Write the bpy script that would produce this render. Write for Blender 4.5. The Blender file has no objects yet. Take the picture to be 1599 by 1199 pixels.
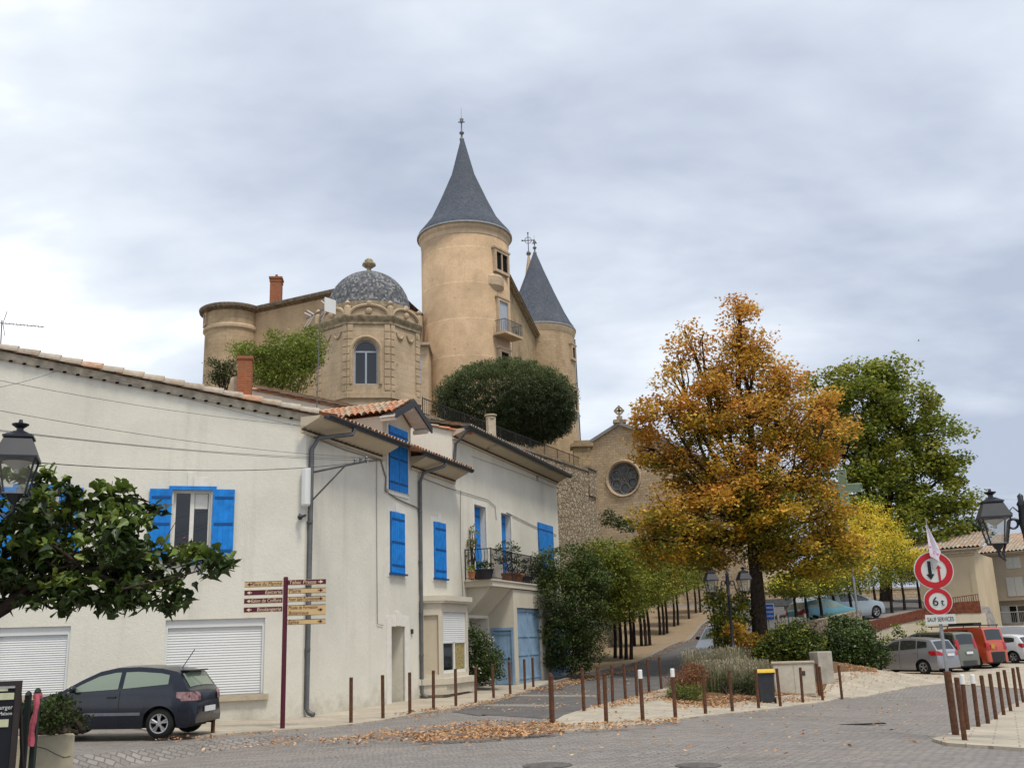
import bpy, bmesh, math, random
import numpy as np
from mathutils import Vector, Matrix
R = math.radians
random.seed(7)
rng = np.random.default_rng(11)
SC = bpy.context.scene
COL = SC.collection

# ---------------------------------------------------------------- camera
FPX, PITCH, ROLL, EYE = 1559.0, R(14.43), R(1.98), 1.65
_f = np.array([0, math.cos(PITCH), math.sin(PITCH)])
_u = np.array([0, -math.sin(PITCH), math.cos(PITCH)])
_r = np.array([1.0, 0, 0])
_rc = _r * math.cos(ROLL) - _u * math.sin(ROLL)
_uc = _u * math.cos(ROLL) + _r * math.sin(ROLL)
cam = bpy.data.cameras.new("camera")
cam.sensor_width = 36
cam.lens = 36 * FPX / 1599
cam.clip_start = 0.1
cam.clip_end = 3000
camo = bpy.data.objects.new("camera", cam)
COL.objects.link(camo)
m = Matrix.Identity(4)
for i in range(3):
    m[i][0], m[i][1], m[i][2] = _rc[i], _uc[i], -_f[i]
m[2][3] = EYE
camo.matrix_world = m
SC.camera = camo

# ---------------------------------------------------------------- sky, sun, exposure
SUN_EL, SUN_AZ = R(64), R(143)      # azimuth clockwise from +Y: behind and right of the viewer
w = bpy.data.worlds.new("World")
SC.world = w
w.use_nodes = True
nt = w.node_tree
nt.nodes.clear()
def wn(t, **k):
    n = nt.nodes.new(t)
    for a, b in k.items():
        setattr(n, a, b)
    return n
def wl(a, b):
    nt.links.new(a, b)
out = wn('ShaderNodeOutputWorld')
bg = wn('ShaderNodeBackground')
bg.inputs[1].default_value = 0.1
sky = wn('ShaderNodeTexSky', sky_type='NISHITA', sun_disc=False, sun_elevation=SUN_EL, sun_rotation=SUN_AZ)
sky.dust_density = 3.0
tc = wn('ShaderNodeTexCoord')
sep = wn('ShaderNodeSeparateXYZ')
wl(tc.outputs['Generated'], sep.inputs[0])
def wmath(op, a, b=None, c=None):
    n = wn('ShaderNodeMath', operation=op)
    for i, q in enumerate((a, b, c)):
        if q is None: continue
        if isinstance(q, (int, float)): n.inputs[i].default_value = q
        else: wl(q, n.inputs[i])
    return n.outputs[0]
zz = wmath('MAXIMUM', sep.outputs[2], 0.0)
den = wmath('ADD', zz, 0.22)
comb = wn('ShaderNodeCombineXYZ')
wl(wmath('DIVIDE', sep.outputs[0], den), comb.inputs[0])
wl(wmath('DIVIDE', sep.outputs[1], den), comb.inputs[1])
def wnoise(scale, rot, sc, detail, dist, rough=0.5):
    mp = wn('ShaderNodeMapping')
    mp.inputs['Rotation'].default_value = (0, 0, rot)
    mp.inputs['Scale'].default_value = sc
    wl(comb.outputs[0], mp.inputs[0])
    n = wn('ShaderNodeTexNoise')
    n.inputs['Scale'].default_value = scale
    n.inputs['Detail'].default_value = detail
    n.inputs['Roughness'].default_value = rough
    n.inputs['Distortion'].default_value = dist
    wl(mp.outputs[0], n.inputs['Vector'])
    return n.outputs['Fac']
n1 = wnoise(1.1, R(32), (0.9, 1.25, 1), 5.0, 0.25, 0.5)
n2 = wnoise(3.2, R(20), (0.8, 1.3, 1), 5, 0.2, 0.55)
mixn = wmath('ADD', wmath('MULTIPLY', n1, 0.78), wmath('MULTIPLY', n2, 0.22))
# the cloud deck is thinner towards the left, heavier and bluer low on the right
tilt = wmath('MULTIPLY', sep.outputs[0], -0.22)
low = wmath('MULTIPLY', wmath('SUBTRACT', 0.30, zz), wmath('MULTIPLY', sep.outputs[0], -0.9))
fac = wmath('ADD', wmath('ADD', mixn, tilt), low)
ramp = wn('ShaderNodeValToRGB')
e = ramp.color_ramp.elements
e[0].position = 0.37; e[0].color = (3.0, 3.38, 4.15, 1)
e[1].position = 0.66; e[1].color = (8.1, 8.3, 8.4, 1)
a = e.new(0.47); a.color = (4.1, 4.5, 5.15, 1)
a = e.new(0.57); a.color = (5.35, 5.7, 6.15, 1)
wl(fac, ramp.inputs[0])
mx = wn('ShaderNodeMix', data_type='RGBA')
mx.inputs[0].default_value = 0.92
wl(sky.outputs[0], mx.inputs[6])
wl(ramp.outputs[0], mx.inputs[7])
wl(mx.outputs[2], bg.inputs[0])
wl(bg.outputs[0], out.inputs[0])
sl = bpy.data.lights.new("sun", 'SUN')
sl.energy = 1.5
sl.angle = R(12)
sl.color = (1.0, 0.93, 0.82)
so = bpy.data.objects.new("sun", sl)
COL.objects.link(so)
sd = Vector((math.sin(SUN_AZ) * math.cos(SUN_EL), math.cos(SUN_AZ) * math.cos(SUN_EL), math.sin(SUN_EL)))
so.rotation_euler = sd.to_track_quat('Z', 'Y').to_euler()
so.location = (0, 0, 60)
SC.view_settings.view_transform = 'Standard'
SC.view_settings.look = 'None'
SC.view_settings.gamma = 1
SC.view_settings.exposure = 0.78
SC.render.engine = 'CYCLES'
SC.cycles.max_bounces = 6
SC.cycles.transparent_max_bounces = 12

# ---------------------------------------------------------------- picture coordinates to points in the place
CAM = np.array([0, 0, EYE])
def ray(x, y):
    return _f * FPX + _rc * (x - 799.5) - _uc * (y - 599.5)
def P(x, y, Y):
    d = ray(x, y)
    return CAM + d * (Y / d[1])
def V(*a):
    return np.array(a, float)

# ---------------------------------------------------------------- mesh builder
class MB:
    def __init__(s):
        s.v = []; s.f = []; s.uv = []; s.mi = []
    def face(s, pts, m=0, uv=None):
        i = len(s.v)
        s.v += [tuple(map(float, p)) for p in pts]
        s.f.append(tuple(range(i, i + len(pts)))); s.uv.append(uv); s.mi.append(m)
    def obox(s, o, a, b, c, m=0):
        o, a, b, c = (np.array(q, float) for q in (o, a, b, c))
        if np.dot(np.cross(a, b), c) < 0: a, b = b, a
        p = [o, o + a, o + a + b, o + b, o + c, o + a + c, o + a + b + c, o + b + c]
        for q in ((0, 3, 2, 1), (4, 5, 6, 7), (0, 1, 5, 4), (1, 2, 6, 5), (2, 3, 7, 6), (3, 0, 4, 7)):
            s.face([p[k] for k in q], m)
        return s
    def box(s, c, d, rz=0, m=0):
        ca, sa = math.cos(rz), math.sin(rz)
        a = V(ca, sa, 0) * d[0]; b = V(-sa, ca, 0) * d[1]; e = V(0, 0, d[2])
        return s.obox(V(*c) - a / 2 - b / 2 - e / 2, a, b, e, m)
    def grid(s, G, m=0, uv=None, flip=False):
        n, k = len(G), len(G[0])
        i = len(s.v)
        for row in G: s.v += [tuple(map(float, p)) for p in row]
        for a in range(n - 1):
            for b in range(k - 1):
                q = [i + a * k + b, i + a * k + b + 1, i + (a + 1) * k + b + 1, i + (a + 1) * k + b]
                u = None
                if uv is not None: u = [uv[a][b], uv[a][b + 1], uv[a + 1][b + 1], uv[a + 1][b]]
                if flip:
                    q.reverse()
                    if u: u.reverse()
                s.f.append(tuple(q)); s.uv.append(u); s.mi.append(m)
        return s
    def lathe(s, prof, n=24, c=(0, 0, 0), a0=0, a1=2 * math.pi, m=0, cap=False):
        G = []; U = []; L = 0; rm = max(p[0] for p in prof)
        for j, (r, z) in enumerate(prof):
            if j: L += math.hypot(r - prof[j - 1][0], z - prof[j - 1][1])
            G.append([(c[0] + r * math.cos(a0 + (a1 - a0) * k / n), c[1] + r * math.sin(a0 + (a1 - a0) * k / n), c[2] + z) for k in range(n + 1)])
            U.append([((a0 + (a1 - a0) * k / n) * rm, L) for k in range(n + 1)])
        s.grid(G, m, U)
        if cap:
            s.face(G[-1][:-1], m); s.face(G[0][:-1][::-1], m)
        return s
    def tube(s, pts, r, n=8, m=0, cap=True):
        pts = [np.array(p, float) for p in pts]
        rs = r if isinstance(r, (list, tuple)) else [r] * len(pts)
        G = []; prev = None
        for i, p in enumerate(pts):
            t = pts[min(i + 1, len(pts) - 1)] - pts[max(i - 1, 0)]
            t = t / (np.linalg.norm(t) + 1e-9)
            if prev is None:
                h = V(0, 0, 1) if abs(t[2]) < .9 else V(1, 0, 0)
                x = np.cross(h, t)
            else:
                x = prev - t * np.dot(prev, t)
            x /= np.linalg.norm(x) + 1e-9; prev = x
            y = np.cross(t, x)
            G.append([p + rs[i] * (x * math.cos(2 * math.pi * k / n) + y * math.sin(2 * math.pi * k / n)) for k in range(n + 1)])
        s.grid(G, m)
        if cap:
            s.face(G[0][:-1][::-1], m); s.face(G[-1][:-1], m)
        return s
    def prism(s, poly, z0, z1, m=0):
        n = len(poly)
        ar = sum(poly[i][0] * poly[(i + 1) % n][1] - poly[(i + 1) % n][0] * poly[i][1] for i in range(n))
        if ar < 0: poly = poly[::-1]
        for i in range(n):
            a, b = poly[i], poly[(i + 1) % n]
            s.face([(a[0], a[1], z0), (b[0], b[1], z0), (b[0], b[1], z1), (a[0], a[1], z1)], m)
        s.face([(p[0], p[1], z1) for p in poly], m)
        s.face([(p[0], p[1], z0) for p in poly][::-1], m)
        return s
    def ball(s, c, r, n=12, k=8, m=0):
        r = (r, r, r) if isinstance(r, (int, float)) else r
        G = [[(c[0] + r[0] * math.sin(math.pi * j / k) * math.cos(2 * math.pi * i / n), c[1] + r[1] * math.sin(math.pi * j / k) * math.sin(2 * math.pi * i / n), c[2] - r[2] * math.cos(math.pi * j / k)) for i in range(n + 1)] for j in range(k + 1)]
        return s.grid(G, m)
    def build(s, name, mats, parent=None, smooth=False, loc=None, merge=False, bevel=0):
        """vertices are given in the place; they become local to the parent (or to loc). loc='local' keeps them."""
        if loc is None:
            o = np.zeros(3)
            q = parent if parent is not None and not parent.get('_local') else None
            while q is not None:
                o = o + np.array(q.location); q = q.parent
        elif isinstance(loc, str): o = np.zeros(3)
        else: o = np.array(loc, float)
        if not isinstance(mats, (list, tuple)): mats = [mats]
        me = bpy.data.meshes.new(name)
        vv = np.array(s.v, float) - o
        me.from_pydata(vv.tolist(), [], s.f)
        for mt in mats: me.materials.append(mt)
        uvl = me.uv_layers.new(name="UVMap")
        co = np.array(s.v, float)
        ua = np.zeros((sum(len(f) for f in s.f), 2)); k = 0
        for f, u in zip(s.f, s.uv):
            n = len(f)
            if u is not None:
                ua[k:k + n] = u
            else:
                p = co[list(f)]
                nn = np.zeros(3)
                for i in range(n):
                    nn += np.cross(p[i] - p[0], p[(i + 1) % n] - p[0])
                nn /= np.linalg.norm(nn) + 1e-12
                if abs(nn[2]) > .97: ua[k:k + n] = p[:, :2]
                else:
                    t = V(-nn[1], nn[0], 0); t /= np.linalg.norm(t) + 1e-12
                    b = np.cross(nn, t)
                    ua[k:k + n, 0] = p @ t; ua[k:k + n, 1] = p @ b
            k += n
        uvl.data.foreach_set('uv', ua.ravel())
        me.polygons.foreach_set('material_index', s.mi)
        if smooth: me.polygons.foreach_set('use_smooth', [True] * len(s.f))
        if merge or bevel:
            bm = bmesh.new(); bm.from_mesh(me)
            bmesh.ops.remove_doubles(bm, verts=bm.verts, dist=0.0008)
            if bevel:
                ed = [q for q in bm.edges if len(q.link_faces) == 2 and q.calc_face_angle(0) > .6]
                bmesh.ops.bevel(bm, geom=ed, offset=bevel, segments=2, affect='EDGES', profile=.6)
            bmesh.ops.recalc_face_normals(bm, faces=bm.faces)
            bm.to_mesh(me); bm.free()
        me.update()
        if smooth and (merge or bevel):
            try: me.set_sharp_from_angle(angle=R(40))
            except Exception: pass
        ob = bpy.data.objects.new(name, me)
        COL.objects.link(ob)
        if parent is not None:
            ob.parent = parent
            if parent.get('_local'): ob['_local'] = 1
        elif loc is not None and not isinstance(loc, str):
            ob.location = loc
        return ob

def tag(o, label=None, cat=None, group=None, kind=None):
    if label: o['label'] = label
    if cat: o['category'] = cat
    if group: o['group'] = group
    if kind: o['kind'] = kind
    return o
def thing(name, label, cat, loc=(0, 0, 0), rz=0, group=None, local=False):
    o = bpy.data.objects.new(name, None)
    o.empty_display_size = .3
    COL.objects.link(o)
    o.location = tuple(map(float, loc)); o.rotation_euler = (0, 0, rz)
    if local: o['_local'] = 1
    return tag(o, label, cat, group)
def kids(o):
    return [c for c in bpy.data.objects if c.parent == o]
def dup(root, label=None, loc=None, rz=None):
    def cp(o, par):
        c = o.copy(); COL.objects.link(c); c.parent = par
        for q in kids(o): cp(q, c)
        return c
    c = cp(root, None)
    if label: c['label'] = label
    if loc is not None: c.location = tuple(map(float, loc))
    if rz is not None: c.rotation_euler = (0, 0, rz)
    return c

# ---------------------------------------------------------------- materials
MATS = {}
class NT:
    def __init__(s, name):
        s.m = bpy.data.materials.new(name); s.m.use_nodes = True
        s.t = s.m.node_tree; s.b = s.t.nodes['Principled BSDF']; s.o = s.t.nodes['Material Output']
        s.tc = s.t.nodes.new('ShaderNodeTexCoord')
    def n(s, t, **k):
        q = s.t.nodes.new(t)
        for a, b in k.items(): setattr(q, a, b)
        return q
    def l(s, a, b): s.t.links.new(a, b)
    def set(s, node, key, val):
        if hasattr(val, 'is_linked') or isinstance(val, bpy.types.NodeSocket): s.l(val, node.inputs[key])
        else: node.inputs[key].default_value = val
    def map(s, src='Object', scale=(1, 1, 1), rot=(0, 0, 0)):
        mp = s.n('ShaderNodeMapping'); mp.inputs['Scale'].default_value = scale; mp.inputs['Rotation'].default_value = rot
        s.l(s.tc.outputs[src], mp.inputs[0]); return mp.outputs[0]
    def noise(s, vec, scale, detail=3, rough=.55, dist=0):
        q = s.n('ShaderNodeTexNoise'); s.l(vec, q.inputs['Vector'])
        q.inputs['Scale'].default_value = scale; q.inputs['Detail'].default_value = detail
        q.inputs['Roughness'].default_value = rough; q.inputs['Distortion'].default_value = dist
        return q.outputs['Fac']
    def ramp(s, fac, stops, const=False):
        q = s.n('ShaderNodeValToRGB'); e = q.color_ramp.elements
        if const: q.color_ramp.interpolation = 'CONSTANT'
        for i, (p, c) in enumerate(stops):
            el = e[i] if i < 2 else e.new(p)
            el.position = p
            el.color = (c, c, c, 1) if isinstance(c, (int, float)) else (*c, 1)
        s.l(fac, q.inputs[0]); return q.outputs[0]
    def mix(s, fac, a, b, mode='MIX'):
        q = s.n('ShaderNodeMix', data_type='RGBA', blend_type=mode)
        for k, val in ((0, fac), (6, a), (7, b)):
            if isinstance(val, bpy.types.NodeSocket): s.l(val, q.inputs[k])
            elif k == 0: q.inputs[0].default_value = val
            else: q.inputs[k].default_value = (*val, 1)
        return q.outputs[2]
    def math(s, op, a, b=0.0):
        q = s.n('ShaderNodeMath', operation=op)
        for k, val in ((0, a), (1, b)):
            if isinstance(val, bpy.types.NodeSocket): s.l(val, q.inputs[k])
            else: q.inputs[k].default_value = val
        return q.outputs[0]
    def bump(s, h, strength=.3, dist=.02):
        q = s.n('ShaderNodeBump'); q.inputs['Strength'].default_value = strength; q.inputs['Distance'].default_value = dist
        s.l(h, q.inputs['Height']); s.l(q.outputs[0], s.b.inputs['Normal'])
    def done(s, col, rough=.8, spec=.3, metal=0):
        if isinstance(col, bpy.types.NodeSocket): s.l(col, s.b.inputs['Base Color'])
        else: s.b.inputs['Base Color'].default_value = (*col, 1)
        if isinstance(rough, bpy.types.NodeSocket): s.l(rough, s.b.inputs['Roughness'])
        else: s.b.inputs['Roughness'].default_value = rough
        s.b.inputs['Specular IOR Level'].default_value = spec
        s.b.inputs['Metallic'].default_value = metal
        return s.m

def plain(name, c, rough=.7, spec=.3, metal=0, var=.18, scale=6.0, bump=0):
    if name in MATS: return MATS[name]
    n = NT(name)
    v = n.map('Object')
    f = n.noise(v, scale, 4)
    lo = tuple(x * (1 - var) for x in c); hi = tuple(min(1, x * (1 + var)) for x in c)
    col = n.ramp(f, [(.3, lo), (.7, hi)])
    if bump: n.bump(n.noise(v, scale * 8, 3), bump, .01)
    MATS[name] = n.done(col, rough, spec, metal)
    return MATS[name]

def stucco(name, c, dirt=(.33, .29, .22), stain=.5, big=.5):
    n = NT(name)
    v = n.map('Object')
    a = n.noise(v, big, 5, .6)
    col = n.ramp(a, [(.28, tuple(x * .86 for x in c)), (.55, c), (.8, tuple(min(1, x * 1.07) for x in c))])
    st = n.map('Object', (1.6, 1.6, .09))
    s2 = n.noise(st, 1.0, 5, .65)
    fs = n.ramp(s2, [(.55, 0.0), (.82, stain * .75)])
    col = n.mix(fs, col, dirt)
    fine = n.noise(v, 22, 3)
    col = n.mix(n.ramp(fine, [(.35, .0), (.8, .16)]), col, tuple(x * .55 for x in c))
    # old repairs with their own edges, and splashed dirt along the foot
    pv = n.noise(n.map('Object', (.5, .5, .7)), 1.1, 2, .4)
    col = n.mix(n.ramp(pv, [(.60, 0.0), (.615, .22)]), col, tuple(x * .84 for x in c))
    sz = n.n('ShaderNodeSeparateXYZ'); n.l(n.tc.outputs['Object'], sz.inputs[0])
    sp = n.math('SUBTRACT', n.noise(v, 1.7, 6, .7), n.math('MULTIPLY', sz.outputs[2], .42))
    col = n.mix(n.ramp(sp, [(.30, 0.0), (.62, .6)]), col, dirt)
    n.bump(n.math('ADD', n.noise(v, 38, 4), n.noise(v, 9, 3)), .45, .014)
    return n.done(col, .9, .15)

def stone(name, c1, c2, mortar, bw=.5, bh=.26, bumpv=.5, grime=(.10, .085, .06), gam=.5, msize=.018, distort=.05):
    n = NT(name)
    uv = n.map('UV')
    dn = n.n('ShaderNodeTexNoise'); n.l(uv, dn.inputs['Vector']); dn.inputs['Scale'].default_value = 1.6; dn.inputs['Detail'].default_value = 3
    va = n.n('ShaderNodeVectorMath', operation='MULTIPLY_ADD')
    n.l(dn.outputs['Color'], va.inputs[0]); va.inputs[1].default_value = (distort * 2, distort * 2, 0); n.l(uv, va.inputs[2])
    b = n.n('ShaderNodeTexBrick'); n.l(va.outputs[0], b.inputs['Vector'])
    b.inputs['Color1'].default_value = (*c1, 1); b.inputs['Color2'].default_value = (*c2, 1); b.inputs['Mortar'].default_value = (*mortar, 1)
    b.inputs['Scale'].default_value = 1; b.inputs['Brick Width'].default_value = bw; b.inputs['Row Height'].default_value = bh
    b.inputs['Mortar Size'].default_value = msize; b.inputs['Mortar Smooth'].default_value = .4; b.inputs['Bias'].default_value = 0
    v = n.map('Object')
    big = n.noise(v, .55, 6, .65)
    col = n.mix(n.ramp(big, [(.45, 0.0), (.75, gam)]), b.outputs['Color'], grime)
    fine = n.noise(v, 7, 5, .7)
    col = n.mix(n.ramp(fine, [(.3, .45), (.6, 0.0)]), col, tuple(x * .55 for x in c1))
    med = n.noise(v, 1.9, 5, .72)
    col = n.mix(n.ramp(med, [(.50, 0.0), (.70, .38)]), col, tuple(x * .62 for x in c1))
    run = n.noise(n.map('Object', (1.3, 1.3, .10)), 1.0, 5, .7)
    col = n.mix(n.ramp(run, [(.53, 0.0), (.74, .42)]), col, tuple(x * 1.25 for x in grime))
    pit = n.n('ShaderNodeTexVoronoi'); n.l(v, pit.inputs['Vector']); pit.inputs['Scale'].default_value = .9
    col = n.mix(n.ramp(pit.outputs['Distance'], [(.06, .55), (.10, 0.0)]), col, grime)
    h = n.math('ADD', n.math('MULTIPLY', b.outputs['Fac'], -1.0), n.math('MULTIPLY', fine, .8))
    n.bump(h, bumpv, .03)
    return n.done(col, .92, .15)

def rubble(name, c1, c2, dark, scale=3.2, bumpv=.8):
    n = NT(name)
    v = n.map('Object', (1, 1, 1.7))
    dn = n.n('ShaderNodeTexNoise'); n.l(v, dn.inputs['Vector']); dn.inputs['Scale'].default_value = 3; dn.inputs['Detail'].default_value = 3
    va = n.n('ShaderNodeVectorMath', operation='MULTIPLY_ADD')
    n.l(dn.outputs['Color'], va.inputs[0]); va.inputs[1].default_value = (.22, .22, .22); n.l(v, va.inputs[2])
    vo = n.n('ShaderNodeTexVoronoi', feature='F1'); n.l(va.outputs[0], vo.inputs['Vector']); vo.inputs['Scale'].default_value = scale
    ve = n.n('ShaderNodeTexVoronoi', feature='DISTANCE_TO_EDGE'); n.l(va.outputs[0], ve.inputs['Vector']); ve.inputs['Scale'].default_value = scale
    sp = n.n('ShaderNodeSeparateColor'); n.l(vo.outputs['Color'], sp.inputs[0])
    col = n.ramp(sp.outputs[0], [(0.0, tuple(x * .7 for x in c1)), (.5, c1), (1.0, c2)])
    e = n.ramp(ve.outputs['Distance'], [(0.0, 1.0), (.09, 0.0)])
    col = n.mix(n.math('MULTIPLY', e, .75), col, dark)
    fine = n.noise(v, 6, 6, .7)
    col = n.mix(n.ramp(fine, [(.35, .5), (.62, 0.0)]), col, dark)
    h = n.math('ADD', n.math('MULTIPLY', e, -1.2), fine)
    n.bump(h, bumpv, .06)
    return n.done(col, .95, .1)

def tiles(name, cols, uw=.2, vh=.38, lichen=(.42, .40, .33), lic=.5):
    """canal tiles: each tile its own colour, lichen over it"""
    n = NT(name)
    uv = n.map('UV')
    sp = n.n('ShaderNodeSeparateXYZ'); n.l(uv, sp.inputs[0])
    cx = n.n('ShaderNodeCombineXYZ')
    n.l(n.math('FLOOR', n.math('DIVIDE', sp.outputs[0], uw)), cx.inputs[0]); n.l(n.math('FLOOR', n.math('DIVIDE', sp.outputs[1], vh)), cx.inputs[1])
    wnz = n.n('ShaderNodeTexWhiteNoise', noise_dimensions='2D'); n.l(cx.outputs[0], wnz.inputs['Vector'])
    k = len(cols)
    col = n.ramp(wnz.outputs['Value'], [(i / k, c) for i, c in enumerate(cols)], True)
    v = n.map('Object')
    f = n.noise(v, 7, 5, .65)
    col = n.mix(n.ramp(f, [(.42, 0.0), (.68, lic)]), col, lichen)
    f2 = n.noise(v, 16, 4, .7)
    col = n.mix(n.ramp(f2, [(.55, 0.0), (.75, .6)]), col, (.05, .045, .035))
    n.bump(f2, .3, .01)
    return n.done(col, .9, .2)
# ================================================================ the ground
def pz(x, y, Y):
    q = P(x, y, Y); return (q[0], q[1], q[2])
LOWP = [(-3.96, 24.05, -.06), (-3.4, 25.1, -.06), (-2.85, 26.2, -.06), (-2.4, 27.9, -.06), (-1.9, 29.3, -.07), (-1.3, 30.6, -.06), (-.9, 32.5, -.03),
        (0.1, 35.2, .03), (.4, 37.1, .06), (.55, 21.7, -.09), (1.8, 22.5, -.1), (2.4, 21.3, -.05), (3.3, 22.8, -.1), (4.4, 25.6, -.2), (5.3, 26.7, -.27),
        (6.2, 28, -.32), (7, 28.6, -.33), (8.2, 30.8, -.42), (9.2, 32.2, -.46), (11, 36, -.6), (1.5, 25.1, -.05), (2, 26.6, -.06), (2.5, 28.4, -.09),
        (3, 29.9, -.1), (3.5, 31.8, -.06), (4.1, 33.9, -.02), (4.6, 35.2, .05), (7.2, 17.2, -.2), (8.3, 19.6, -.3), (10.1, 22.9, -.44), (11.3, 24.8, -.46), (13, 27.6, -.5),
        (14.7, 30.8, -.6), (18.9, 49.3, -.5), (17, 44, -.35), (14.5, 39.5, -.35), (24, 53, -.4), (27.9, 58.8, -.32), (15.5, 50.5, -.4), (23, 61, -.3), (20, 56, -.4), (34, 75, .3), (30, 45, -.7), (-7.9, 22.6, -.32), (-10.2, 23.5, -.42), (-12, 20, -.5), (-6, 17, -.15),
        (0, 13, 0.0), (0, 5, 0), (-8, 8, -.15), (8, 8, -.08), (-3.2, 32.4, -.06), (1.5, 43, .35), (3, 42, .4), (-5.5, 25.9, -.06), (-20, 15, -.8), (30, 20, -1.0)]
RAMP = [pz(965, 1033, 49), pz(985, 1036, 47), pz(1045, 1004, 61), pz(1075, 979, 69), pz(1103, 958, 77), pz(1060, 1000, 62), pz(1115, 962, 76), (2.5, 52, .75), (5, 62, 1.5), (9, 76, 2.9), (12, 90, 4.2), (20, 90, 4.2), (0, 95, 4.2)]
EMB = [(6.5, 33.5, .0), (7.6, 37, .15), (10.4, 42, .8), (8.4, 43.5, .28), (5.6, 40, .2), (9.5, 33.8, -.3), (11.2, 37, -.1)]
UPP = [(13.5, 52, 1.75), (14.5, 48, 1.45), (16.4, 54, 1.8), (21, 61, 2.35), (30, 68, 2.9), (19, 75, 3.5), (40, 75, 3.2)]
class TPS:
    def __init__(s, pts, lam):
        p = np.array(pts, float); s.p = p[:, :2]; n = len(p)
        K = s.k(s.p[:, None] - s.p[None]) + lam * np.eye(n)
        Q = np.hstack([np.ones((n, 1)), s.p])
        A = np.block([[K, Q], [Q.T, np.zeros((3, 3))]])
        s.w = np.linalg.solve(A, np.concatenate([p[:, 2], np.zeros(3)]))
    @staticmethod
    def k(d):
        r2 = (d ** 2).sum(-1) + 1e-9
        return .5 * r2 * np.log(r2)
    def __call__(s, x, y):
        q = np.stack([x, y], -1)
        return s.k(q[..., None, :] - s.p) @ s.w[:-3] + s.w[-3] + q @ s.w[-2:]
T_LOW = TPS(LOWP + RAMP + EMB, 2.0)
T_UP = TPS(LOWP[:12] + RAMP + EMB[:4] + UPP + [(0, 10, 0), (20, 30, .2)], 2.0)
WALLXY = [(5.0, 32.0), (9.6, 37.0), (12.6, 44.0), (15.3, 51.0), (24.2, 63.0), (30.6, 65.1), (32.4, 75), (35, 90), (40, 140)]
def side(x, y):
    best = np.full(np.shape(x), 1e9); sg = np.zeros(np.shape(x))
    for a, b in zip(WALLXY, WALLXY[1:]):
        dx, dy = b[0] - a[0], b[1] - a[1]; L2 = dx * dx + dy * dy
        t = np.clip(((x - a[0]) * dx + (y - a[1]) * dy) / L2, 0, 1)
        ex, ey = x - a[0] - t * dx, y - a[1] - t * dy
        d = np.hypot(ex, ey); c = dx * (y - a[1]) - dy * (x - a[0])
        u = d < best
        best = np.where(u, d, best); sg = np.where(u, np.sign(c), sg)
    return best * sg
def gz(x, y):
    x = np.asarray(x, float); y = np.asarray(y, float)
    cx = np.clip(x, -14, 36); cy = np.clip(y, 4, 92)
    lo = T_LOW(cx, cy); up = T_UP(cx, cy)
    t = np.clip(side(x, y) / .5, 0, 1); t = t * t * (3 - 2 * t)
    return np.clip(lo + (up - lo) * t, -1.2, 6)
def g(x, y): return float(gz(np.array([x]), np.array([y]))[0])
def G(px, py, y0=6, y1=110):
    """where the sight line of a picture point meets the ground"""
    Y = np.arange(y0, y1, .1); d = ray(px, py)
    q = CAM[None] + d[None] * (Y / d[1])[:, None]
    h = q[:, 2] - gz(q[:, 0], q[:, 1])
    i = np.argmax(h < 0)
    if h[i] >= 0: i = len(Y) - 1
    q = q[max(i - 1, 0)]
    return V(q[0], q[1], g(q[0], q[1]))

def cobble_mat():
    n = NT('cobble')
    v = n.map('Object')
    dn = n.n('ShaderNodeTexNoise'); n.l(v, dn.inputs['Vector']); dn.inputs['Scale'].default_value = 1.3; dn.inputs['Detail'].default_value = 4
    va = n.n('ShaderNodeVectorMath', operation='MULTIPLY_ADD'); n.l(dn.outputs['Color'], va.inputs[0]); va.inputs[1].default_value = (.25, .25, 0); n.l(n.map('Object', (1, 1, 1), (0, 0, R(-8))), va.inputs[2])
    b = n.n('ShaderNodeTexBrick'); n.l(va.outputs[0], b.inputs['Vector'])
    b.inputs['Color1'].default_value = (.20, .18, .165, 1); b.inputs['Color2'].default_value = (.30, .275, .25, 1); b.inputs['Mortar'].default_value = (.135, .12, .107, 1)
    b.inputs['Scale'].default_value = 1; b.inputs['Brick Width'].default_value = .17; b.inputs['Row Height'].default_value = .12; b.inputs['Mortar Size'].default_value = .014; b.inputs['Mortar Smooth'].default_value = .5
    e = b.outputs['Fac']; col = b.outputs['Color']
    wear = n.noise(n.map('Object', (.35, 1.2, 1)), 1.6, 6, .75)
    col = n.mix(n.ramp(wear, [(.42, 0.0), (.66, .55)]), col, (.14, .125, .112))
    big = n.noise(v, .25, 5, .6)
    col = n.mix(n.ramp(big, [(.4, 0.0), (.7, .5)]), col, (.21, .195, .185))
    big2 = n.noise(n.map('Object', (.5, 1.5, 1)), .5, 5, .7)
    col = n.mix(n.ramp(big2, [(.5, 0.0), (.75, .45)]), col, (.33, .26, .21))
    n.bump(n.math('MULTIPLY', e, -1.0), .6, .02)
    return n.done(col, n.ramp(big, [(.3, .55), (.7, .85)]), .35)
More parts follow.
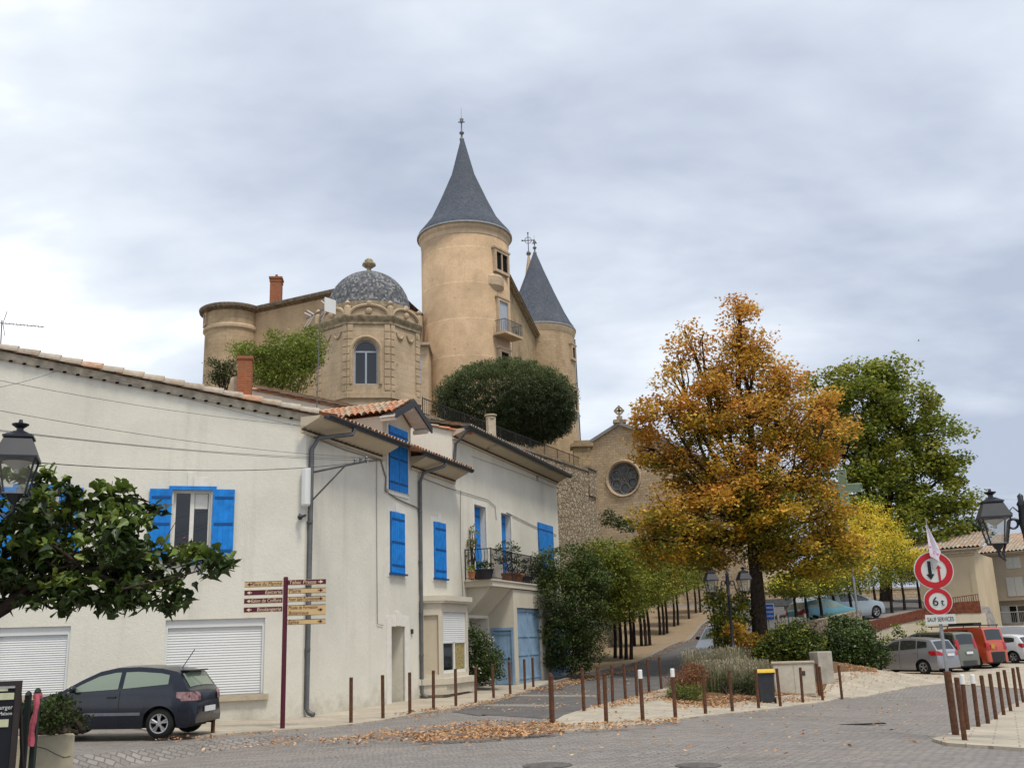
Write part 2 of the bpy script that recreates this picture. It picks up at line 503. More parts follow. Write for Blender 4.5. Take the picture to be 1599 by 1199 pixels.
def paving_mat(name, c, c2, joint, s=.9):
    n = NT(name)
    v = n.map('Object')
    b = n.n('ShaderNodeTexBrick'); n.l(n.map('Object', (1, 1, 1), (0, 0, R(25))), b.inputs['Vector'])
    b.inputs['Color1'].default_value = (*c, 1); b.inputs['Color2'].default_value = (*c2, 1); b.inputs['Mortar'].default_value = (*joint, 1)
    b.inputs['Scale'].default_value = 1; b.inputs['Brick Width'].default_value = s; b.inputs['Row Height'].default_value = s * .6
    b.inputs['Mortar Size'].default_value = .014
    f = n.noise(v, .8, 6, .65)
    col = n.mix(n.ramp(f, [(.4, 0.0), (.72, .6)]), b.outputs['Color'], tuple(x * .5 for x in c))
    f2 = n.noise(v, 12, 4, .7)
    col = n.mix(n.ramp(f2, [(.45, 0.0), (.75, .4)]), col, tuple(x * .45 for x in c))
    n.bump(f2, .3, .01)
    return n.done(col, .85, .25)
def dirt_mat(name, c, c2, s=2.0):
    n = NT(name)
    v = n.map('Object')
    col = n.ramp(n.noise(v, s, 6, .7), [(.3, c), (.7, c2)])
    f = n.noise(v, 14, 4, .7)
    col = n.mix(n.ramp(f, [(.45, 0.0), (.75, .5)]), col, tuple(x * .45 for x in c))
    n.bump(f, .5, .02)
    return n.done(col, .95, .1)
M_COB = cobble_mat()
M_PAV = paving_mat('pale_paving', (.50, .44, .35), (.42, .37, .29), (.28, .235, .18), .75)
M_SAND = dirt_mat('sandy_ground', (.33, .25, .165), (.24, .18, .115))
M_ASPH = dirt_mat('asphalt', (.105, .10, .098), (.165, .158, .152), 1.2)
M_BAND = dirt_mat('paving_band', (.30, .28, .25), (.22, .2, .18), 4)
M_SOIL = dirt_mat('soil', (.12, .075, .04), (.2, .12, .065), 3)

# one ground sheet: dense near, stretched to the horizon
xs = np.concatenate([-np.geomspace(900, 31, 14), np.arange(-30, 46, .5), np.geomspace(46, 900, 14)])
ys = np.concatenate([-np.geomspace(300, 6, 8), np.arange(-5, 100, .5), np.geomspace(101, 2000, 14)])
XX, YY = np.meshgrid(xs, ys, indexing='ij')
ZZ = gz(XX, YY)
mb = MB(); nx, ny = XX.shape
mb.v = np.stack([XX, YY, ZZ], -1).reshape(-1, 3).tolist()
ii, jj = np.meshgrid(np.arange(nx - 1), np.arange(ny - 1), indexing='ij')
a = (ii * ny + jj).ravel()
mb.f = [tuple(q) for q in np.stack([a, a + ny, a + ny + 1, a + 1], -1).tolist()]
mb.uv = [None] * len(mb.f); mb.mi = [0] * len(mb.f)
me = bpy.data.meshes.new('ground'); me.from_pydata(mb.v, [], mb.f); me.materials.append(M_COB)
me.polygons.foreach_set('use_smooth', [True] * len(mb.f))
ob = bpy.data.objects.new('ground', me); COL.objects.link(ob); tag(ob, kind='structure')

def sheet(name, poly, off, mat, skirt=.12, step=.5, kind='structure'):
    bm = bmesh.new()
    vs = [bm.verts.new((p[0], p[1], 0)) for p in poly]
    bm.faces.new(vs)
    x0, x1 = min(p[0] for p in poly), max(p[0] for p in poly)
    y0, y1 = min(p[1] for p in poly), max(p[1] for p in poly)
    for k in np.arange(math.ceil(x0 / step) * step, x1, step):
        bmesh.ops.bisect_plane(bm, geom=bm.verts[:] + bm.edges[:] + bm.faces[:], plane_co=(k, 0, 0), plane_no=(1, 0, 0))
    for k in np.arange(math.ceil(y0 / step) * step, y1, step):
        bmesh.ops.bisect_plane(bm, geom=bm.verts[:] + bm.edges[:] + bm.faces[:], plane_co=(0, k, 0), plane_no=(0, 1, 0))
    bmesh.ops.triangulate(bm, faces=bm.faces[:])
    co = np.array([v.co[:] for v in bm.verts])
    z = gz(co[:, 0], co[:, 1]) + off
    for v, q in zip(bm.verts, z): v.co.z = q
    bmesh.ops.recalc_face_normals(bm, faces=bm.faces)
    if sum(f.normal.z for f in bm.faces) < 0: bmesh.ops.reverse_faces(bm, faces=bm.faces[:])
    if skirt:
        be = [e for e in bm.edges if len(e.link_faces) == 1]
        r = bmesh.ops.extrude_edge_only(bm, edges=be)
        for v in r['geom']:
            if isinstance(v, bmesh.types.BMVert): v.co.z -= skirt
    me = bpy.data.meshes.new(name); bm.to_mesh(me); bm.free()
    me.materials.append(mat)
    o = bpy.data.objects.new(name, me); COL.objects.link(o)
    return tag(o, kind=kind)
def gp(*pts): return [tuple(G(*p)[:2]) for p in pts]
# pale pavement along the houses (outer edge under the posts)
PAV_L = gp((300, 1152), (380, 1145), (441, 1141), (500, 1137), (548, 1132), (598, 1125), (640, 1117), (677, 1111), (712, 1106), (743, 1101), (771, 1094), (797, 1087), (820, 1080), (840, 1074), (862, 1066))
sheet('pavement', PAV_L + [(1.9, 44), (1.6, 46.6), (-2, 36), (-5.6, 26.2), (-9.4, 24.6)], .035, M_PAV)
# pale pavement of the middle island and the parking bays
ISL = gp((852, 1142), (880, 1143), (947, 1138), (1010, 1131), (1055, 1125), (1102, 1119), (1146, 1114), (1187, 1109.5), (1221, 1106), (1257, 1100), (1290, 1096.5), (1340, 1089), (1400, 1078), (1480, 1066))
sheet('island_pavement', ISL + [(20, 38), (27, 44), (34, 54), (33, 64.8), (24.4, 62.4), (15.6, 50.6), (12.6, 43.6), (9.6, 37), (6, 36.5)] + gp((1036, 1076), (1014, 1082), (995, 1087.5), (977, 1092), (957, 1096), (936, 1102), (912, 1108.5), (880, 1118), (861, 1130)), .035, M_PAV)
# pavement corner at the right with the row of posts
sheet('corner_pavement', gp((1456, 1157), (1480, 1149), (1545, 1130), (1599, 1095), (1650, 1070)) + [(26, 30), (16, 14)] + gp((1599, 1172), (1530, 1168), (1480, 1164)), .05, M_PAV)
# asphalt road: from the square up the ramp past the tree, and to the upper car park
ROADL = gp((706, 1111), (743, 1103), (771, 1096), (797, 1089), (820, 1082), (842, 1076), (864, 1068), (905, 1055), (950, 1047), (990, 1037), (1050, 1008), (1092, 979), (1116, 960.5))
ROADR = [(15.8, 82), (19, 83), (30, 72), (28, 66.5), (22.5, 63.2), (14.6, 53), (12.2, 48), (8.5, 43.5), (6.8, 40), (5.6, 37)] + gp((1036, 1078), (1014, 1084), (995, 1091), (977, 1095), (957, 1099.5), (936, 1105.5), (912, 1112), (880, 1121), (858, 1122), (760, 1116))
sheet('road', ROADL + ROADR, .012, M_ASPH)
for q in (((730, 1111), (861, 1122), (861, 1119), (742, 1107)), ((770, 1098), (905, 1109), (912, 1106.5), (780, 1094.5))):
    pass
sheet('paving_band', gp((752, 1102.6), (856, 1103.6), (860, 1100.4), (764, 1099.6)), .02, M_BAND, .05)
sheet('paving_band', gp((806, 1087), (926, 1088), (932, 1085.2), (816, 1084.4)), .02, M_BAND, .05)
# sandy esplanade under the young trees, with a kerb
ESP = [p for p in ROADL[5:]]
sheet('esplanade', ESP + [(14.2, 82), (9, 88), (0, 88), (4.6, 60), (2.2, 46.8), (1.95, 43)], .06, M_SAND)
kb = MB()
for a, b in zip(ESP, ESP[1:]):
    n = max(2, int(math.hypot(b[0] - a[0], b[1] - a[1]) / 1.0)); t = V(b[0] - a[0], b[1] - a[1], 0); t /= np.linalg.norm(t); nn = V(t[1], -t[0], 0)
    for k in range(n):
        p = [V(a[0] + (b[0] - a[0]) * q / n, a[1] + (b[1] - a[1]) * q / n, 0) for q in (k, k + .985)]
        for q in p: q[2] = g(q[0], q[1]) - .05
        kb.obox(p[0], p[1] - p[0], nn * .16, V(0, 0, .17))
tag(kb.build('kerb', M_BAND), kind='structure')
# planted bed
BED = gp((1046, 1086), (1060, 1100), (1110, 1104), (1170, 1094), (1212, 1088), (1275, 1083), (1298, 1052), (1370, 1050)) + [(15.2, 50.4), (12.4, 43.5), (10, 47), (7.6, 42.5), (6.1, 38)]
sheet('planted_bed', BED, .06, M_SOIL, .1)
# ================================================================ the white houses
class Frame:
    """upright plane through o along t; n points outwards"""
    def __init__(s, o, t):
        s.o = V(o[0], o[1], 0); t = V(t[0], t[1], 0); s.t = t / np.linalg.norm(t); s.n = V(s.t[1], -s.t[0], 0)
    def pt(s, a, off, z): return s.o + s.t * a + s.n * off + V(0, 0, z)
    def pix(s, x, y, off=0):
        d = ray(x, y); k = ((s.o + s.n * off - CAM)[:2] @ s.n[:2]) / (d[:2] @ s.n[:2]); q = CAM + d * k
        return float((q - s.o) @ s.t), float(q[2])
    def box(s, mb, a0, a1, o0, o1, z0, z1, m=0):
        return mb.obox(s.pt(a0, o0, z0), s.t * (a1 - a0), s.n * (o1 - o0), V(0, 0, z1 - z0), m)
    def wall(s, mb, a0, a1, z0, zt0, zt1, holes=(), depth=.2, m=0, mr=None, off=0):
        """wall sheet with openings and their reveals"""
        mr = m if mr is None else mr
        zt = lambda a: zt0 + (zt1 - zt0) * (a - a0) / (a1 - a0)
        cuts = sorted({a0, a1, *[h[0] for h in holes], *[h[1] for h in holes]})
        for c, d in zip(cuts, cuts[1:]):
            mid = (c + d) / 2
            hs = sorted([h for h in holes if h[0] < mid < h[1]], key=lambda h: h[2])
            z = z0
            for h in hs:
                if h[2] > z + 1e-4: mb.face([s.pt(c, off, z), s.pt(d, off, z), s.pt(d, off, h[2]), s.pt(c, off, h[2])], m)
                z = h[3]
            mb.face([s.pt(c, off, z), s.pt(d, off, z), s.pt(d, off, zt(d)), s.pt(c, off, zt(c))], m)
        for h in holes:
            a, b, c, d = h[:4]; dp = -(h[4] if len(h) > 4 else depth) + off
            for p, q in (((a, c), (a, d)), ((a, d), (b, d)), ((b, d), (b, c)), ((b, c), (a, c))):
                mb.face([s.pt(p[0], off, p[1]), s.pt(q[0], off, q[1]), s.pt(q[0], dp, q[1]), s.pt(p[0], dp, p[1])], mr)

M_STUC = stucco('white_stucco', (.70, .675, .585), stain=.5)
M_STUC2 = stucco('cream_stucco', (.60, .545, .44), stain=.4)
M_STUC3 = stucco('old_cream_stucco', (.55, .47, .35), stain=.55)
M_TRIM = plain('white_trim', (.70, .68, .62), .7, .2, var=.07)
M_BLUE = plain('blue_paint', (.008, .195, .60), .55, .3, var=.22, scale=5, bump=.15)
M_BLUED = plain('blue_paint_iron', (.006, .07, .23), .5, .3, var=.1)
M_PALEBLUE = plain('faded_blue_paint', (.24, .36, .49), .65, .2, var=.16, scale=2)
M_ZINC = plain('zinc', (.12, .125, .13), .5, .4, .3, var=.2, scale=3)
M_DARKMET = plain('dark_gutter', (.035, .04, .048), .4, .4, .2, var=.2)
M_ROLL = plain('roller_white', (.66, .67, .66), .55, .3, var=.04, scale=1)
M_STONES = plain('sill_stone', (.46, .39, .29), .85, .2, var=.15)
M_DARK = plain('dark_inside', (.008, .008, .009), .9, .1)
M_BRICK = stone('orange_brick', (.40, .13, .055), (.30, .10, .05), (.26, .17, .11), .22, .07, .4, gam=.25, msize=.012)
M_WIRE = plain('cable_black', (.02, .02, .022), .6, .3)
M_WIREG = plain('cable_grey', (.20, .19, .18), .7, .2)
M_IRON = plain('wrought_iron', (.018, .015, .014), .55, .4, .2)
TERR = [(.50, .19, .085), (.44, .23, .12), (.38, .28, .19), (.54, .25, .13), (.34, .25, .18), (.48, .33, .21), (.42, .16, .08)]
M_TILE = tiles('canal_tile', TERR)
M_TILEO = tiles('canal_tile_old', [(.36, .28, .20), (.42, .33, .24), (.32, .26, .20), (.48, .25, .14), (.40, .34, .27)], lichen=(.5, .47, .40), lic=.7)
M_MORT = plain('mortar', (.42, .37, .29), .95, .1, var=.35, scale=5, bump=.4)
def glassmat(name, c=(.015, .018, .02), rough=.06):
    n = NT(name); return n.done(c, rough, .8)
M_GLASS = glassmat('window_glass', (.012, .015, .018), .03)

def tile_roof(mb, O, e, u, ls, lu, pitch=.21, row=.4, amp=.05, m=0):
    O = np.array(O, float); e = np.array(e, float); u = np.array(u, float)
    nrm = np.cross(e, u); nrm /= np.linalg.norm(nrm)
    if nrm[2] < 0: nrm = -nrm
    ns = max(2, int(ls / pitch) * 8); nr = max(1, int(round(lu / row)))
    ss = np.linspace(0, ls, ns + 1); G_ = []; U_ = []
    jit = rng.normal(0, .012, (nr, int(ls / pitch) + 2))
    for r in range(nr):
        for end, lift in ((0, .028), (1, 0.0)):
            rowp = []; ru = []
            for s_ in ss:
                k = int(s_ / pitch + 1e-6); ph = s_ / pitch - k
                h = amp * (abs(math.cos(math.pi * (ph))) ** .7 * 2 - 1)
                dd = lu * (r + end) / nr + (jit[r, min(k, jit.shape[1] - 1)] if end == 0 else 0)
                rowp.append(O + e * s_ + u * dd + nrm * (h + lift)); ru.append((s_ + pitch / 2, (r + .5) * row))
            G_.append(rowp); U_.append(ru)
    mb.grid(G_, m, U_)
def rake(mb, a, b, r=.11, L=.42, m=0):
    """one row of overlapping half-round tiles along a sloping edge; a low end, b high end"""
    a, b = np.array(a, float), np.array(b, float); D = b - a; n = int(np.linalg.norm(D) / L); t = D / np.linalg.norm(D)
    sd_ = np.cross(t, V(0, 0, 1)); sd_ /= np.linalg.norm(sd_); up = np.cross(sd_, t)
    if up[2] < 0: up = -up
    for k in range(n):
        p0 = a + t * (k * L - .04) + sd_ * random.uniform(-.012, .012); p1 = a + t * ((k + 1) * L + .02)
        r0, r1 = r * 1.08, r * .9
        G_ = []
        for p, q, lf in ((p0, r0, .022), (p1, r1, 0)):
            G_.append([p + sd_ * math.cos(x) * q + up * (math.sin(x) * q + lf) for x in np.linspace(-.1, math.pi + .1, 9)])
        mb.grid(G_, m, [[(k * .2 + .1, j * .001 + .1) for j in range(9)]] * 2)
        mb.face(G_[0], m, [(k * .2 + .1, .1)] * 9)

def strap_boxes(par, fr, a, b, off, zs):
    for z in zs:
        q = MB(); fr.box(q, a, b, off, off + .012, z - .03, z + .03); q.build('hinge_strap', M_BLUED, par)
def shutter(par, fr, a, b, z0, z1, off=.02, th=.045, leaves=1, surround=True, straps=3):
    if surround:
        q = MB()
        for r in ((a - .16, a, z0 - .14, z1 + .16), (b, b + .16, z0 - .14, z1 + .16), (a, b, z1, z1 + .16), (a, b, z0 - .14, z0 - .02)):
            fr.box(q, r[0], r[1], -.02, .012, r[2], r[3])
        c = (a + b) / 2; fr.box(q, c - .13, c + .13, -.02, .03, z1 + .02, z1 + .3)
        q.build('surround', M_TRIM, par)
    w_ = (b - a) / leaves
    for k in range(leaves):
        a0, a1 = a + k * w_ + .008, a + (k + 1) * w_ - .008
        q = MB(); n = max(2, int((a1 - a0) / .13))
        for j in range(n):
            x0 = a0 + (a1 - a0) * j / n; x1 = a0 + (a1 - a0) * (j + 1) / n - .006
            fr.box(q, x0, x1, off, off + th, z0, z1)
        fr.box(q, a0, a1, off - .004, off + th - .008, z0 + .002, z1 - .002)
        sh = q.build('shutter', M_BLUE, par)
        zs = [z0 + (z1 - z0) * t for t in ((.12, .5, .88) if straps == 3 else (.12, .88))]
        strap_boxes(sh, fr, a0 + .03, a1 - .05, off + th, zs)

A0 = (-5.49, 25.9); TR = np.array([.33412, .94253]); TL = np.array([-.95285, -.30345])
FA = Frame(A0, TR)
FL = Frame(A0, TL); FL.n = -FL.n            # gable side: outward faces the square
LB = 9.8
HA = thing('house', 'long white house with blue shutters and roller blinds beside the parked hatchback', 'house', (A0[0], A0[1], -.06))
ZE = 7.5; SLP = .178                          # eave height, rise per metre along the gable
zA = lambda d: ZE + SLP * d
# gable wall
win1 = [FL.pix(272, 765), FL.pix(326, 872)]; r1 = [FL.pix(259, 968), FL.pix(411, 1082)]; r2 = [FL.pix(-4, 980), FL.pix(103, 1083)]; win2 = [FL.pix(28, 775), FL.pix(82, 880)]
def hole(p, q): return (min(p[0], q[0]), max(p[0], q[0]), min(p[1], q[1]), max(p[1], q[1]))
W1, W2, R1, R2 = hole(*win1), hole(*win2), hole(*r1), hole(*r2)
W2 = (W2[0], W2[1], W1[2], W1[3])
mb = MB()
FL.wall(mb, 0, 16, -1.2, zA(0), zA(16), [(*W1, .22), (*W2, .22), (*R1, .13), (*R2, .13)])
dz = hole(FA.pix(610, 977), FA.pix(632, 1100))
DOOR = (dz[0], dz[1], -.02, 2.2)
FA.wall(mb, 0, 4.3, -.6, ZE, ZE)
FA.wall(mb, 4.3, 6.35, -.6, ZE, ZE, [(*DOOR, .45)])
FA.wall(mb, 6.35, LB, -.6, ZE, ZE)
e1 = FA.pt(LB, 0, 0)[:2]; e2 = np.array(A0) + TL * 16; e3 = e1 + TL * 10
for p, q, z1_, z2_ in ((e1, e3, ZE, zA(10)), (e3, e2, zA(10), zA(16))):
    mb.face([(*p, -1), (*q, -1), (*q, z2_), (*p, z1_)])
mb.build('wall', M_STUC, HA)
# roof
mb = MB()
e3d = V(TR[0], TR[1], 0); u3d = V(TL[0], TL[1], SLP)
tile_roof(mb, FA.pt(.34, 0, 0) + FA.n * .70 + V(0, 0, ZE + .10), e3d, u3d, LB - .11, 14)
roofA = mb.build('roof', M_TILE, HA)
mb = MB()
k0 = FL.pt(-.25, .06, zA(-.25) + .02); k1 = FL.pt(15, .06, zA(15) + .02)
rake(mb, k0 + V(0, 0, .19), k1 + V(0, 0, .19), .15, .5)
rake(mb, k0 + FL.n * -.27 + V(0, 0, .22), k1 + FL.n * -.27 + V(0, 0, .22), .13, .5)
mb.build('verge_tiles', M_TILEO, HA)
mb = MB()
mb.obox(FL.pt(-.2, -.1, zA(-.2) - .03), (k1 - k0), FL.n * .17, V(0, 0, .2))
for k in range(48):
    c = FL.pt(.1 + k * .31, .07, zA(.1 + k * .31) - .03); mb.ball(c, (.055, .03, .03), 8, 5, 1)
mb.build('verge_mortar', [M_MORT, M_DARK], HA)
# eaves on the street side: plastered cove with half tiles set in it
M_COPED = plain('shaded_tile_hollows', (.10, .07, .05), .9, .1, var=.4)  # dark brown paints the shade inside the tile hollows
def eaves(house, fr, a, b, ze, depth=.6, drop=.28):
    q = MB()
    q.face([fr.pt(a, 0, ze - drop), fr.pt(b, 0, ze - drop), fr.pt(b, depth - .06, ze - .04), fr.pt(a, depth - .06, ze - .04)])
    q.face([fr.pt(a, depth - .06, ze - .04), fr.pt(b, depth - .06, ze - .04), fr.pt(b, depth, ze + .04), fr.pt(a, depth, ze + .04)])
    for x in (a, b): q.face([fr.pt(x, 0, ze - drop), fr.pt(x, depth - .06, ze - .04), fr.pt(x, depth, ze + .04), fr.pt(x, 0, ze + .04)])
    n = int((b - a) / .24)
    for k in range(n):
        x = a + .12 + k * .24
        q.lathe([(.075, 0), (.075, .03)], 8, fr.pt(x, depth * .08, ze - drop - .02) , m=1)
        q.box(fr.pt(x, depth * .1, ze - drop - .012), (.11, .1, .03), math.atan2(fr.t[1], fr.t[0]), 1)
    fr.box(q, a, b, 0, .07, ze - drop - .1, ze - drop - .035, 0)
    q.build('eaves', [M_STUC3, M_COPED], house)
def gutter(house, fr, a, b, off, z, mat=None, r=.085):
    q = MB(); G_ = []
    for x in (a, b): G_.append([fr.pt(x, off + r * math.cos(t), z + r * math.sin(t)) for t in np.linspace(math.pi, 2 * math.pi, 9)])
    q.grid(G_); G2 = []
    for x in (a, b): G2.append([fr.pt(x, off + (r - .012) * math.cos(t), z + (r - .012) * math.sin(t)) for t in np.linspace(math.pi, 2 * math.pi, 9)])
    q.grid(G2)
    for k in (0, 1): q.face(G_[k])
    q.tube([fr.pt(a, off + r, z), fr.pt(b, off + r, z)], .014, 6)
    q.build('gutter', mat or M_DARKMET, house, smooth=False)
eaves(HA, FA, -.3, 4.35, ZE); eaves(HA, FA, 6.3, LB + .1, ZE)
gutter(HA, FA, -.1, 4.75, .67, ZE + .06, r=.1); gutter(HA, FA, 5.9, LB + .15, .67, ZE + .06, r=.1)
def pipe(house, pts, r=.05, rings=()):
    q = MB(); q.tube(pts, r, 10)
    for p in rings: q.tube([p, np.array(p) + V(0, 0, .05)], r + .012, 10)
    q.build('downpipe', M_ZINC, house, smooth=True)
def down(fr, s_, off, z0, z1): return [fr.pt(s_, off, z1), fr.pt(s_, off, z0 + .15), fr.pt(s_ + .02, off + .06, z0 + .05), fr.pt(s_ + .02, off + .2, z0)]
pipe(HA, [FA.pt(1.35, .69, ZE - .03), FA.pt(1.3, .66, ZE - .2), FA.pt(.35, .16, ZE - .42), FA.pt(.16, .08, ZE - .75)] + down(FA, .12, .075, .05, ZE - 1)[1:], .062, [FA.pt(.12, .075, z) for z in (1.6, 3.2, 4.8)])
pipe(HA, [FA.pt(7.6, .69, ZE - .03), FA.pt(7.55, .66, ZE - .15), FA.pt(7.0, .16, ZE - .4), FA.pt(6.9, .08, ZE - .7)] + down(FA, 6.88, .075, .05, ZE - 1)[1:], .058, [FA.pt(6.88, .075, z) for z in (1.3, 2.6, 4.2, 5.8)])
# street windows and the loft door
z_lo, z_hi = 3.78, 5.62
shutter(HA, FA, 4.84, 5.8, z_lo, z_hi); shutter(HA, FA, 8.05, 9.0, z_lo, z_hi)
for a, b in ((4.78, 5.86), (7.99, 9.06)):
    q = MB(); FA.box(q, a, b, .0, .12, z_lo - .07, z_lo - .015); q.build('sill', M_BLUED, HA)
# doorway
q = MB()
for r in ((DOOR[0] - .3, DOOR[0], -.05, 2.5), (DOOR[1], DOOR[1] + .3, -.05, 2.5), (DOOR[0], DOOR[1], 2.2, 2.5)): FA.box(q, r[0], r[1], -.05, .03, r[2], r[3])
c = (DOOR[0] + DOOR[1]) / 2; FA.box(q, c - .16, c + .16, -.03, .06, 2.22, 2.62)
q.build('door_surround', M_TRIM, HA)
q = MB(); FA.box(q, DOOR[0] + .01, DOOR[1] - .01, -.49, -.45, 0, 2.19)
for z in (.25, 1.2): FA.box(q, DOOR[0] + .15, DOOR[1] - .15, -.452, -.435, z, z + .75)
dr = q.build('door', M_STUC2, HA)
q = MB(); FA.box(q, DOOR[0] + .1, DOOR[0] + .13, -.45, -.39, 1.0, 1.12); q.build('handle', M_DARKMET, dr)
# dormer with the tall loft door
DS, DH, DZ0, DZ1 = 5.45, 1.3, 8.46, 9.08
q = MB()
FA.wall(q, 4.35, 6.35, ZE - .4, 8.45, 8.45, off=.012)
q.face([FA.pt(4.35, .012, 8.45), FA.pt(6.35, .012, 8.45), FA.pt(DS, .012, DZ1 - .1)])
for s_ in (4.35, 6.35): q.face([FA.pt(s_, .012, ZE - .5), FA.pt(s_, -4, ZE - .5), FA.pt(s_, -4, 8.5), FA.pt(s_, .012, 8.5)])
dm = q.build('dormer', M_STUC2, HA)
q = MB(); n3 = -FA.n
for sg in (-1, 1):
    o = FA.pt(DS + sg * DH, .55, DZ0); u = FA.t * (-sg * DH) + V(0, 0, DZ1 - DZ0); L = np.linalg.norm(u)
    tile_roof(q, o + V(0, 0, .1), n3, u / L, 4.4, L, amp=.055)
q.build('dormer_roof', M_TILE, dm)
q = MB()
for sg in (-1, 1):
    o = FA.pt(DS + sg * (DH + .02), .56, DZ0 - .13); u = FA.t * (-sg * (DH + .02)) + V(0, 0, DZ1 - DZ0)
    q.obox(o, u, FA.n * .05, V(0, 0, .22))
q.build('fascia', M_DARKMET, dm)
q = MB()
for sg in (-1, 1):
    for k in range(6):
        o = FA.pt(DS + sg * DH * (1 - k / 6), .02, DZ0 - .06 + (DZ1 - DZ0) * k / 6); u = FA.t * (-sg * DH / 6.3) + V(0, 0, (DZ1 - DZ0) / 6.3)
        q.obox(o, u, FA.n * .53, V(0, 0, .03))
for s_, z in ((DS + DH - .15, DZ0 - .1), (DS - DH + .15, DZ0 - .1), (DS, DZ1 - .2)): FA.box(q, s_ - .06, s_ + .06, 0, .5, z - .05, z + .07)
q.build('soffit', M_TRIM, dm)
shutter(HA, FA, 4.72, 6.03, 6.28, 8.28, off=.03, leaves=2, surround=False)
q = MB()
for r in ((4.6, 4.72, 6.2, 8.36), (6.03, 6.15, 6.2, 8.36), (4.6, 6.15, 6.14, 6.28)): FA.box(q, r[0], r[1], 0.0, .035, r[2], r[3])
q.build('surround', M_TRIM, HA)
# gable openings: window with open shutters, roller blinds
def french_window(par, fr, h, dp):
    a, b, c, d = h; q = MB(); t = .06
    for r in ((a, a + t, c, d), (b - t, b, c, d), (a + t, b - t, d - t, d), (a + t, b - t, c, c + t), ((a + b) / 2 - .05, (a + b) / 2 + .05, c + t, d - t)): fr.box(q, r[0], r[1], -dp, -dp + .06, r[2], r[3])
    f_ = q.build('window', M_TRIM, par)
    q = MB(); fr.box(q, a + t, b - t, -dp + .015, -dp + .025, c + t, d - t); q.build('pane', M_GLASS, f_)
    return f_
for W in (W1, W2):
    f_ = french_window(HA, FL, W, .18)
    if W is W1:
        q = MB(); m_ = (W[0] + W[1]) / 2
        q.face([FL.pt(W[0] + .08, -.21, W[3] - .5), FL.pt(m_ - .06, -.21, W[3] - .5), FL.pt(m_ - .06, -.21, W[3] - .08), FL.pt(W[0] + .08, -.21, W[3] - .08)])
        FL.box(q, W[0] + .08, m_ - .06, -.153, -.150, W[3] - .45, W[3] - .07); q.build('lace_curtain', M_TRIM, f_)
    q = MB(); FL.box(q, W[0] - .12, W[1] + .12, -.03, .05, W[3], W[3] + .1); q.build('blue_lintel', M_BLUE, HA); q = MB(); FL.box(q, W[0] - .1, W[1] + .1, -.03, .1, W[2] - .1, W[2]); q.build('blue_sill', M_BLUE, HA)
    q = MB(); c = (W[0] + W[1]) / 2
    FL.box(q, c - .4, c - .02, -.03, .02, W[3] + .1, W[3] + .32); FL.box(q, c + .02, c + .14, -.03, .03, W[3] + .1, W[3] + .45); q.build('keystone', M_TRIM, HA)
    for a, b in ((W[0] - .58, W[0] - .03), (W[1] + .03, W[1] + .58)):
        shutter(HA, FL, a, b, W[2] - .02, W[3] + .02, off=.03, surround=False)
for r in (R1, R2):
    q = MB(); n = 26; a, b, c, d = r; top = d - .2
    G_ = []
    for k in range(n + 1):
        z = c + (top - c) * k / n
        G_.append([FL.pt(a, -.12, z), FL.pt(b, -.12, z)]); G_.append([FL.pt(a, -.105, z + .014), FL.pt(b, -.105, z + .014)])
    q.grid(G_); FL.box(q, a, b, -.13, -.06, top + .01, d)
    for x in (a, b - .06): FL.box(q, x, x + .06, -.12, -.05, c, top + .01)
    q.build('roller_blind', M_ROLL, HA)
    q = MB(); FL.box(q, a - .12, b + .1, -.1, .11, c - .14, c); q.build('sill', M_STONES, HA)
# meter box, camera, cable bracket
q = MB(); b0 = FL.pt(.12, 0.0, 0)
p0 = FL.pix(476, 735); q.lathe([(.0, 0), (.1, .06), (.12, .1), (.12, 1.0), (.11, 1.06), (0, 1.06)], 8, FL.pt(.0, .13, p0[1] - 1.0)); q.build('meter_box', M_ROLL, HA)
q = MB(); pc = FL.pix(468, 808); c = FL.pt(pc[0], .1, pc[1]); q.ball(c, .07); q.tube([c, c + FL.n * .16 + V(.12, 0, .02)], .035, 8); q.tube([c, c - FL.n * .12 + V(0, 0, .1)], .02, 6)
q.build('security_camera', M_DARKMET, HA)
q = MB(); pb = FA.pix(487, 785, .08); bt = FA.pt(2.4, 1.0, FA.pix(545, 735, .9)[1] - .05)
BR = np.array(P(572, 720, 25.6)); bm_ = FA.pt(.2, .05, P(486, 737, 26)[2])
q.tube([bm_, BR + (BR - bm_) * -.02], .03, 6); q.tube([FA.pt(.15, .05, pb[1]), bm_ + (BR - bm_) * .62], .022, 6)
for t in (.8, .9, 1.0): q.lathe([(.03, -.05), (.05, -.03), (.03, 0), (.05, .03), (.03, .07)], 8, bm_ + (BR - bm_) * t + V(0, 0, .06))
q.tube([BR + V(0, 0, -.05), BR + V(0, 0, .16)], .02, 6)
q.build('cable_bracket', M_ZINC, HA)
q = MB(); q.box(FA.pt(6.3, .03, 2.05), (.1, .05, .14), math.atan2(TR[1], TR[0])); q.build('doorbell', M_DARKMET, HA)

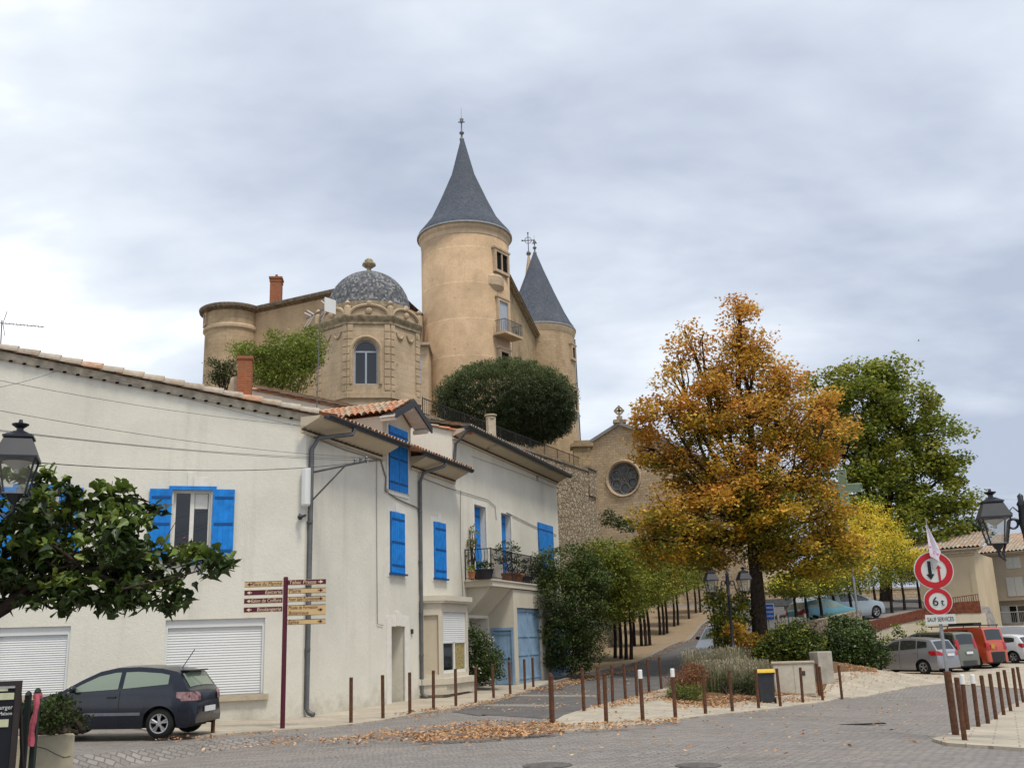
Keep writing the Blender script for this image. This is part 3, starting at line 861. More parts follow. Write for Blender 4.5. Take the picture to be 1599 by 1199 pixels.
# ---------------------------------------------------------------- second house, with balcony
B0 = FA.pt(LB, 0, 0); BL = 22.2; ZB = 9.05; SB = .172
HB = thing('house', 'taller white house with an iron balcony, bay window and pale blue garage doors', 'house', (*B0[:2], 0))
zB = lambda d: ZB + SB * d
D1, D2 = (11.74, 12.91, 3.78, 6.62), (14.57, 15.68, 3.78, 6.6)
SLIT = hole(FA.pix(837, 735), FA.pix(841, 752)); ENT = (11.02, 12.86, .02, 2.5)
mb = MB()
FA.wall(mb, LB + .01, BL, -.6, ZB, ZB, [(*D1, .28), (*D2, .28), (*SLIT, .2), (*ENT, .7)])
q0 = FA.pt(LB + .01, 0, 0)[:2]; q1 = FA.pt(BL, 0, 0)[:2]; q2 = q1 - FA.n[:2] * 2.6; q3 = FA.pt(LB + 4, -2.6, 0)[:2]; q4 = q3 + TL * 4; q5 = q0 + TL * 7.05
perp = lambda p: ZB + (SB / .797) * max(0, -((np.array(p) - np.array(A0)) @ FA.n[:2]))
for p, q in ((q1, q2), (q2, q3), (q3, q4), (q4, q5), (q5, q0)):
    mb.face([(*p, -1), (*q, -1), (*q, perp(q)), (*p, perp(p))])
mb.build('wall', M_STUC, HB)
mb = MB(); u3 = V(TL[0], TL[1], SB)
tile_roof(mb, FA.pt(LB + .02, .70, ZB + .12), e3d, V(*(-FA.n[:2]), SB / .797), BL - LB + .3, 2.8)
tile_roof(mb, FA.pt(LB + .12, .62, ZB - .02) + u3 * 2.3, e3d, u3, 4.2, 5.2)
roofB = mb.build('roof', M_TILEO, HB)
FG = Frame(B0[:2], TL); FG.n = -FG.n
mb = MB(); rake(mb, FG.pt(-.7, .03, zB(-.7) + .0), FG.pt(7.2, .03, zB(7.2) + .0), .07, .42); rake(mb, FG.pt(-.7, -.15, zB(-.7) + .03), FG.pt(7.2, -.15, zB(7.2) + .03), .085, .42)
mb.build('verge_tiles', M_TILE, HB)
mb = MB(); mb.obox(FG.pt(-.6, -.06, zB(-.6) - .04), V(TL[0], TL[1], SB) * 7.7, FG.n * .075, V(0, 0, .05)); mb.build('verge_mortar', M_MORT, HB)
eaves(HB, FA, LB + .0, BL + .1, ZB, .55, .22)
gutter(HB, FA, LB - .25, BL + .2, .64, ZB + .07, r=.125)
pipe(HB, [FA.pt(LB - .1, .66, ZB), FA.pt(LB - .15, .5, ZB - .25), FA.pt(LB + .02, .12, ZB - .5), FA.pt(LB + .03, .07, ZB - 1), FA.pt(LB + .03, .07, ZE - .05)], .055)
for D in (D1, D2):
    shutter(HB, FA, D[0] + .01, D[1] - .01, D[2], D[3] - .02, off=-.27, leaves=2, surround=False)
shutter(HB, FA, 19.1, 21.2, 4.3, 6.66, leaves=2, surround=False)
q = MB()
for D in (D1, D2):
    for r in ((D[0] - .14, D[0], D[2], D[3] + .14), (D[1], D[1] + .14, D[2], D[3] + .14), (D[0], D[1], D[3], D[3] + .14)): FA.box(q, r[0], r[1], -.03, .014, r[2], r[3])
q.build('surround', M_TRIM, HB)
q = MB(); FA.box(q, SLIT[0], SLIT[1], -.22, -.2, SLIT[2], SLIT[3]); q.build('slit_window', M_DARK, HB)
# garage block under the balcony
g0, g1, gd = 12.93, 21.9, 1.0
FGa = Frame(FA.pt(0, gd, 0)[:2], TR)
GD = (13.3, 16.1, .05, 2.86)
mb = MB()
FGa.wall(mb, g0, g1, -.6, 3.52, 3.52, [(*GD, .16), (17.2, 20, .2, 2.86, .16)])
FS_ = Frame(FA.pt(g0, 0, 0)[:2], FA.n[:2])
SD = (.16, .88, .05, 2.05)
FS_.wall(mb, 0, gd, -.6, 3.52, 3.52, [(*SD, .1)])
mb.face([FA.pt(g1, 0, -.6), FA.pt(g1, gd, -.6), FA.pt(g1, gd, 3.52), FA.pt(g1, 0, 3.52)])
mb.build('garage_wall', M_STUC2, HB)
def plank_door(par, fr, h, dp, cols, name='garage_door', rails=(.33, .66)):
    a, b, c, d = h; q = MB(); n = max(3, int((b - a) / .16))
    for k in range(n):
        fr.box(q, a + (b - a) * k / n + .005, a + (b - a) * (k + 1) / n - .005, -dp, -dp + .05, c, d)
    fr.box(q, a, b, -dp - .01, -dp + .035, c, d)
    for t in rails: fr.box(q, a, b, -dp + .05, -dp + .075, c + (d - c) * t, c + (d - c) * t + .09)
    m_ = (a + b) / 2
    if b - a > 1.5: fr.box(q, m_ - .05, m_ + .05, -dp + .05, -dp + .08, c, d)
    return q.build(name, cols, par)
plank_door(HB, FGa, GD, .15, M_PALEBLUE, rails=(.08, .38, .62, .95))
plank_door(HB, FGa, (17.2, 20, .2, 2.86), .15, M_PALEBLUE)
sdoor = plank_door(HB, FS_, SD, .09, M_PALEBLUE, 'side_door', (.05, .5, .93))
q = MB(); FS_.box(q, SD[1] - .14, SD[1] - .1, -.04, .02, 1.0, 1.1); q.build('handle', M_DARKMET, sdoor)
q = MB()
for r in ((SD[0] - .09, SD[0], .0, SD[3] + .1), (SD[1], SD[1] + .09, .0, SD[3] + .1), (SD[0], SD[1], SD[3], SD[3] + .1)): FS_.box(q, r[0], r[1], -.02, .02, r[2], r[3])
q.build('door_frame', M_PALEBLUE, HB)
# entrance recess behind the flowering shrub
q = MB(); FA.box(q, ENT[0], ENT[1], -.74, -.7, 0, 2.5); FA.box(q, 11.3, 12.3, -.7, -.66, .05, 2.1, 1); q.build('entrance_door', [M_STUC2, M_PALEBLUE], HB)
# balcony
q = MB()
FA.box(q, 10.68, 18.2, 0.0, 1.06, 3.55, 3.74); FA.box(q, 10.62, 18.3, -.0, 1.1, 3.74, 3.79)
for s_ in (11.0, 12.0):
    pass
q.face([FA.pt(10.9, 0, 3.55), FA.pt(10.9, .95, 3.55), FA.pt(10.9, 0, 2.6)]); q.face([FA.pt(12.9, 0, 3.55), FA.pt(12.9, .95, 3.55), FA.pt(12.9, 0, 2.6)])
q.face([FA.pt(10.9, .95, 3.54), FA.pt(12.9, .95, 3.54), FA.pt(12.9, 0, 2.6), FA.pt(10.9, 0, 2.6)])
bal = q.build('balcony', M_STUC2, HB)
q = MB(); zt = 4.86; zb_ = 3.86
run = [FA.pt(10.72, .03, 0), FA.pt(10.72, 1.0, 0), FA.pt(18.1, 1.0, 0)]
for a, b in zip(run, run[1:]):
    L = np.linalg.norm(b - a); n = int(L / .11)
    for z in (zt, zb_): q.tube([a + V(0, 0, z), b + V(0, 0, z)], .018 if z == zt else .012, 6)
    if L > 2: q.tube([a + V(0, 0, zt - .25), b + V(0, 0, zt - .25)], .01, 5)
    for k in range(n + 1):
        p = a + (b - a) * k / n
        big = k % 20 == 0
        sway = (b - a) / L * .02
        q.tube([p + V(0, 0, 3.79), p + V(0, 0, 4.0) + sway, p + V(0, 0, 4.3) - sway, p + V(0, 0, 4.6) + sway, p + V(0, 0, zt)] if not big else [p + V(0, 0, 3.79), p + V(0, 0, zt + .03)], .011 if not big else .02, 4)
q.build('railing', M_IRON, bal)
# bay window
def bay():
    s0, s1, d = 6.98, 9.62, .6
    pf = [(s0, 0), (s0 + .28, d), (s1 - .18, d), (s1, 0)]
    q = MB(); pts = [FA.pt(a, o, 0)[:2] for a, o in pf]
    hz0, hz1 = .62, 2.64
    frs = [Frame(pts[0], pts[1] - pts[0]), Frame(pts[1], pts[2] - pts[1]), Frame(pts[2], pts[3] - pts[2])]
    Ls = [np.linalg.norm(pts[k + 1] - pts[k]) for k in range(3)]
    hol = [(.1, Ls[0] - .1, hz0 + .1, hz1 - .1), (.12, Ls[1] - .12, hz0 + .12, hz1), (.12, Ls[2] - .12, hz0, hz1)]
    for f_, L, h in zip(frs, Ls, hol): f_.wall(q, 0, L, -.3, 3.0, 3.0, [(*h, .09)])
    by = q.build('bay_window', M_STUC2, HB)
    q = MB(); ex = lambda k: [FA.pt(s0 - .1 * k, 0, 0), FA.pt(s0 + .24, d + .12 * k, 0), FA.pt(s1 - .1, d + .12 * k, 0), FA.pt(s1 + .1 * k, 0, 0)]
    q.prism([p[:2] for p in ex(1.3)], 2.98, 3.14); q.prism([p[:2] for p in ex(1.0)], 2.92, 2.979)
    q.build('bay_roof', M_STUC2, by)
    q = MB(); q.prism([p[:2] for p in ex(2.0)], .42, .6); q.prism([p[:2] for p in ex(1.4)], .12, .419); q.build('bay_ledge', M_STUC2, by)
    q = MB(); f_ = frs[0]; f_.box(q, *hol[0][:2], -.09, -.07, *hol[0][2:]); q.build('beige_blind', M_STUC3, by)
    f_ = frs[1]; a, b, c, d2 = hol[1]; zs = c + (d2 - c) * .5
    q = MB(); G_ = []
    for k in range(15):
        z = zs + (d2 - zs) * k / 14; G_ += [[f_.pt(a, -.06, z), f_.pt(b, -.06, z)], [f_.pt(a, -.05, z + .012), f_.pt(b, -.05, z + .012)]]
    q.grid(G_); f_.box(q, a, b, -.07, -.04, zs - .03, zs); q.build('roller_blind', M_ROLL, by)
    q = MB(); m_ = (a + b) / 2
    for r in ((a, a + .06, c, zs), (b - .06, b, c, zs), (m_ - .05, m_ + .05, c, zs), (a, b, c - .03, c + .09)): f_.box(q, r[0], r[1], -.085, -.04, r[2], r[3])
    fw = q.build('window_frame', M_TRIM, by); q = MB(); f_.box(q, m_ + .12, b - .1, -.078, -.07, c + .1, zs); q.build('yellow_curtain', plain('yellow_curtain', (.30, .24, .10), .8, var=.5, scale=14), by)
    q = MB(); f_.box(q, a, b, -.1, -.08, c, zs); q.build('pane', M_GLASS, fw)
    f_ = frs[2]; q = MB(); f_.box(q, *hol[2][:2], -.1, -.08, *hol[2][2:]); q.build('pane', M_GLASS, by)
bay()
# cables along the fronts
q = MB()
def wall_cable(pts, r=.012):
    q.tube([FA.pt(s_, .03, z) for s_, z in pts], r, 5)
def pxs(*a): return [FA.pix(*p) for p in a]
wall_cable(pxs((655, 745), (700, 762), (760, 780), (772, 790), (774, 812)))
wall_cable(pxs((790, 800), (835, 822), (868, 835)), .014); wall_cable(pxs((718, 765), (718, 860), (722, 935)), .01)
wall_cable(pxs((735, 712), (800, 735), (867, 762)), .006)
q.build('wall_cable', M_WIREG, HB)
q = MB()
wall_cable([FA.pix(575, 720), (4.2, FA.pix(598, 720)[1]), (4.55, 6.6), (4.5, 6.2), (5.3, 6.05), (6.6, 5.95), (7.1, 5.9)], .022); wall_cable(pxs((587, 700), (587, 850), (588, 974), (597, 976)), .01)
wall_cable([(.35, ZE - .4), (2, ZE - .45), (4.3, ZE - .42)], .016)
q.build('wall_cable', M_WIREG, HA)
# chimneys: brick stack by the gable, pale pot on the second house
cb = P(382, 606, 28.5); cw = 22 / 1559 * 28.5
ch = MB(); ch.box((cb[0], cb[1], cb[2] + .05), (cw, cw * 1.3, 1.6), .2); ch.box((cb[0], cb[1], cb[2] + .87), (cw + .06, cw * 1.3 + .06, .1), .2)
ch.build('chimney', M_BRICK, HA)
cb = P(368, 600, 28.7); ch = MB(); ch.lathe([(.17, -1.2), (.17, .1), (.13, .2), (.0, .24)], 12, cb); ch.build('chimney_pot', M_STONES, HA)
cb = P(767, 676, 38.0); ch = MB(); ch.box((cb[0], cb[1], cb[2] - .05), (.30, .30, 1.2), .35); ch.lathe([(.18, .55), (.2, .56), (.2, .6), (.12, .64), (.24, .68), (.24, .72), (0, .76)], 14, cb); ch.build('chimney', M_STONES, HB)
# aerials
def aerial(label, top, foot, boom_dir, panel):
    T = thing('television_aerial', label, 'aerial', foot)
    q = MB(); q.tube([foot, top], .015, 6); q.build('mast', M_ZINC, T)
    t = np.array(boom_dir, float); t /= np.linalg.norm(t); s_ = np.cross(t, V(0, 0, 1)); o = np.array(top) + V(0, 0, -.08)
    q = MB()
    if panel:
        q.tube([o - t * .6, o + t * .35], .016, 5)
        q.box(o + t * .42 + V(0, 0, .0), (.03, .42, .42), math.atan2(t[1], t[0]), 1)
        for k, h in ((0, .25), (.12, .22), (-.6, .3)):
            for sg in (-1, 1): q.tube([o - t * (.25 + k), o - t * (.55 + k) + V(0, 0, sg * h)], .014, 5, 1)
    else:
        q.tube([o - t * .15, o + t * 1.0], .013, 5)
        for k in range(11): q.tube([o + t * (.1 + k * .085) - s_ * .1, o + t * (.1 + k * .085) + s_ * .1], .006, 4)
        for sg in (-1, 1):
            for h in (0, .12): q.tube([o + t * .03, o - t * .12 * 0 + t * (.1 - h * .2) + V(0, 0, sg * (.33 - h))], .01, 4)
    q.build('antenna', [M_ZINC, M_ROLL], T)
aerial('thin many-armed television aerial on a mast at the high end of the white gable', P(3, 500, 24.5), P(0, 560, 24.5), (.9, .35, -.02), False)
aerial('television aerial with a white square panel on a mast before the domed pavilion', P(500, 482, 27.5), P(494, 660, 27.5), (.55, -.4, .12), True)
# ================================================================ castle, pavilion, church
def wpx(px, p):
    """metres spanned by px picture pixels at point p"""
    return px * float((np.array(p) - CAM) @ _f) / FPX
OCH1, OCH2 = (.53, .38, .24), (.47, .335, .21)
M_TOW = stone('ochre_render', OCH1, OCH2, (.60, .445, .285), 60, 2.9, .35, grime=(.25, .18, .11), gam=.7, msize=.06, distort=.06)
M_TOW2 = stone('ochre_courses', (.53, .395, .25), (.46, .34, .21), (.42, .31, .19), .55, .3, .5, grime=(.16, .11, .06), gam=.6)
M_OLD = stone('weathered_stone', (.50, .37, .215), (.40, .30, .175), (.33, .25, .15), .5, .28, .7, grime=(.10, .08, .055), gam=.75)
M_PALES = stone('dressed_stone', (.60, .46, .315), (.53, .41, .275), (.44, .335, .225), .7, .34, .3, grime=(.20, .155, .10), gam=.6, msize=.012)
M_CHUR = stone('church_stone', (.66, .525, .365), (.50, .39, .265), (.35, .27, .185), .46, .25, .7, grime=(.2, .15, .09), gam=.45)
M_MOULD = plain('carved_stone', (.30, .245, .165), .95, .1, var=.45, scale=4, bump=.4)
M_RUB = rubble('rubble_wall', (.44, .35, .24), (.54, .44, .31), (.15, .115, .08), 2.9, 1.0)
M_COPE = plain('old_coping', (.22, .185, .14), .95, .1, var=.4, scale=3, bump=.4)
M_SLATE = stone('slate', (.085, .10, .125), (.125, .14, .17), (.05, .055, .065), .22, .14, .35, grime=(.13, .14, .15), gam=.35, msize=.012, distort=.0)
M_LEAD = plain('lead', (.30, .31, .32), .5, .4, .2)
M_GREYW = plain('grey_window_paint', (.36, .40, .46), .6, .3, var=.06)
M_HILL = dirt_mat('hill_soil', (.13, .11, .06), (.2, .16, .09), .8)
M_DOMET = tiles('dome_scales', [(.085, .09, .10), (.13, .135, .145), (.07, .075, .085), (.26, .26, .26), (.10, .105, .115), (.16, .165, .17)], .12, .13, (.2, .2, .2), .25)
M_TILED = tiles('dark_old_tile', [(.15, .11, .08), (.20, .14, .10), (.12, .09, .07), (.22, .17, .12)], lic=.3)

def cone_roof(mb, c, Re, h, n=48, prof=None):
    prof = prof or [(1.0, 0), (.985, .03), (.86, .095), (.71, .18), (.51, .36), (.25, .62), (.03, .985), (0.0, 1.0)]
    mb.lathe([(Re * r, h * z) for r, z in prof], n, c)
def finial(par, top, h, cross=True):
    q = MB(); t = np.array(top)
    q.lathe([(.16, -.4), (.2, -.2), (.1, -.1), (.07, .15), (.2, .3), (.2, .4), (.06, .5), (.05, h * .45), (.16, h * .5), (.05, h * .55), (.02, h * .62), (.012, h), (0, h)], 10, t)
    if cross:
        q.box(t + V(0, 0, h * .5), (.55, .06, .08)); q.box(t + V(0.02, 0, h * .58), (.3, .05, .22))
    q.build('finial', M_ZINC, par, smooth=True)

# --- main castle: tall tower, wing, second tower
c1 = P(725.5, 374, 75); ap1 = P(721, 214, 75); R1_ = wpx(67.5, c1); h1 = ap1[2] - c1[2]; c1[1] += 0
CX, CY = c1[0], c1[1]
CA = thing('castle', 'ochre castle with two round slate roofed towers and a stone wing between them', 'castle', (CX, CY, 10))
mb = MB(); mb.lathe([(R1_ * 1.01, 8 - c1[2]), (R1_, 0), (R1_ * 1.0, .0)], 64, c1)
tw = mb.build('tower', M_TOW, CA, smooth=True)
mb = MB(); mb.lathe([(R1_ * .99, -1.0), (R1_ * 1.012, -.85), (R1_ * 1.012, -.55), (R1_ * 1.05, -.32), (R1_ * 1.06, -.1), (R1_ * .9, 0.0)], 64, c1); mb.build('cornice', M_PALES, tw, smooth=False)
mb = MB(); cone_roof(mb, c1 + V(0, 0, -.02), R1_ * 1.085, h1, 64); mb.build('conical_roof', M_SLATE, tw, smooth=True)
mb = MB(); mb.lathe([(R1_ * 1.06, -.1), (R1_ * 1.10, -.1), (R1_ * 1.10, .02), (R1_ * 1.07, .06)], 64, c1); mb.build('roof_edge', M_LEAD, tw)
finial(tw, ap1, 2.7)
def cyl_frame(c, Rr, ang):
    d = V(math.sin(ang), -math.cos(ang), 0); t = V(math.cos(ang), math.sin(ang), 0)
    f_ = Frame((c + d * Rr)[:2], t[:2]); return f_
def stone_window(par, fr, a, b, z0, z1, mull=True, white=False, off=0.05):
    q = MB(); k = .22
    for r in ((a - k, a, z0 - k, z1 + k), (b, b + k, z0 - k, z1 + k), (a, b, z1, z1 + k), (a, b, z0 - k, z0)): fr.box(q, r[0], r[1], -.3, off + .09, r[2], r[3])
    if mull: fr.box(q, (a + b) / 2 - .07, (a + b) / 2 + .07, -.3, off + .06, z0, z1)
    fr.box(q, a - k - .1, b + k + .1, -.2, off + .14, z1 + k, z1 + k + .14)
    w_ = q.build('window', M_PALES, par)
    q = MB(); fr.box(q, a, b, -.28, off - .02, z0, z1); q.build('pane', M_GREYW if white else M_DARK, w_)
    return w_
th = math.asin(.83); fr = cyl_frame(c1, R1_, th); D1_ = CY - R1_ * math.cos(th)
zf = lambda y: P(783, y, D1_)[2]
stone_window(tw, fr, -.75, .75, zf(424), zf(397))
wb = stone_window(tw, fr, -.55, .55, zf(519), zf(472), False, True)
q = MB(); zb0 = zf(527)
q.box(fr.pt(0, .45, zb0), (2.4, 1.1, .18), th); q.build('balcony_slab', M_PALES, tw)
q = MB()
for k in range(17):
    x = -1.15 + 2.3 * k / 16; q.tube([fr.pt(x, .95, zb0), fr.pt(x, .95, zb0 + 1.05)], .02, 4)
for sx in (-1.15, 1.15):
    for k in range(6): q.tube([fr.pt(sx, .15 + k * .16, zb0), fr.pt(sx, .15 + k * .16, zb0 + 1.05)], .02, 4)
    q.tube([fr.pt(sx, 0, zb0 + 1.05), fr.pt(sx, .95, zb0 + 1.05)], .03, 4)
q.tube([fr.pt(-1.15, .95, zb0 + 1.05), fr.pt(1.15, .95, zb0 + 1.05)], .03, 4); q.build('balcony_railing', M_ZINC, tw)
stone_window(tw, fr, -.5, .5, zf(572), zf(551), False)
q = MB(); q.lathe([(.0, -1.1), (.9, -1.0), (1.15, -.6), (1.15, .1), (1.0, .3), (.7, .45), (.0, .5)], 16, c1 + V(math.sin(th - .16), -math.cos(th - .16), 0) * (R1_ - .86) + V(0, 0, zf(438) - c1[2])); q.build('corbel', M_PALES, tw)
# --- wing receding to the second tower
w0 = P(789, 437, 76.2)
def solveY(x, y, z):
    d = ray(x, y); return float(d[1] * (z - EYE) / d[2])
Yw = solveY(836, 528, w0[2]); w1 = P(836, 528, Yw)
FW = Frame(w0[:2], (w1 - w0)[:2]); LW = float(np.linalg.norm((w1 - w0)[:2]))
mb = MB(); zt = w0[2]
wh = []
for (x0, y0, x1, y1) in ((806, 514, 809, 528), (812, 555, 816, 580), (797, 556, 801, 584)):
    wh.append(hole(FW.pix(x0, y0), FW.pix(x1, y1)))
wh = sorted(wh)
FW.wall(mb, -2.5, LW, 8, zt, zt, [(*w_, .25) for w_ in wh], off=-.02)
bk = 5.2
for p, q in ((FW.pt(LW, -.02, 0), FW.pt(LW, -bk, 0)), (FW.pt(LW, -bk, 0), FW.pt(-2.5, -bk, 0))): mb.face([(*p[:2], 8), (*q[:2], 8), (*q[:2], zt), (*p[:2], zt)])
wg = mb.build('wing', M_OLD, CA)
q = MB()
for w_ in wh: FW.box(q, w_[0], w_[1], -.3, -.27, w_[2], w_[3])
q.build('window', M_DARK, wg)
q = MB()
FW.box(q, -.9, LW + .15, -.1, .22, zt, zt + .14); FW.box(q, -.9, LW + .2, -.1, .42, zt + .14, zt + .26); q.build('cornice', M_MOULD, wg)
q = MB()
q.face([FW.pt(-1.2, .5, zt + .28), FW.pt(LW + .3, .5, zt + .28), FW.pt(LW + .3, -bk / 2, zt + 1.2), FW.pt(-1.2, -bk / 2, zt + 1.2)]); q.face([FW.pt(-1.2, -bk, zt + .28), FW.pt(LW + .3, -bk, zt + .28), FW.pt(LW + .3, -bk / 2, zt + 1.2), FW.pt(-1.2, -bk / 2, zt + 1.2)])
q.build('roof', M_TILEO, wg)
# --- second tower
c2 = P(840, 520, Yw + 3.4); ap2 = P(835, 392, Yw + 3.4); R2_ = wpx(55.5, c2)
mb = MB(); mb.lathe([(R2_ * 1.03, 3 - c2[2]), (R2_, 0)], 56, c2); t2 = mb.build('tower', M_TOW2, CA, smooth=True)
mb = MB(); mb.lathe([(R2_ * .99, -.9), (R2_ * 1.012, -.75), (R2_ * 1.05, -.3), (R2_ * 1.05, -.1), (R2_ * .9, 0)], 56, c2); mb.build('cornice', M_PALES, t2)
mb = MB(); cone_roof(mb, c2, R2_ * 1.05, ap2[2] - c2[2], 56, [(1.0, 0), (.98, .03), (.88, .1), (.74, .22), (.50, .46), (.24, .74), (.03, .985), (0, 1)]); mb.build('conical_roof', M_SLATE, t2, smooth=True)
mb = MB(); mb.lathe([(R2_ * 1.03, -.1), (R2_ * 1.07, -.1), (R2_ * 1.07, .02), (R2_ * 1.04, .06)], 56, c2); mb.build('roof_edge', M_LEAD, t2)
finial(t2, ap2, 1.7)
th2 = R(66); fr2 = cyl_frame(c2, R2_, th2)
for y0, y1 in ((562, 545), (642, 612)):
    zz0, zz1 = P(893, y0, c2[1] - 1)[2], P(893, y1, c2[1] - 1)[2]
    stone_window(t2, fr2, -.35, .35, zz0, zz1, False, off=.12)
q = MB(); q.tube([cyl_frame(c2, R2_ + .1, R(80)).pt(0, 0, c2[2] - 1), cyl_frame(c2, R2_ + .2, R(80)).pt(0, 0, 8)], .07, 6); q.build('downpipe', M_ZINC, t2)
# low link between pavilion and tower
lk = P(655, 541, 70); mb = MB(); hw = wpx(16, lk)
mb.box((lk[0] - .2, lk[1] + 3, (lk[2] + 8) / 2), (hw * 2.2, 6, lk[2] - 8)); lw = mb.build('link_wall', M_PALES, CA)
q = MB(); q.box((lk[0] - .2, lk[1] + 2.8, lk[2] + .1), (hw * 2.2 + .3, 6.4, .2)); q.build('roof', M_TILEO, lw)
q = MB(); z0, z1 = P(653, 600, 70)[2], P(653, 556, 70)[2]; fl_ = Frame((lk[0], lk[1]), (1, 0)); xs_ = wpx(5, lk)
for k in (0, 1): fl_.box(q, -xs_ - .1, xs_ - .1, 0, .03, z0 + (z1 - z0) * (.5 * k + .02), z0 + (z1 - z0) * (.5 * k + .47))
q.build('window', M_GREYW, lw)

# --- bell tower behind
bp = P(825.5, 398, 112); BT = thing('bell_tower', 'slim pale stone spire with an iron cross behind the smaller slate cone', 'church spire', (bp[0], bp[1], 4))
mb = MB(); sw = wpx(15, bp); hb = P(825, 500, 112)[2]
mb.lathe([(sw * 1.25, hb - bp[2]), (.12, 0), (0, .05)], 8, bp, a0=R(22.5), a1=R(382.5)); mb.build('spire', M_PALES, BT)
mb = MB(); mb.box((bp[0], bp[1], (hb + 4) / 2), (sw * 2.6, sw * 2.6, hb - 4)); mb.build('tower', M_CHUR, BT)
q = MB(); hc = P(825, 364, 112)[2] - bp[2]
q.tube([bp, bp + V(0, 0, hc)], .06, 6); q.lathe([(.25, 0), (.3, .2), (.1, .5)], 8, bp)
zc = hc * .66
for sg in (-1, 1): q.tube([bp + V(0, 0, zc), bp + V(sg * .75, 0, zc)], .06, 6); q.ball(bp + V(sg * .7, 0, zc), .12, 6, 4)
G_ = [bp + V(.4 * math.cos(t), 0, zc + .4 * math.sin(t)) for t in np.linspace(0, 2 * math.pi, 17)]; q.tube(G_, .04, 5)
q.ball(bp + V(0, 0, hc), .12, 6, 4); q.build('iron_cross', M_ZINC, BT)

# --- west wing with low round tower
c3 = P(364.5, 492, 72); R3 = wpx(41.5, c3)
WW = thing('castle_wing', 'plain ochre castle wing with a low round tower at its left end', 'castle', (c3[0], c3[1], 9))
mb = MB(); mb.lathe([(R3 * 1.0, 7 - c3[2]), (R3, 0)], 48, c3); rt = mb.build('round_tower', M_TOW2, WW, smooth=True)
zs = P(325, 521, 72)[2]
mb = MB(); mb.lathe([(R3, zs - c3[2] - .25), (R3 + .14, zs - c3[2] - .12), (R3 + .14, zs - c3[2] + .08), (R3, zs - c3[2] + .2)], 48, c3); mb.build('string_course', M_PALES, rt)
fr3 = cyl_frame(c3, R3, R(-62)); z0, z1 = P(331, 505, 71)[2], P(331, 492, 71)[2]
stone_window(rt, fr3, -.22, .22, z0, z1, False, off=.03)
ov = wpx(9, c3)
wa = V(c3[0] + R3 * .8, c3[1] - R3 * .3, 0); Y3 = solveY(524, 455, c3[2]); wb_ = P(572, 450, Y3 - .7)
FWW = Frame(wa[:2], (wb_ - wa)[:2]); LWW = float(np.linalg.norm((wb_ - wa)[:2]))
mb = MB(); FWW.wall(mb, 0, LWW, 7, c3[2], c3[2]); mb.face([FWW.pt(LWW, 0, 7), FWW.pt(LWW, -8, 7), FWW.pt(LWW, -8, c3[2]), FWW.pt(LWW, 0, c3[2])]); mb.face([FWW.pt(0, -8, 7), FWW.pt(LWW, -8, 7), FWW.pt(LWW, -8, c3[2]), FWW.pt(0, -8, c3[2])])
mb.build('wall', M_TOW, WW)
mb = MB()
mb.lathe([(R3 * .9, -.25), (R3 + ov, -.05), (R3 + ov, .22), (R3 * .5, .5), (0, .62)], 48, c3)
mb.grid([[FWW.pt(-.3, -.3, c3[2] - .25), FWW.pt(LWW, -.3, c3[2] - .25)], [FWW.pt(-.3, ov, c3[2] - .05), FWW.pt(LWW, ov, c3[2] - .05)], [FWW.pt(-.3, ov, c3[2] + .22), FWW.pt(LWW, ov, c3[2] + .22)], [FWW.pt(-.3, -4, c3[2] + 1.0), FWW.pt(LWW, -4, c3[2] + 1.0)], [FWW.pt(-.3, -8.4, c3[2]), FWW.pt(LWW, -8.4, c3[2])]])
for k in range(36):
    a_ = R(-100) + R(200) * k / 35; q0 = cyl_frame(c3, R3 + ov, a_); mb.tube([q0.pt(0, .04, c3[2] + .1), q0.pt(0, -.5, c3[2] + .2)], .1, 6)
for k in range(int(LWW / .26)): mb.tube([FWW.pt(k * .26, ov + .04, c3[2] + .1), FWW.pt(k * .26, ov - .5, c3[2] + .2)], .1, 6)
mb.build('roof', M_TILED, WW)
cb = P(431, 466, 73.5); ch = MB(); cw = wpx(17, cb); ch.box((cb[0], cb[1], cb[2] + .3), (cw, cw * 1.1, 2.4), .1); ch.box((cb[0], cb[1], cb[2] + 1.55), (cw * 1.2, cw * 1.3, .16), .1); ch.box((cb[0], cb[1], cb[2] + 1.3), (cw * 1.1, cw * 1.2, .12), .1)
ch.lathe([(.12, 1.6), (.1, 1.95)], 8, cb); ch.build('chimney', M_BRICK, WW)

# --- domed pavilion
YP = 57.0
pc = P(576, 487, YP); RP = wpx(82, pc); RI = RP * math.cos(R(22.5))
PV = thing('domed_pavilion', 'octagonal stone pavilion with a grey scale tiled dome and arched window', 'pavilion', (pc[0], pc[1], 8))
az = math.atan2(-pc[0], -pc[1]) + R(1.5)       # face turned to the square
ang = lambda k: math.atan2(-pc[1], -pc[0]) + R(22.5 + 45 * k)
octp = lambda s_, k: V(pc[0] + s_ * RP * math.cos(ang(k)), pc[1] + s_ * RP * math.sin(ang(k)), 0)
zbot, ztop = 8.0, P(576, 506, YP - RI)[2]
zbase = P(576, 612, YP - RI)[2]
fac = [Frame(octp(1, k)[:2], (octp(1, k + 1) - octp(1, k))[:2]) for k in range(8)]
LF = float(np.linalg.norm(octp(1, 1) - octp(1, 0)))
front = min(range(8), key=lambda k: np.linalg.norm(fac[k].pt(LF / 2, 0, 0)[:2]))
Ff = fac[front]
aw = hole(Ff.pix(553, 548), Ff.pix(590, 600)); zarch = Ff.pix(571, 530)[1]
mb = MB()
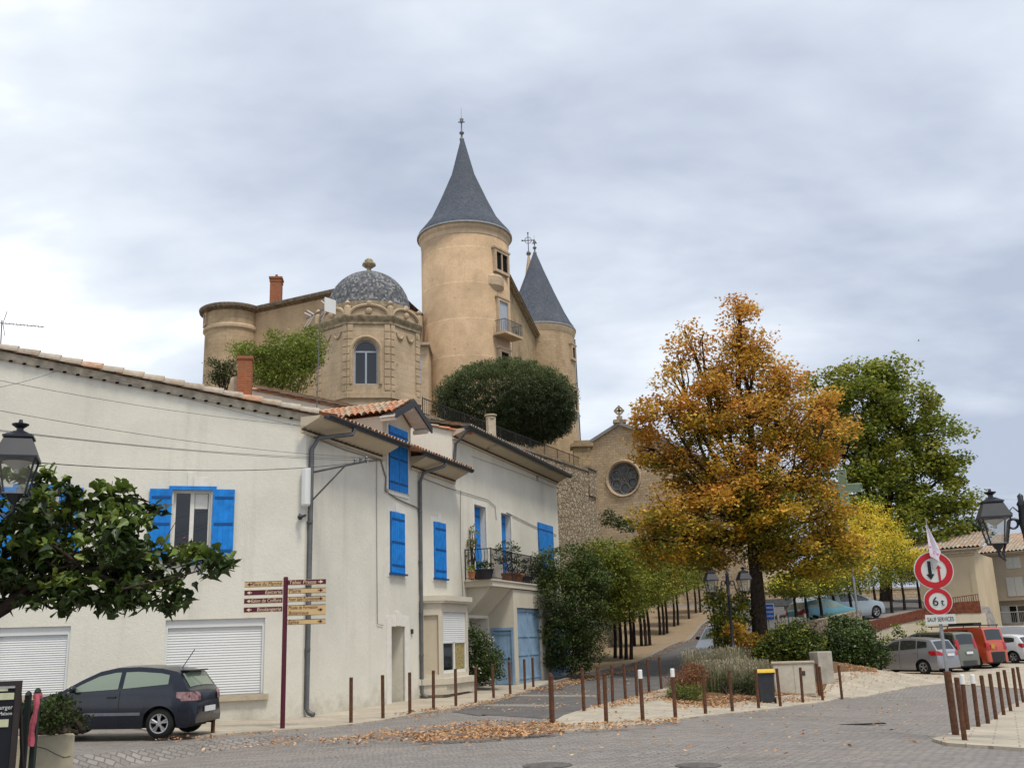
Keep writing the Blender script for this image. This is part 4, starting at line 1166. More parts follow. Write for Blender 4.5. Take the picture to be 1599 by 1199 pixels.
for k in range(8):
    if k == front:
        a, b, c, d = aw; rr = (b - a) / 2; cx_ = (a + b) / 2
        Ff.wall(mb, 0, a, zbot, ztop, ztop); Ff.wall(mb, b, LF, zbot, ztop, ztop)
        mb.face([Ff.pt(a, 0, zbot), Ff.pt(b, 0, zbot), Ff.pt(b, 0, c), Ff.pt(a, 0, c)])
        n = 12
        ar = [(cx_ - rr * math.cos(math.pi * i / n), d + rr * math.sin(math.pi * i / n)) for i in range(n + 1)]
        for i in range(n):
            mb.face([Ff.pt(ar[i][0], 0, ar[i][1]), Ff.pt(ar[i + 1][0], 0, ar[i + 1][1]), Ff.pt(ar[i + 1][0], 0, ztop), Ff.pt(ar[i][0], 0, ztop)])
            mb.face([Ff.pt(ar[i][0], 0, ar[i][1]), Ff.pt(ar[i][0], -.3, ar[i][1]), Ff.pt(ar[i + 1][0], -.3, ar[i + 1][1]), Ff.pt(ar[i + 1][0], 0, ar[i + 1][1])])
        for x in (a, b): mb.face([Ff.pt(x, 0, c), Ff.pt(x, -.3, c), Ff.pt(x, -.3, d), Ff.pt(x, 0, d)])
        mb.face([Ff.pt(a, 0, c), Ff.pt(b, 0, c), Ff.pt(b, -.3, c), Ff.pt(a, -.3, c)])
    else: fac[k].wall(mb, 0, LF, zbot, ztop, ztop)
pw = mb.build('wall', M_PALES, PV)
q = MB(); Ff.box(q, a, b, -.27, -.24, c, d + rr); q.build('pane', M_GLASS, PV)
q = MB()
for r_ in ((a, a + .08, c, d), (b - .08, b, c, d), (cx_ - .05, cx_ + .05, c, d), (a + .08, b - .08, d - .05, d + .05), (a + .08, b - .08, c, c + .08)): Ff.box(q, r_[0], r_[1], -.24, -.17, r_[2], r_[3])
G_ = [[Ff.pt(cx_ - (rr - t) * math.cos(math.pi * i / n), -.18, d + (rr - t) * math.sin(math.pi * i / n)) for i in range(n + 1)] for t in (0, .08)]; q.grid(G_)
q.build('window_frame', M_GREYW, PV)
# arch moulding, pilasters, garlands, cornice, pediments
q = MB()
arc = [Ff.pt(cx_ - (rr + .17) * math.cos(math.pi * i / 14), .03, d + (rr + .17) * math.sin(math.pi * i / 14)) for i in range(15)]
q.tube([Ff.pt(a - .17, .03, c)] + arc + [Ff.pt(b + .17, .03, c)], .1, 6)
for kk in range(8):
    f_ = fac[kk]
    for s0 in (0.0, LF - .34):
        nb = 9
        for j in range(nb):
            z0 = zbase + (ztop - zbase) * j / nb; f_.box(q, s0 + .02, s0 + .32, -.02, .07, z0 + .02, z0 + (ztop - zbase) / nb - .03)
    f_.box(q, -.02, LF + .02, -.05, .12, zbase - .35, zbase - .05); f_.box(q, 0, LF, -.05, .07, zbase - .05, zbase + .12)
    if kk != front:
        for j in (0, 1):
            c_ = LF * (.32 + .36 * j); q.tube([f_.pt(c_ - .3 + .6 * i / 8, .05, ztop - .35 - .35 * math.sin(math.pi * i / 8)) for i in range(9)], [.03 + .06 * math.sin(math.pi * i / 8) for i in range(9)], 6)
q.build('pilaster', M_PALES, PV)
q = MB()
hcor = P(576, 480, YP - RI)[2]
def octring(mb, prof, m=0):
    for k in range(8):
        mb.grid([[V(*octp(s_, k)[:2], z), V(*octp(s_, k + 1)[:2], z)] for s_, z in prof], m)
octring(q, [(1.0, ztop - .02), (1.03, ztop), (1.03, ztop + .15), (1.06, ztop + .28), (1.08, ztop + .42), (1.08, ztop + .5), (1.02, ztop + .56), (.99, ztop + .6), (.99, hcor), (1.0, hcor + .04), (1.0, hcor + .14), (.7, hcor + .2)])
q.build('cornice', M_MOULD, PV)
q = MB()
for k in range(8):
    f_ = fac[k]; w_ = LF * .46
    G0 = [f_.pt(LF / 2 - w_ * math.cos(math.pi * i / 14), .1, ztop + .5 + .62 * math.sin(math.pi * i / 14)) for i in range(15)]
    q.tube(G0, .1, 6)
    for i in range(14):
        x0, x1 = G0[i], G0[i + 1]; q.face([V(*x0[:2], ztop + .5) - f_.n * .06, V(*x1[:2], ztop + .5) - f_.n * .06, x1 - f_.n * .06, x0 - f_.n * .06])
    q.ball(f_.pt(LF / 2, .1, ztop + .78), (.2, .12, .2), 8, 6); q.ball(f_.pt(LF / 2, .1, ztop + 1.2), (.16, .14, .2), 8, 6)
    q.lathe([(.2, 0), (.2, .5), (.12, .6), (.2, .75), (.0, .95)], 8, octp(1.0, k) + V(0, 0, ztop + .5))
q.build('pediment', M_PALES, PV)
Rd = wpx(64, pc); zd = pc[2]
q = MB(); prof = [(Rd * 1.02, -.15), (Rd * 1.02, 0)] + [(Rd * math.cos(t), Rd * math.sin(t)) for t in np.linspace(.02, math.pi / 2 - .04, 26)] + [(0, Rd)]
q.lathe([(Rd * 1.05, hcor - zd), (Rd * 1.05, -.16)] if hcor < zd - .2 else [(Rd * 1.04, -.4), (Rd * 1.04, -.14)], 48, pc, m=1); q.lathe(prof, 48, pc)
dm_ = q.build('dome', [M_DOMET, M_MOULD], PV, smooth=True)
q = MB(); q.lathe([(.34, -.08), (.3, .08), (.15, .16), (.13, .3), (.24, .36), (.42, .5), (.4, .62), (.24, .72), (.27, .8), (.15, .92), (0, .95)], 14, pc + V(0, 0, Rd)); q.build('finial', M_MOULD, PV, smooth=True)

# --- church
cl = P(902, 706, 94); cr = P(1100, 690, 88.5)
FC = Frame(cl[:2], (cr - cl)[:2])
sap, zap = FC.pix(968, 664); sL, zL = FC.pix(902, 706); sR = sap * 2 - sL
CH = thing('church', 'pale stone church gable with a round traceried window beyond the plaza trees', 'church', (*FC.pt(sap, 0, 0)[:2], 4))
rc0 = FC.pix(973.5, 747); rr0 = wpx(25.5, FC.pt(rc0[0], 0, rc0[1]))
mb = MB()
n = 32; ringp = [(rc0[0] + rr0 * math.cos(2 * math.pi * i / n), rc0[1] + rr0 * math.sin(2 * math.pi * i / n)) for i in range(n)]
x0, x1, y0, y1 = rc0[0] - rr0 - .4, rc0[0] + rr0 + .4, rc0[1] - rr0 - .4, rc0[1] + rr0 + .4
zt_ = lambda s_: zap - (zap - zL) * abs(s_ - sap) / (sap - sL)
cuts = sorted([sL, x0, sap, x1, sR])
for a, b in zip(cuts, cuts[1:]):
    if x0 - 1e-6 <= a and b <= x1 + 1e-6:
        mb.face([FC.pt(a, 0, 1), FC.pt(b, 0, 1), FC.pt(b, 0, y0), FC.pt(a, 0, y0)]); mb.face([FC.pt(a, 0, y1), FC.pt(b, 0, y1), FC.pt(b, 0, zt_(b)), FC.pt(a, 0, zt_(a))])
    else: mb.face([FC.pt(a, 0, 1), FC.pt(b, 0, 1), FC.pt(b, 0, zt_(b)), FC.pt(a, 0, zt_(a))])
def sqpt(i):
    t = 2 * math.pi * i / n; c_, s_ = math.cos(t), math.sin(t); k = 1 / max(abs(c_), abs(s_)); return (rc0[0] + (rr0 + .4) * c_ * k, rc0[1] + (rr0 + .4) * s_ * k)
for i in range(n):
    j = (i + 1) % n
    mb.face([FC.pt(ringp[i][0], 0, ringp[i][1]), FC.pt(ringp[j][0], 0, ringp[j][1]), FC.pt(sqpt(j)[0], 0, sqpt(j)[1]), FC.pt(sqpt(i)[0], 0, sqpt(i)[1])])
    mb.face([FC.pt(ringp[i][0], 0, ringp[i][1]), FC.pt(ringp[j][0], 0, ringp[j][1]), FC.pt(ringp[j][0], -.5, ringp[j][1]), FC.pt(ringp[i][0], -.5, ringp[i][1])])
for s_ in (sL, sR): mb.face([FC.pt(s_, 0, 1), FC.pt(s_, -30, 1), FC.pt(s_, -30, zL), FC.pt(s_, 0, zL)])
mb.face([FC.pt(sR, -1, 1), FC.pt(sR + 6, -1, 1), FC.pt(sR + 6, -1, zL - 5), FC.pt(sR, -1, zL - 4)]); mb.face([FC.pt(sR + 6, -1, 1), FC.pt(sR + 6, -20, 1), FC.pt(sR + 6, -20, zL - 5), FC.pt(sR + 6, -1, zL - 5)])
mb.build('wall', M_CHUR, CH)
q = MB()
for (sa, sb) in ((sL - .35, sap), (sR + .35, sap)):
    o = FC.pt(sa, .28, zt_(sa) + .0); u = FC.pt(sb, .28, zap) - o
    q.obox(o, u, -FC.n * 30, V(0, 0, .32))
q.build('roof', M_LEAD, CH)
q = MB()
q.tube([FC.pt(p[0], .03, p[1]) for p in [(rc0[0] + (rr0 + .12) * math.cos(2 * math.pi * i / 40), rc0[1] + (rr0 + .12) * math.sin(2 * math.pi * i / 40)) for i in range(41)]], .13, 6); q.build('window_ring', M_CHUR, CH, smooth=True)
q = MB()
ck = lambda c0, r0, nn=20: [FC.pt(c0[0] + r0 * math.cos(2 * math.pi * i / nn), -.28, c0[1] + r0 * math.sin(2 * math.pi * i / nn)) for i in range(nn + 1)]
q.tube(ck(rc0, rr0 * .98, 32), .09, 6)
for k in range(6):
    t = R(90 + 60 * k); q.tube(ck((rc0[0] + rr0 * .6 * math.cos(t), rc0[1] + rr0 * .6 * math.sin(t)), rr0 * .31), .06, 6)
    t += R(30); q.tube([FC.pt(rc0[0], -.28, rc0[1]), FC.pt(rc0[0] + rr0 * math.cos(t), -.28, rc0[1] + rr0 * math.sin(t))], .05, 6)
q.tube(ck(rc0, rr0 * .2), .06, 6)
rw = q.build('rose_window', plain('tracery', (.17, .165, .16), .8, .2), CH)
q = MB(); q.face([FC.pt(p[0], -.4, p[1]) for p in ringp]); q.build('stained_glass', plain('church_glass', (.11, .135, .165), .25, .6, var=.5, scale=2.5), rw)
q = MB(); o = FC.pt(sap, 0, zap + .3)
q.box(o + V(0, 0, .05), (1.2, .7, .3)); q.box(o + V(0, 0, .35), (.5, .4, .4)); q.box(o + V(0, 0, 1.0), (.2, .18, 1.2)); q.box(o + V(0, 0, 1.1), (.95, .18, .2))
q.tube([o + V(.34 * math.cos(t), 0, 1.1 + .34 * math.sin(t)) for t in np.linspace(0, 2 * math.pi, 17)], .08, 6); q.build('stone_cross', M_MOULD, CH)
# ---------------------------------------------------------------- terrace and its retaining wall
ZT = 10.9
wA = P(722, 645, solveY(722, 645, ZT)); wB = P(928, 737, solveY(928, 737, ZT))
FR = Frame(wA[:2], (wB - wA)[:2]); LR = float(np.linalg.norm((wB - wA)[:2]))
RW = thing('retaining_wall', 'high rubble stone terrace wall rising beside the last white house', 'wall', (*FR.pt(LR, 0, 0)[:2], .5))
prof = [(-3, 0), (LR + 2.6, 0), (LR + 1.9, 3.0), (LR + 1.2, 5.4), (LR + .5, 7.4), (LR + .1, 9.0), (LR, 9.4), (-3, 8.7)]
mb = MB(); F_ = [FR.pt(s_, 0 + .5 * (1 - z / 9.4), z) for s_, z in prof]; B_ = [FR.pt(s_, -.9, z) for s_, z in prof]
mb.face(F_); mb.face(B_[::-1])
for i in range(len(prof)): j = (i + 1) % len(prof); mb.face([F_[i], B_[i], B_[j], F_[j]])
mb.build('rubble_face', M_RUB, RW)
mb = MB(); sl_ = FR.t * (LR + 2.98) + V(0, 0, .7); mb.obox(FR.pt(-3, -.6, 8.7), sl_, FR.n * .62, V(0, 0, 1.4)); FR.box(mb, LR - 1.3, LR + .06, -.9, .1, 9.4, ZT + .02); mb.build('parapet', M_RUB, RW)
mb = MB(); mb.obox(FR.pt(-3, -.66, 10.1), sl_, FR.n * .74, V(0, 0, .12)); FR.box(mb, LR - 1.4, LR + .14, -1.0, .18, ZT + .02, ZT + .14); mb.build('coping', M_COPE, RW)
q = MB(); 
for z in (ZT + .15, ZT + .75): q.tube([FR.pt(-3, -.3, z - .7), FR.pt(LR - 1.5, -.3, z - .15)], .02, 5)
for k in range(int((LR + 1.5) / .16)):
    x = -3 + k * .16; zr_ = ZT - .7 + .55 * (x + 3) / (LR + 1.5); q.tube([FR.pt(x, -.3, zr_), FR.pt(x, -.3, zr_ + .8)], .022 if k % 12 == 0 else .009, 4)
q.build('railing', M_IRON, RW)
pp = P(908, 700, wB[1] + 1.2); mb = MB(); mb.box((pp[0], pp[1], 6 + (pp[2] - 6) / 2), (1.0, 1.0, pp[2] - 6)); mb.box((pp[0], pp[1], pp[2] + .1), (1.3, 1.3, .2)); mb.box((pp[0], pp[1], pp[2] + .3), (.9, .9, .2)); mb.build('pier', M_OLD, RW)
# terrace ground
e0 = FR.pt(-3, -.5, 0); e1_ = FR.pt(LR, -.5, 0)
mb = MB(); mb.prism([tuple(e0[:2]), tuple(e1_[:2]), (5.3, 78), (5.0, 130), (-60, 130), (-60, 43), (-16, 42)], .0, 10.25)
tag(mb.build('hill', M_HILL), kind='structure')
# ================================================================ trees and plants
def leafmat(name, trans=.35, rough=.55, spec=.25):
    n = NT(name)
    at = n.n('ShaderNodeAttribute'); at.attribute_name = 'tint'
    n.l(at.outputs['Color'], n.b.inputs['Base Color'])
    n.b.inputs['Roughness'].default_value = rough; n.b.inputs['Specular IOR Level'].default_value = spec
    tr = n.n('ShaderNodeBsdfTranslucent'); n.l(at.outputs['Color'], tr.inputs[0])
    ms = n.n('ShaderNodeMixShader'); ms.inputs[0].default_value = trans
    n.l(n.b.outputs[0], ms.inputs[1]); n.l(tr.outputs[0], ms.inputs[2]); n.l(ms.outputs[0], n.o.inputs[0])
    return n.m
M_LEAF = leafmat('leaf', .32)
M_DLEAF = leafmat('dark_leaf', .10)
M_GLEAF = leafmat('glossy_leaf', .16, .42, .35)
M_DRY = leafmat('dry_leaf', .15, .8, .15)
M_BARK = plain('bark', (.042, .032, .025), .95, .1, var=.5, scale=9, bump=.6)
M_BARKP = plain('pale_bark', (.13, .10, .075), .95, .1, var=.4, scale=9, bump=.5)
RH = np.array([[-.5, 0, 0], [0, .5, .06], [.5, 0, 0], [0, -.5, .06]])
HEART = np.array([[-.5, 0, .0], [-.42, .30, .10], [-.10, .50, .12], [.12, .24, .06], [.72, 0, -.14], [.12, -.24, .06], [-.10, -.50, .12], [-.42, -.30, .10]])
def leaf_mesh(name, c, L, W, tint, mat, parent=None, up=.5, droop=.0, shape=None, dirs=None, kind=None):
    """a mass of separate small leaves; c (N,3) centres, tint (N,3)"""
    N = len(c); sh = RH if shape is None else shape; K = len(sh)
    nrm = rng.normal(size=(N, 3)); nrm[:, 2] = np.abs(nrm[:, 2]) + up; nrm /= np.linalg.norm(nrm, axis=1)[:, None]
    d = rng.normal(size=(N, 3)) if dirs is None else dirs + rng.normal(size=(N, 3)) * .35
    d[:, 2] -= droop
    d -= nrm * (d * nrm).sum(1)[:, None]; d /= np.linalg.norm(d, axis=1)[:, None] + 1e-9
    s_ = np.cross(nrm, d)
    Ls = L * rng.uniform(.7, 1.25, N); Ws = W * rng.uniform(.7, 1.25, N)
    v = c[:, None] + sh[None, :, :1] * (d * Ls[:, None])[:, None] + sh[None, :, 1:2] * (s_ * Ws[:, None])[:, None] + sh[None, :, 2:] * (nrm * Ls[:, None])[:, None]
    o = np.zeros(3); q = parent
    while q is not None: o = o + np.array(q.location); q = q.parent
    me = bpy.data.meshes.new(name)
    if shape is None:
        nv, nf, lt = N * K, N, K
        lv = np.arange(nv)
    else:                                   # two halves folded along the midrib
        h = K // 2
        fa = list(range(0, h + 1)); fb = [0] + list(range(h, K))
        idx = np.array(fa + fb); lt = h + 1; nf = 2 * N; nv = N * K
        lv = (np.arange(N)[:, None] * K + idx[None]).ravel()
    me.vertices.add(nv); me.vertices.foreach_set('co', (v.reshape(-1, 3) - o).ravel())
    me.loops.add(len(lv)); me.loops.foreach_set('vertex_index', lv.astype(np.int32))
    me.polygons.add(nf); me.polygons.foreach_set('loop_start', (np.arange(nf) * lt).astype(np.int32))
    me.polygons.foreach_set('loop_total', np.full(nf, lt, np.int32))
    at = me.color_attributes.new('tint', 'FLOAT_COLOR', 'POINT')
    ca = np.ones((N, K, 4)); ca[:, :, :3] = np.clip(tint, 0, 1)[:, None]
    at.data.foreach_set('color', ca.ravel())
    me.materials.append(mat); me.update(calc_edges=True); me.validate()
    ob = bpy.data.objects.new(name, me); COL.objects.link(ob)
    if parent is not None: ob.parent = parent
    if kind: ob['kind'] = kind
    return ob
def cloud(blobs, per, clump=.3, n_cl=14, shell=.75):
    """leaf centres in clumps through blob ellipsoids: blobs (centre, radii). Returns centres, clump id, height in blob"""
    C_, I_, H_ = [], [], []; cid = 0
    vol = [np.prod(b[1]) ** (2 / 3) for b in blobs]; vt = sum(vol)
    for b, vv in zip(blobs, vol):
        nl = max(40, int(per * vv / vt)); nc = max(4, nl // n_cl)
        u = rng.normal(size=(nc, 3)); u /= np.linalg.norm(u, axis=1)[:, None]
        r = np.where(rng.random(nc) < shell, rng.uniform(.78, 1.04, nc), rng.uniform(.2, .8, nc))
        cc = np.array(b[0]) + u * r[:, None] * np.array(b[1])
        k = rng.integers(0, nc, nl)
        if n_cl > 60:                       # firm-edged sprays of foliage
            o3 = rng.normal(size=(nl, 3)); o3 /= np.linalg.norm(o3, axis=1)[:, None]; o3 *= (rng.random(nl) ** .42)[:, None]
            o3 = o3 * (rng.uniform(.75, 1.45, nc)[k] * clump * 1.5)[:, None] * np.array([1, 1, .6])
        else: o3 = np.clip(rng.normal(size=(nl, 3)), -1.9, 1.9) * clump * np.array([1, 1, .6])
        C_.append(cc[k] + o3); I_.append(k + cid); H_.append((u[k, 2] * r[k]))
        cid += nc
    return np.concatenate(C_), np.concatenate(I_), np.concatenate(H_)
def tints(ids, cols, wts=None, clump_var=.22, leaf_var=.18):
    cols = np.array(cols, float); n = ids.max() + 1
    base = cols[rng.choice(len(cols), n, p=wts)] * rng.uniform(1 - clump_var, 1 + clump_var, n)[:, None]
    t = base[ids]
    other = cols[rng.choice(len(cols), len(ids), p=wts)]
    m_ = rng.random(len(ids)) < .25
    t = np.where(m_[:, None], other, t)
    return t * rng.uniform(1 - leaf_var, 1 + leaf_var, len(ids))[:, None]
def pblobs(lst, Y, depth=1.0):
    """picture-measured lobes at their real distance; entries (x, y, rx, ry[, dY])"""
    r_ = []
    for e in lst:
        c = P(e[0], e[1], Y + (e[4] if len(e) > 4 else rng.uniform(-.6, .6)))
        a, b = wpx(e[2], c), wpx(e[3], c); r_.append((c, (a, (a + b) / 2 * depth, b)))
    return r_
def limb(mb, a, b, r0, r1, n=5, wob=.12):
    a, b = np.array(a, float), np.array(b, float); L = np.linalg.norm(b - a)
    pts = [a + (b - a) * t + (rng.normal(size=3) * wob * L * .25 * math.sin(math.pi * t)) for t in np.linspace(0, 1, n)]
    mb.tube(pts, [r0 + (r1 - r0) * t for t in np.linspace(0, 1, n)], 8); return pts
def tree(name, label, cat, base, fork, blobs, leafL, leafW, cols, per, r0, group=None, wts=None, mat=None, bark=None, clump=.3, top_cols=None, shell=.75, droop=.2, up=.5, n_cl=14, wild=0):
    T = thing(name, label, cat, base, group=group)
    mb = MB(); base = np.array(base, float); fork = np.array(fork, float)
    mb.tube([base + V(0, 0, -.2), base + V(0, 0, .15), base + (fork - base) * .5 + V(.03, 0, 0), fork], [r0 * 1.35, r0 * 1.05, r0 * .9, r0 * .75], 12)
    for c, rd in blobs:
        e = np.array(c) + V(0, 0, .1 * rd[2])
        pts = limb(mb, fork + (rng.normal(size=3) * .05), e, r0 * rng.uniform(.28, .45), r0 * .1, 6)
        for k in range(5):
            d = rng.normal(size=3); d /= np.linalg.norm(d)
            limb(mb, pts[rng.integers(3, 6)], e + d * np.array(rd) * .9, r0 * .13, r0 * .03, 4)
    mb.build('trunk', bark or M_BARK, T, smooth=True)
    C_, I_, H_ = cloud(blobs, per, clump, n_cl, shell)
    if wild:
        k = rng.integers(0, len(C_), wild)
        C_ = np.concatenate([C_, C_[k] + np.clip(rng.normal(size=(wild, 3)), -1.3, 1.3) * clump * 1.5]); I_ = np.concatenate([I_, I_[k]]); H_ = np.concatenate([H_, H_[k]])
    t = tints(I_, cols, wts)
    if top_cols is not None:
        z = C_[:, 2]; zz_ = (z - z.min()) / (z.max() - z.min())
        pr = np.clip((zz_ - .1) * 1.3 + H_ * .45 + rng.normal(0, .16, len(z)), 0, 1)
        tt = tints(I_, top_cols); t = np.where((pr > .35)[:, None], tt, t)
    leaf_mesh('crown', C_, leafL, leafW, t, mat or M_LEAF, T, up=up, droop=droop)
    return T
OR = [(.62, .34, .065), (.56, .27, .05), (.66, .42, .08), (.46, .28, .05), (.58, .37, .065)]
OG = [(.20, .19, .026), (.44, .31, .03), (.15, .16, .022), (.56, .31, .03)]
GR = [(.27, .30, .045), (.20, .24, .038), (.34, .34, .055), (.15, .19, .032)]
DK = [(.036, .060, .016), (.050, .076, .018), (.028, .046, .014), (.075, .105, .023)]
YE = [(.78, .60, .06), (.68, .58, .06), (.52, .50, .055), (.76, .50, .05)]
YG = [(.23, .24, .03), (.15, .19, .026), (.33, .30, .035), (.11, .15, .024)]
# the big orange tree
Y0 = 42.0
ob_ = pblobs([(1152, 478, 8, 18), (1158, 505, 20, 22), (1150, 542, 32, 26), (1182, 545, 24, 24), (1070, 520, 9, 14), (1058, 556, 20, 20), (1048, 588, 20, 11), (1096, 530, 9, 14), (1098, 572, 18, 16), (1115, 606, 34, 22), (1172, 590, 50, 30), (1218, 588, 26, 20),
              (1045, 650, 48, 36), (1100, 650, 55, 42), (1165, 660, 65, 46), (1240, 640, 58, 44), (1285, 670, 40, 42), (1022, 705, 38, 32), (1075, 725, 50, 34), (1140, 735, 60, 42), (1215, 725, 66, 48), (1276, 735, 34, 36), (1100, 775, 40, 28, 1), (1180, 772, 60, 34, -1), (1248, 778, 46, 34),
              (1040, 800, 44, 32, -1), (1075, 835, 55, 38, -1.5), (1140, 805, 70, 40, -1.5), (1220, 815, 70, 45, -1), (1290, 806, 38, 36), (1022, 845, 26, 38), (1110, 860, 50, 30, 1.5), (1245, 870, 58, 36), (1300, 860, 40, 36), (1190, 860, 40, 26, 1.8)], Y0, 1.25)
bs = P(1187, 1003, Y0); bs[2] = g(bs[0], bs[1])
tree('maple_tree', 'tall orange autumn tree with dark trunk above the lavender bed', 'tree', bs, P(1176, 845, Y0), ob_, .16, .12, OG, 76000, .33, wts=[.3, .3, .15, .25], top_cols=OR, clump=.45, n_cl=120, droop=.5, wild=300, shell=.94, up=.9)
# the green plane tree behind it
gt = pblobs([(1335, 590, 34, 28), (1390, 588, 40, 30), (1300, 615, 36, 30), (1350, 640, 58, 45), (1415, 640, 55, 45), (1290, 660, 40, 40), (1455, 690, 44, 42), (1395, 700, 62, 48), (1330, 710, 58, 50), (1480, 735, 30, 28), (1440, 760, 55, 46), (1370, 780, 66, 50), (1490, 775, 26, 30), (1475, 815, 36, 32), (1410, 830, 62, 42), (1330, 820, 55, 46), (1430, 870, 45, 25), (1270, 600, 14, 12)], 76, 1.1)
b = P(1385, 945, 76); b[2] = g(b[0], b[1])
tree('plane_tree', 'big green plane tree rising behind the orange tree', 'tree', b, P(1380, 830, 76), gt, .30, .23, GR, 50000, .45, clump=.7, n_cl=120, up=.8, droop=.5, wild=200, shell=.85)
b = P(1512, 900, 95); tree('distant_tree', 'small dark green tree showing above the beige house roof', 'tree', (b[0], b[1], .5), P(1512, 845, 95), pblobs([(1512, 825, 22, 18), (1528, 835, 16, 14), (1498, 838, 18, 16)], 95), .35, .26, DK, 1500, .2, clump=.4)
# young trees on the esplanade: pruned to the same height
ramp_pts = [(961, 1029), (970, 1030), (978, 1031), (986, 1031), (991, 1010), (1002, 1010), (1009, 1010), (1015, 1009), (1031, 992), (1037, 992), (1042, 990), (1053, 979), (1059, 977), (1076, 967), (1087, 958), (1094, 957)]
NTH = ['first', 'second', 'third', 'fourth', 'fifth', 'sixth', 'seventh', 'eighth', 'ninth', 'tenth']
ROWS = [('nearest', 4), ('second', 4), ('third', 3), ('fourth', 2), ('fifth', 1), ('farthest', 2)]
ROWLAB = [f'young lime tree, {NTH[k]} from the left in the {r} row of the esplanade' if n > 1 else f'young lime tree standing alone in the {r} row of the esplanade' for r, n in ROWS for k in range(n)]
for i, (x, y) in enumerate(ramp_pts):
    p = G(x, y, 36); h = rng.uniform(1.75, 2.1)
    near = p[1] < 50
    bl = [(p + V(rng.uniform(-.2, .2), rng.uniform(-.2, .2), h + rng.uniform(.7, 1.1)), (1.15, 1.15, .85)), (p + V(rng.uniform(-.3, .3), rng.uniform(-.4, .4), h + 2.0), (1.25, 1.2, .95)), (p + V(rng.uniform(-.3, .3), 0, h + 3.0), (.95, .95, .8))]
    lean = V(rng.uniform(-.06, .06), 0, 0)
    if i < 4: bl = [(c + V(-.9 + .25 * i, -.3, 0), r_) for c, r_ in bl]
    tree('young_lime_tree', ROWLAB[i], 'tree', p, p + V(0, 0, h + .3) + lean, bl, .12, .095, GR, 4200, .085, group='young trees in rows on the esplanade', bark=M_BARK, clump=.2, top_cols=(OR[:2] + YG if i in (7, 9, 10, 12, 14) else GR + YG[:2]), n_cl=16)
# yellowing trees along the upper car park
yl = [(1245, 985, 52), (1262, 980, 54), (1284, 975, 54), (1305, 968, 56), (1330, 962, 57), (1347, 957, 59), (1368, 952, 61), (1392, 948, 63), (1412, 944, 65), (1436, 940, 66)]
for i, (x, y, Y) in enumerate(yl):
    p = P(x, y, Y); p[2] = g(p[0], p[1])
    top = [905, 890, 885, 868, 838, 812, 790, 796, 835, 862][i]
    zc = P(x, top, Y)[2]; hh = zc - p[2] - 1.6
    bl = [(p + V(0, 0, 1.7 + hh * .25), (1.2, 1.2, hh * .28)), (p + V(rng.uniform(-.3, .3), 0, 1.7 + hh * .6), (1.15, 1.15, hh * .3)), (p + V(rng.uniform(-.3, .3), 0, 1.7 + hh * .88), (.6, .6, hh * .18))]
    tree('young_ash_tree', f'young yellowing tree, {NTH[i]} from the left along the upper car park wall', 'tree', p, p + V(0, 0, 1.7), bl, .13, .09, YG, 4200, .09, group='yellowing trees along the upper car park', clump=.22, top_cols=YE if i > 3 else YG + YE[:2], n_cl=9)
# big laurel by the garage
b = G(893, 1045, 34)
def bush(name, label, base, blobs, L, W, cols, per, mat=M_LEAF, clump=.16, top=None, group=None, up=.4, droop=.2, stems=True, dirs_up=False, cat='shrub', shell=.8, n_cl=10):
    T = thing(name, label, cat, base, group=group)
    if mat is M_LEAF and cols is DK: mat = M_DLEAF
    if stems:
        mb = MB()
        for c, rd in blobs:
            for k in range(3): limb(mb, np.array(base) + rng.normal(size=3) * V(.15, .15, 0), np.array(c) + rng.normal(size=3) * np.array(rd) * .4, .03, .01, 4)
        mb.build('stems', M_BARK, T)
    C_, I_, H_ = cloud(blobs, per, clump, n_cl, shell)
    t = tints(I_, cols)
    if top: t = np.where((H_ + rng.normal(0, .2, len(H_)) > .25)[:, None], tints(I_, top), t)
    d = None
    if dirs_up: d = rng.normal(size=(len(C_), 3)) * .5; d[:, 2] = np.abs(d[:, 2]) + .9
    leaf_mesh('foliage', C_, L, W, t, mat, T, up=up, droop=droop, dirs=d)
    return T
bush('laurel_bush', 'large dark laurel bush covering the end of the garage doors', b, pblobs([(880, 885, 48, 34), (850, 895, 20, 24), (915, 905, 34, 34), (875, 940, 44, 48), (915, 960, 36, 50), (880, 1000, 40, 44), (905, 1015, 36, 34), (930, 920, 20, 30), (860, 1010, 16, 36)], 41.2, 1.1), .12, .05, DK, 32000, clump=.16, top=DK[3:] + [(.10, .135, .03), (.07, .10, .025)], mat=M_DLEAF, n_cl=40)
b = P(790, 700, 51.5)
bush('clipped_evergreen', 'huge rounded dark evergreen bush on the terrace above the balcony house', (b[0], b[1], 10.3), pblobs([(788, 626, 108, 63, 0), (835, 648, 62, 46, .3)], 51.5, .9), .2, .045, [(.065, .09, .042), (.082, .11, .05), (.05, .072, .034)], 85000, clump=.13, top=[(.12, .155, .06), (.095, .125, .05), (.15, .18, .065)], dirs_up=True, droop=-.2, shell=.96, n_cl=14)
b = P(440, 640, 50)
bush('acacia_bush', 'feathery light green bush in front of the plain castle wing', (b[0], b[1], 10.2), pblobs([(455, 555, 42, 32), (480, 545, 24, 34), (425, 570, 30, 26), (395, 550, 26, 12), (440, 590, 50, 22), (375, 545, 14, 8), (425, 525, 8, 10)], 50, 1.0), .2, .06, [(.20, .25, .045), (.27, .31, .065), (.15, .20, .035)], 15000, clump=.22, droop=.5)
bush('dark_shrub', 'low dark shrub left of the brick chimney on the roof', P(350, 610, 47), pblobs([(352, 585, 22, 14), (340, 592, 14, 10), (335, 565, 14, 5), (360, 575, 14, 12)], 47), .16, .05, DK, 1800, clump=.15)
b = G(757, 1068, 28)
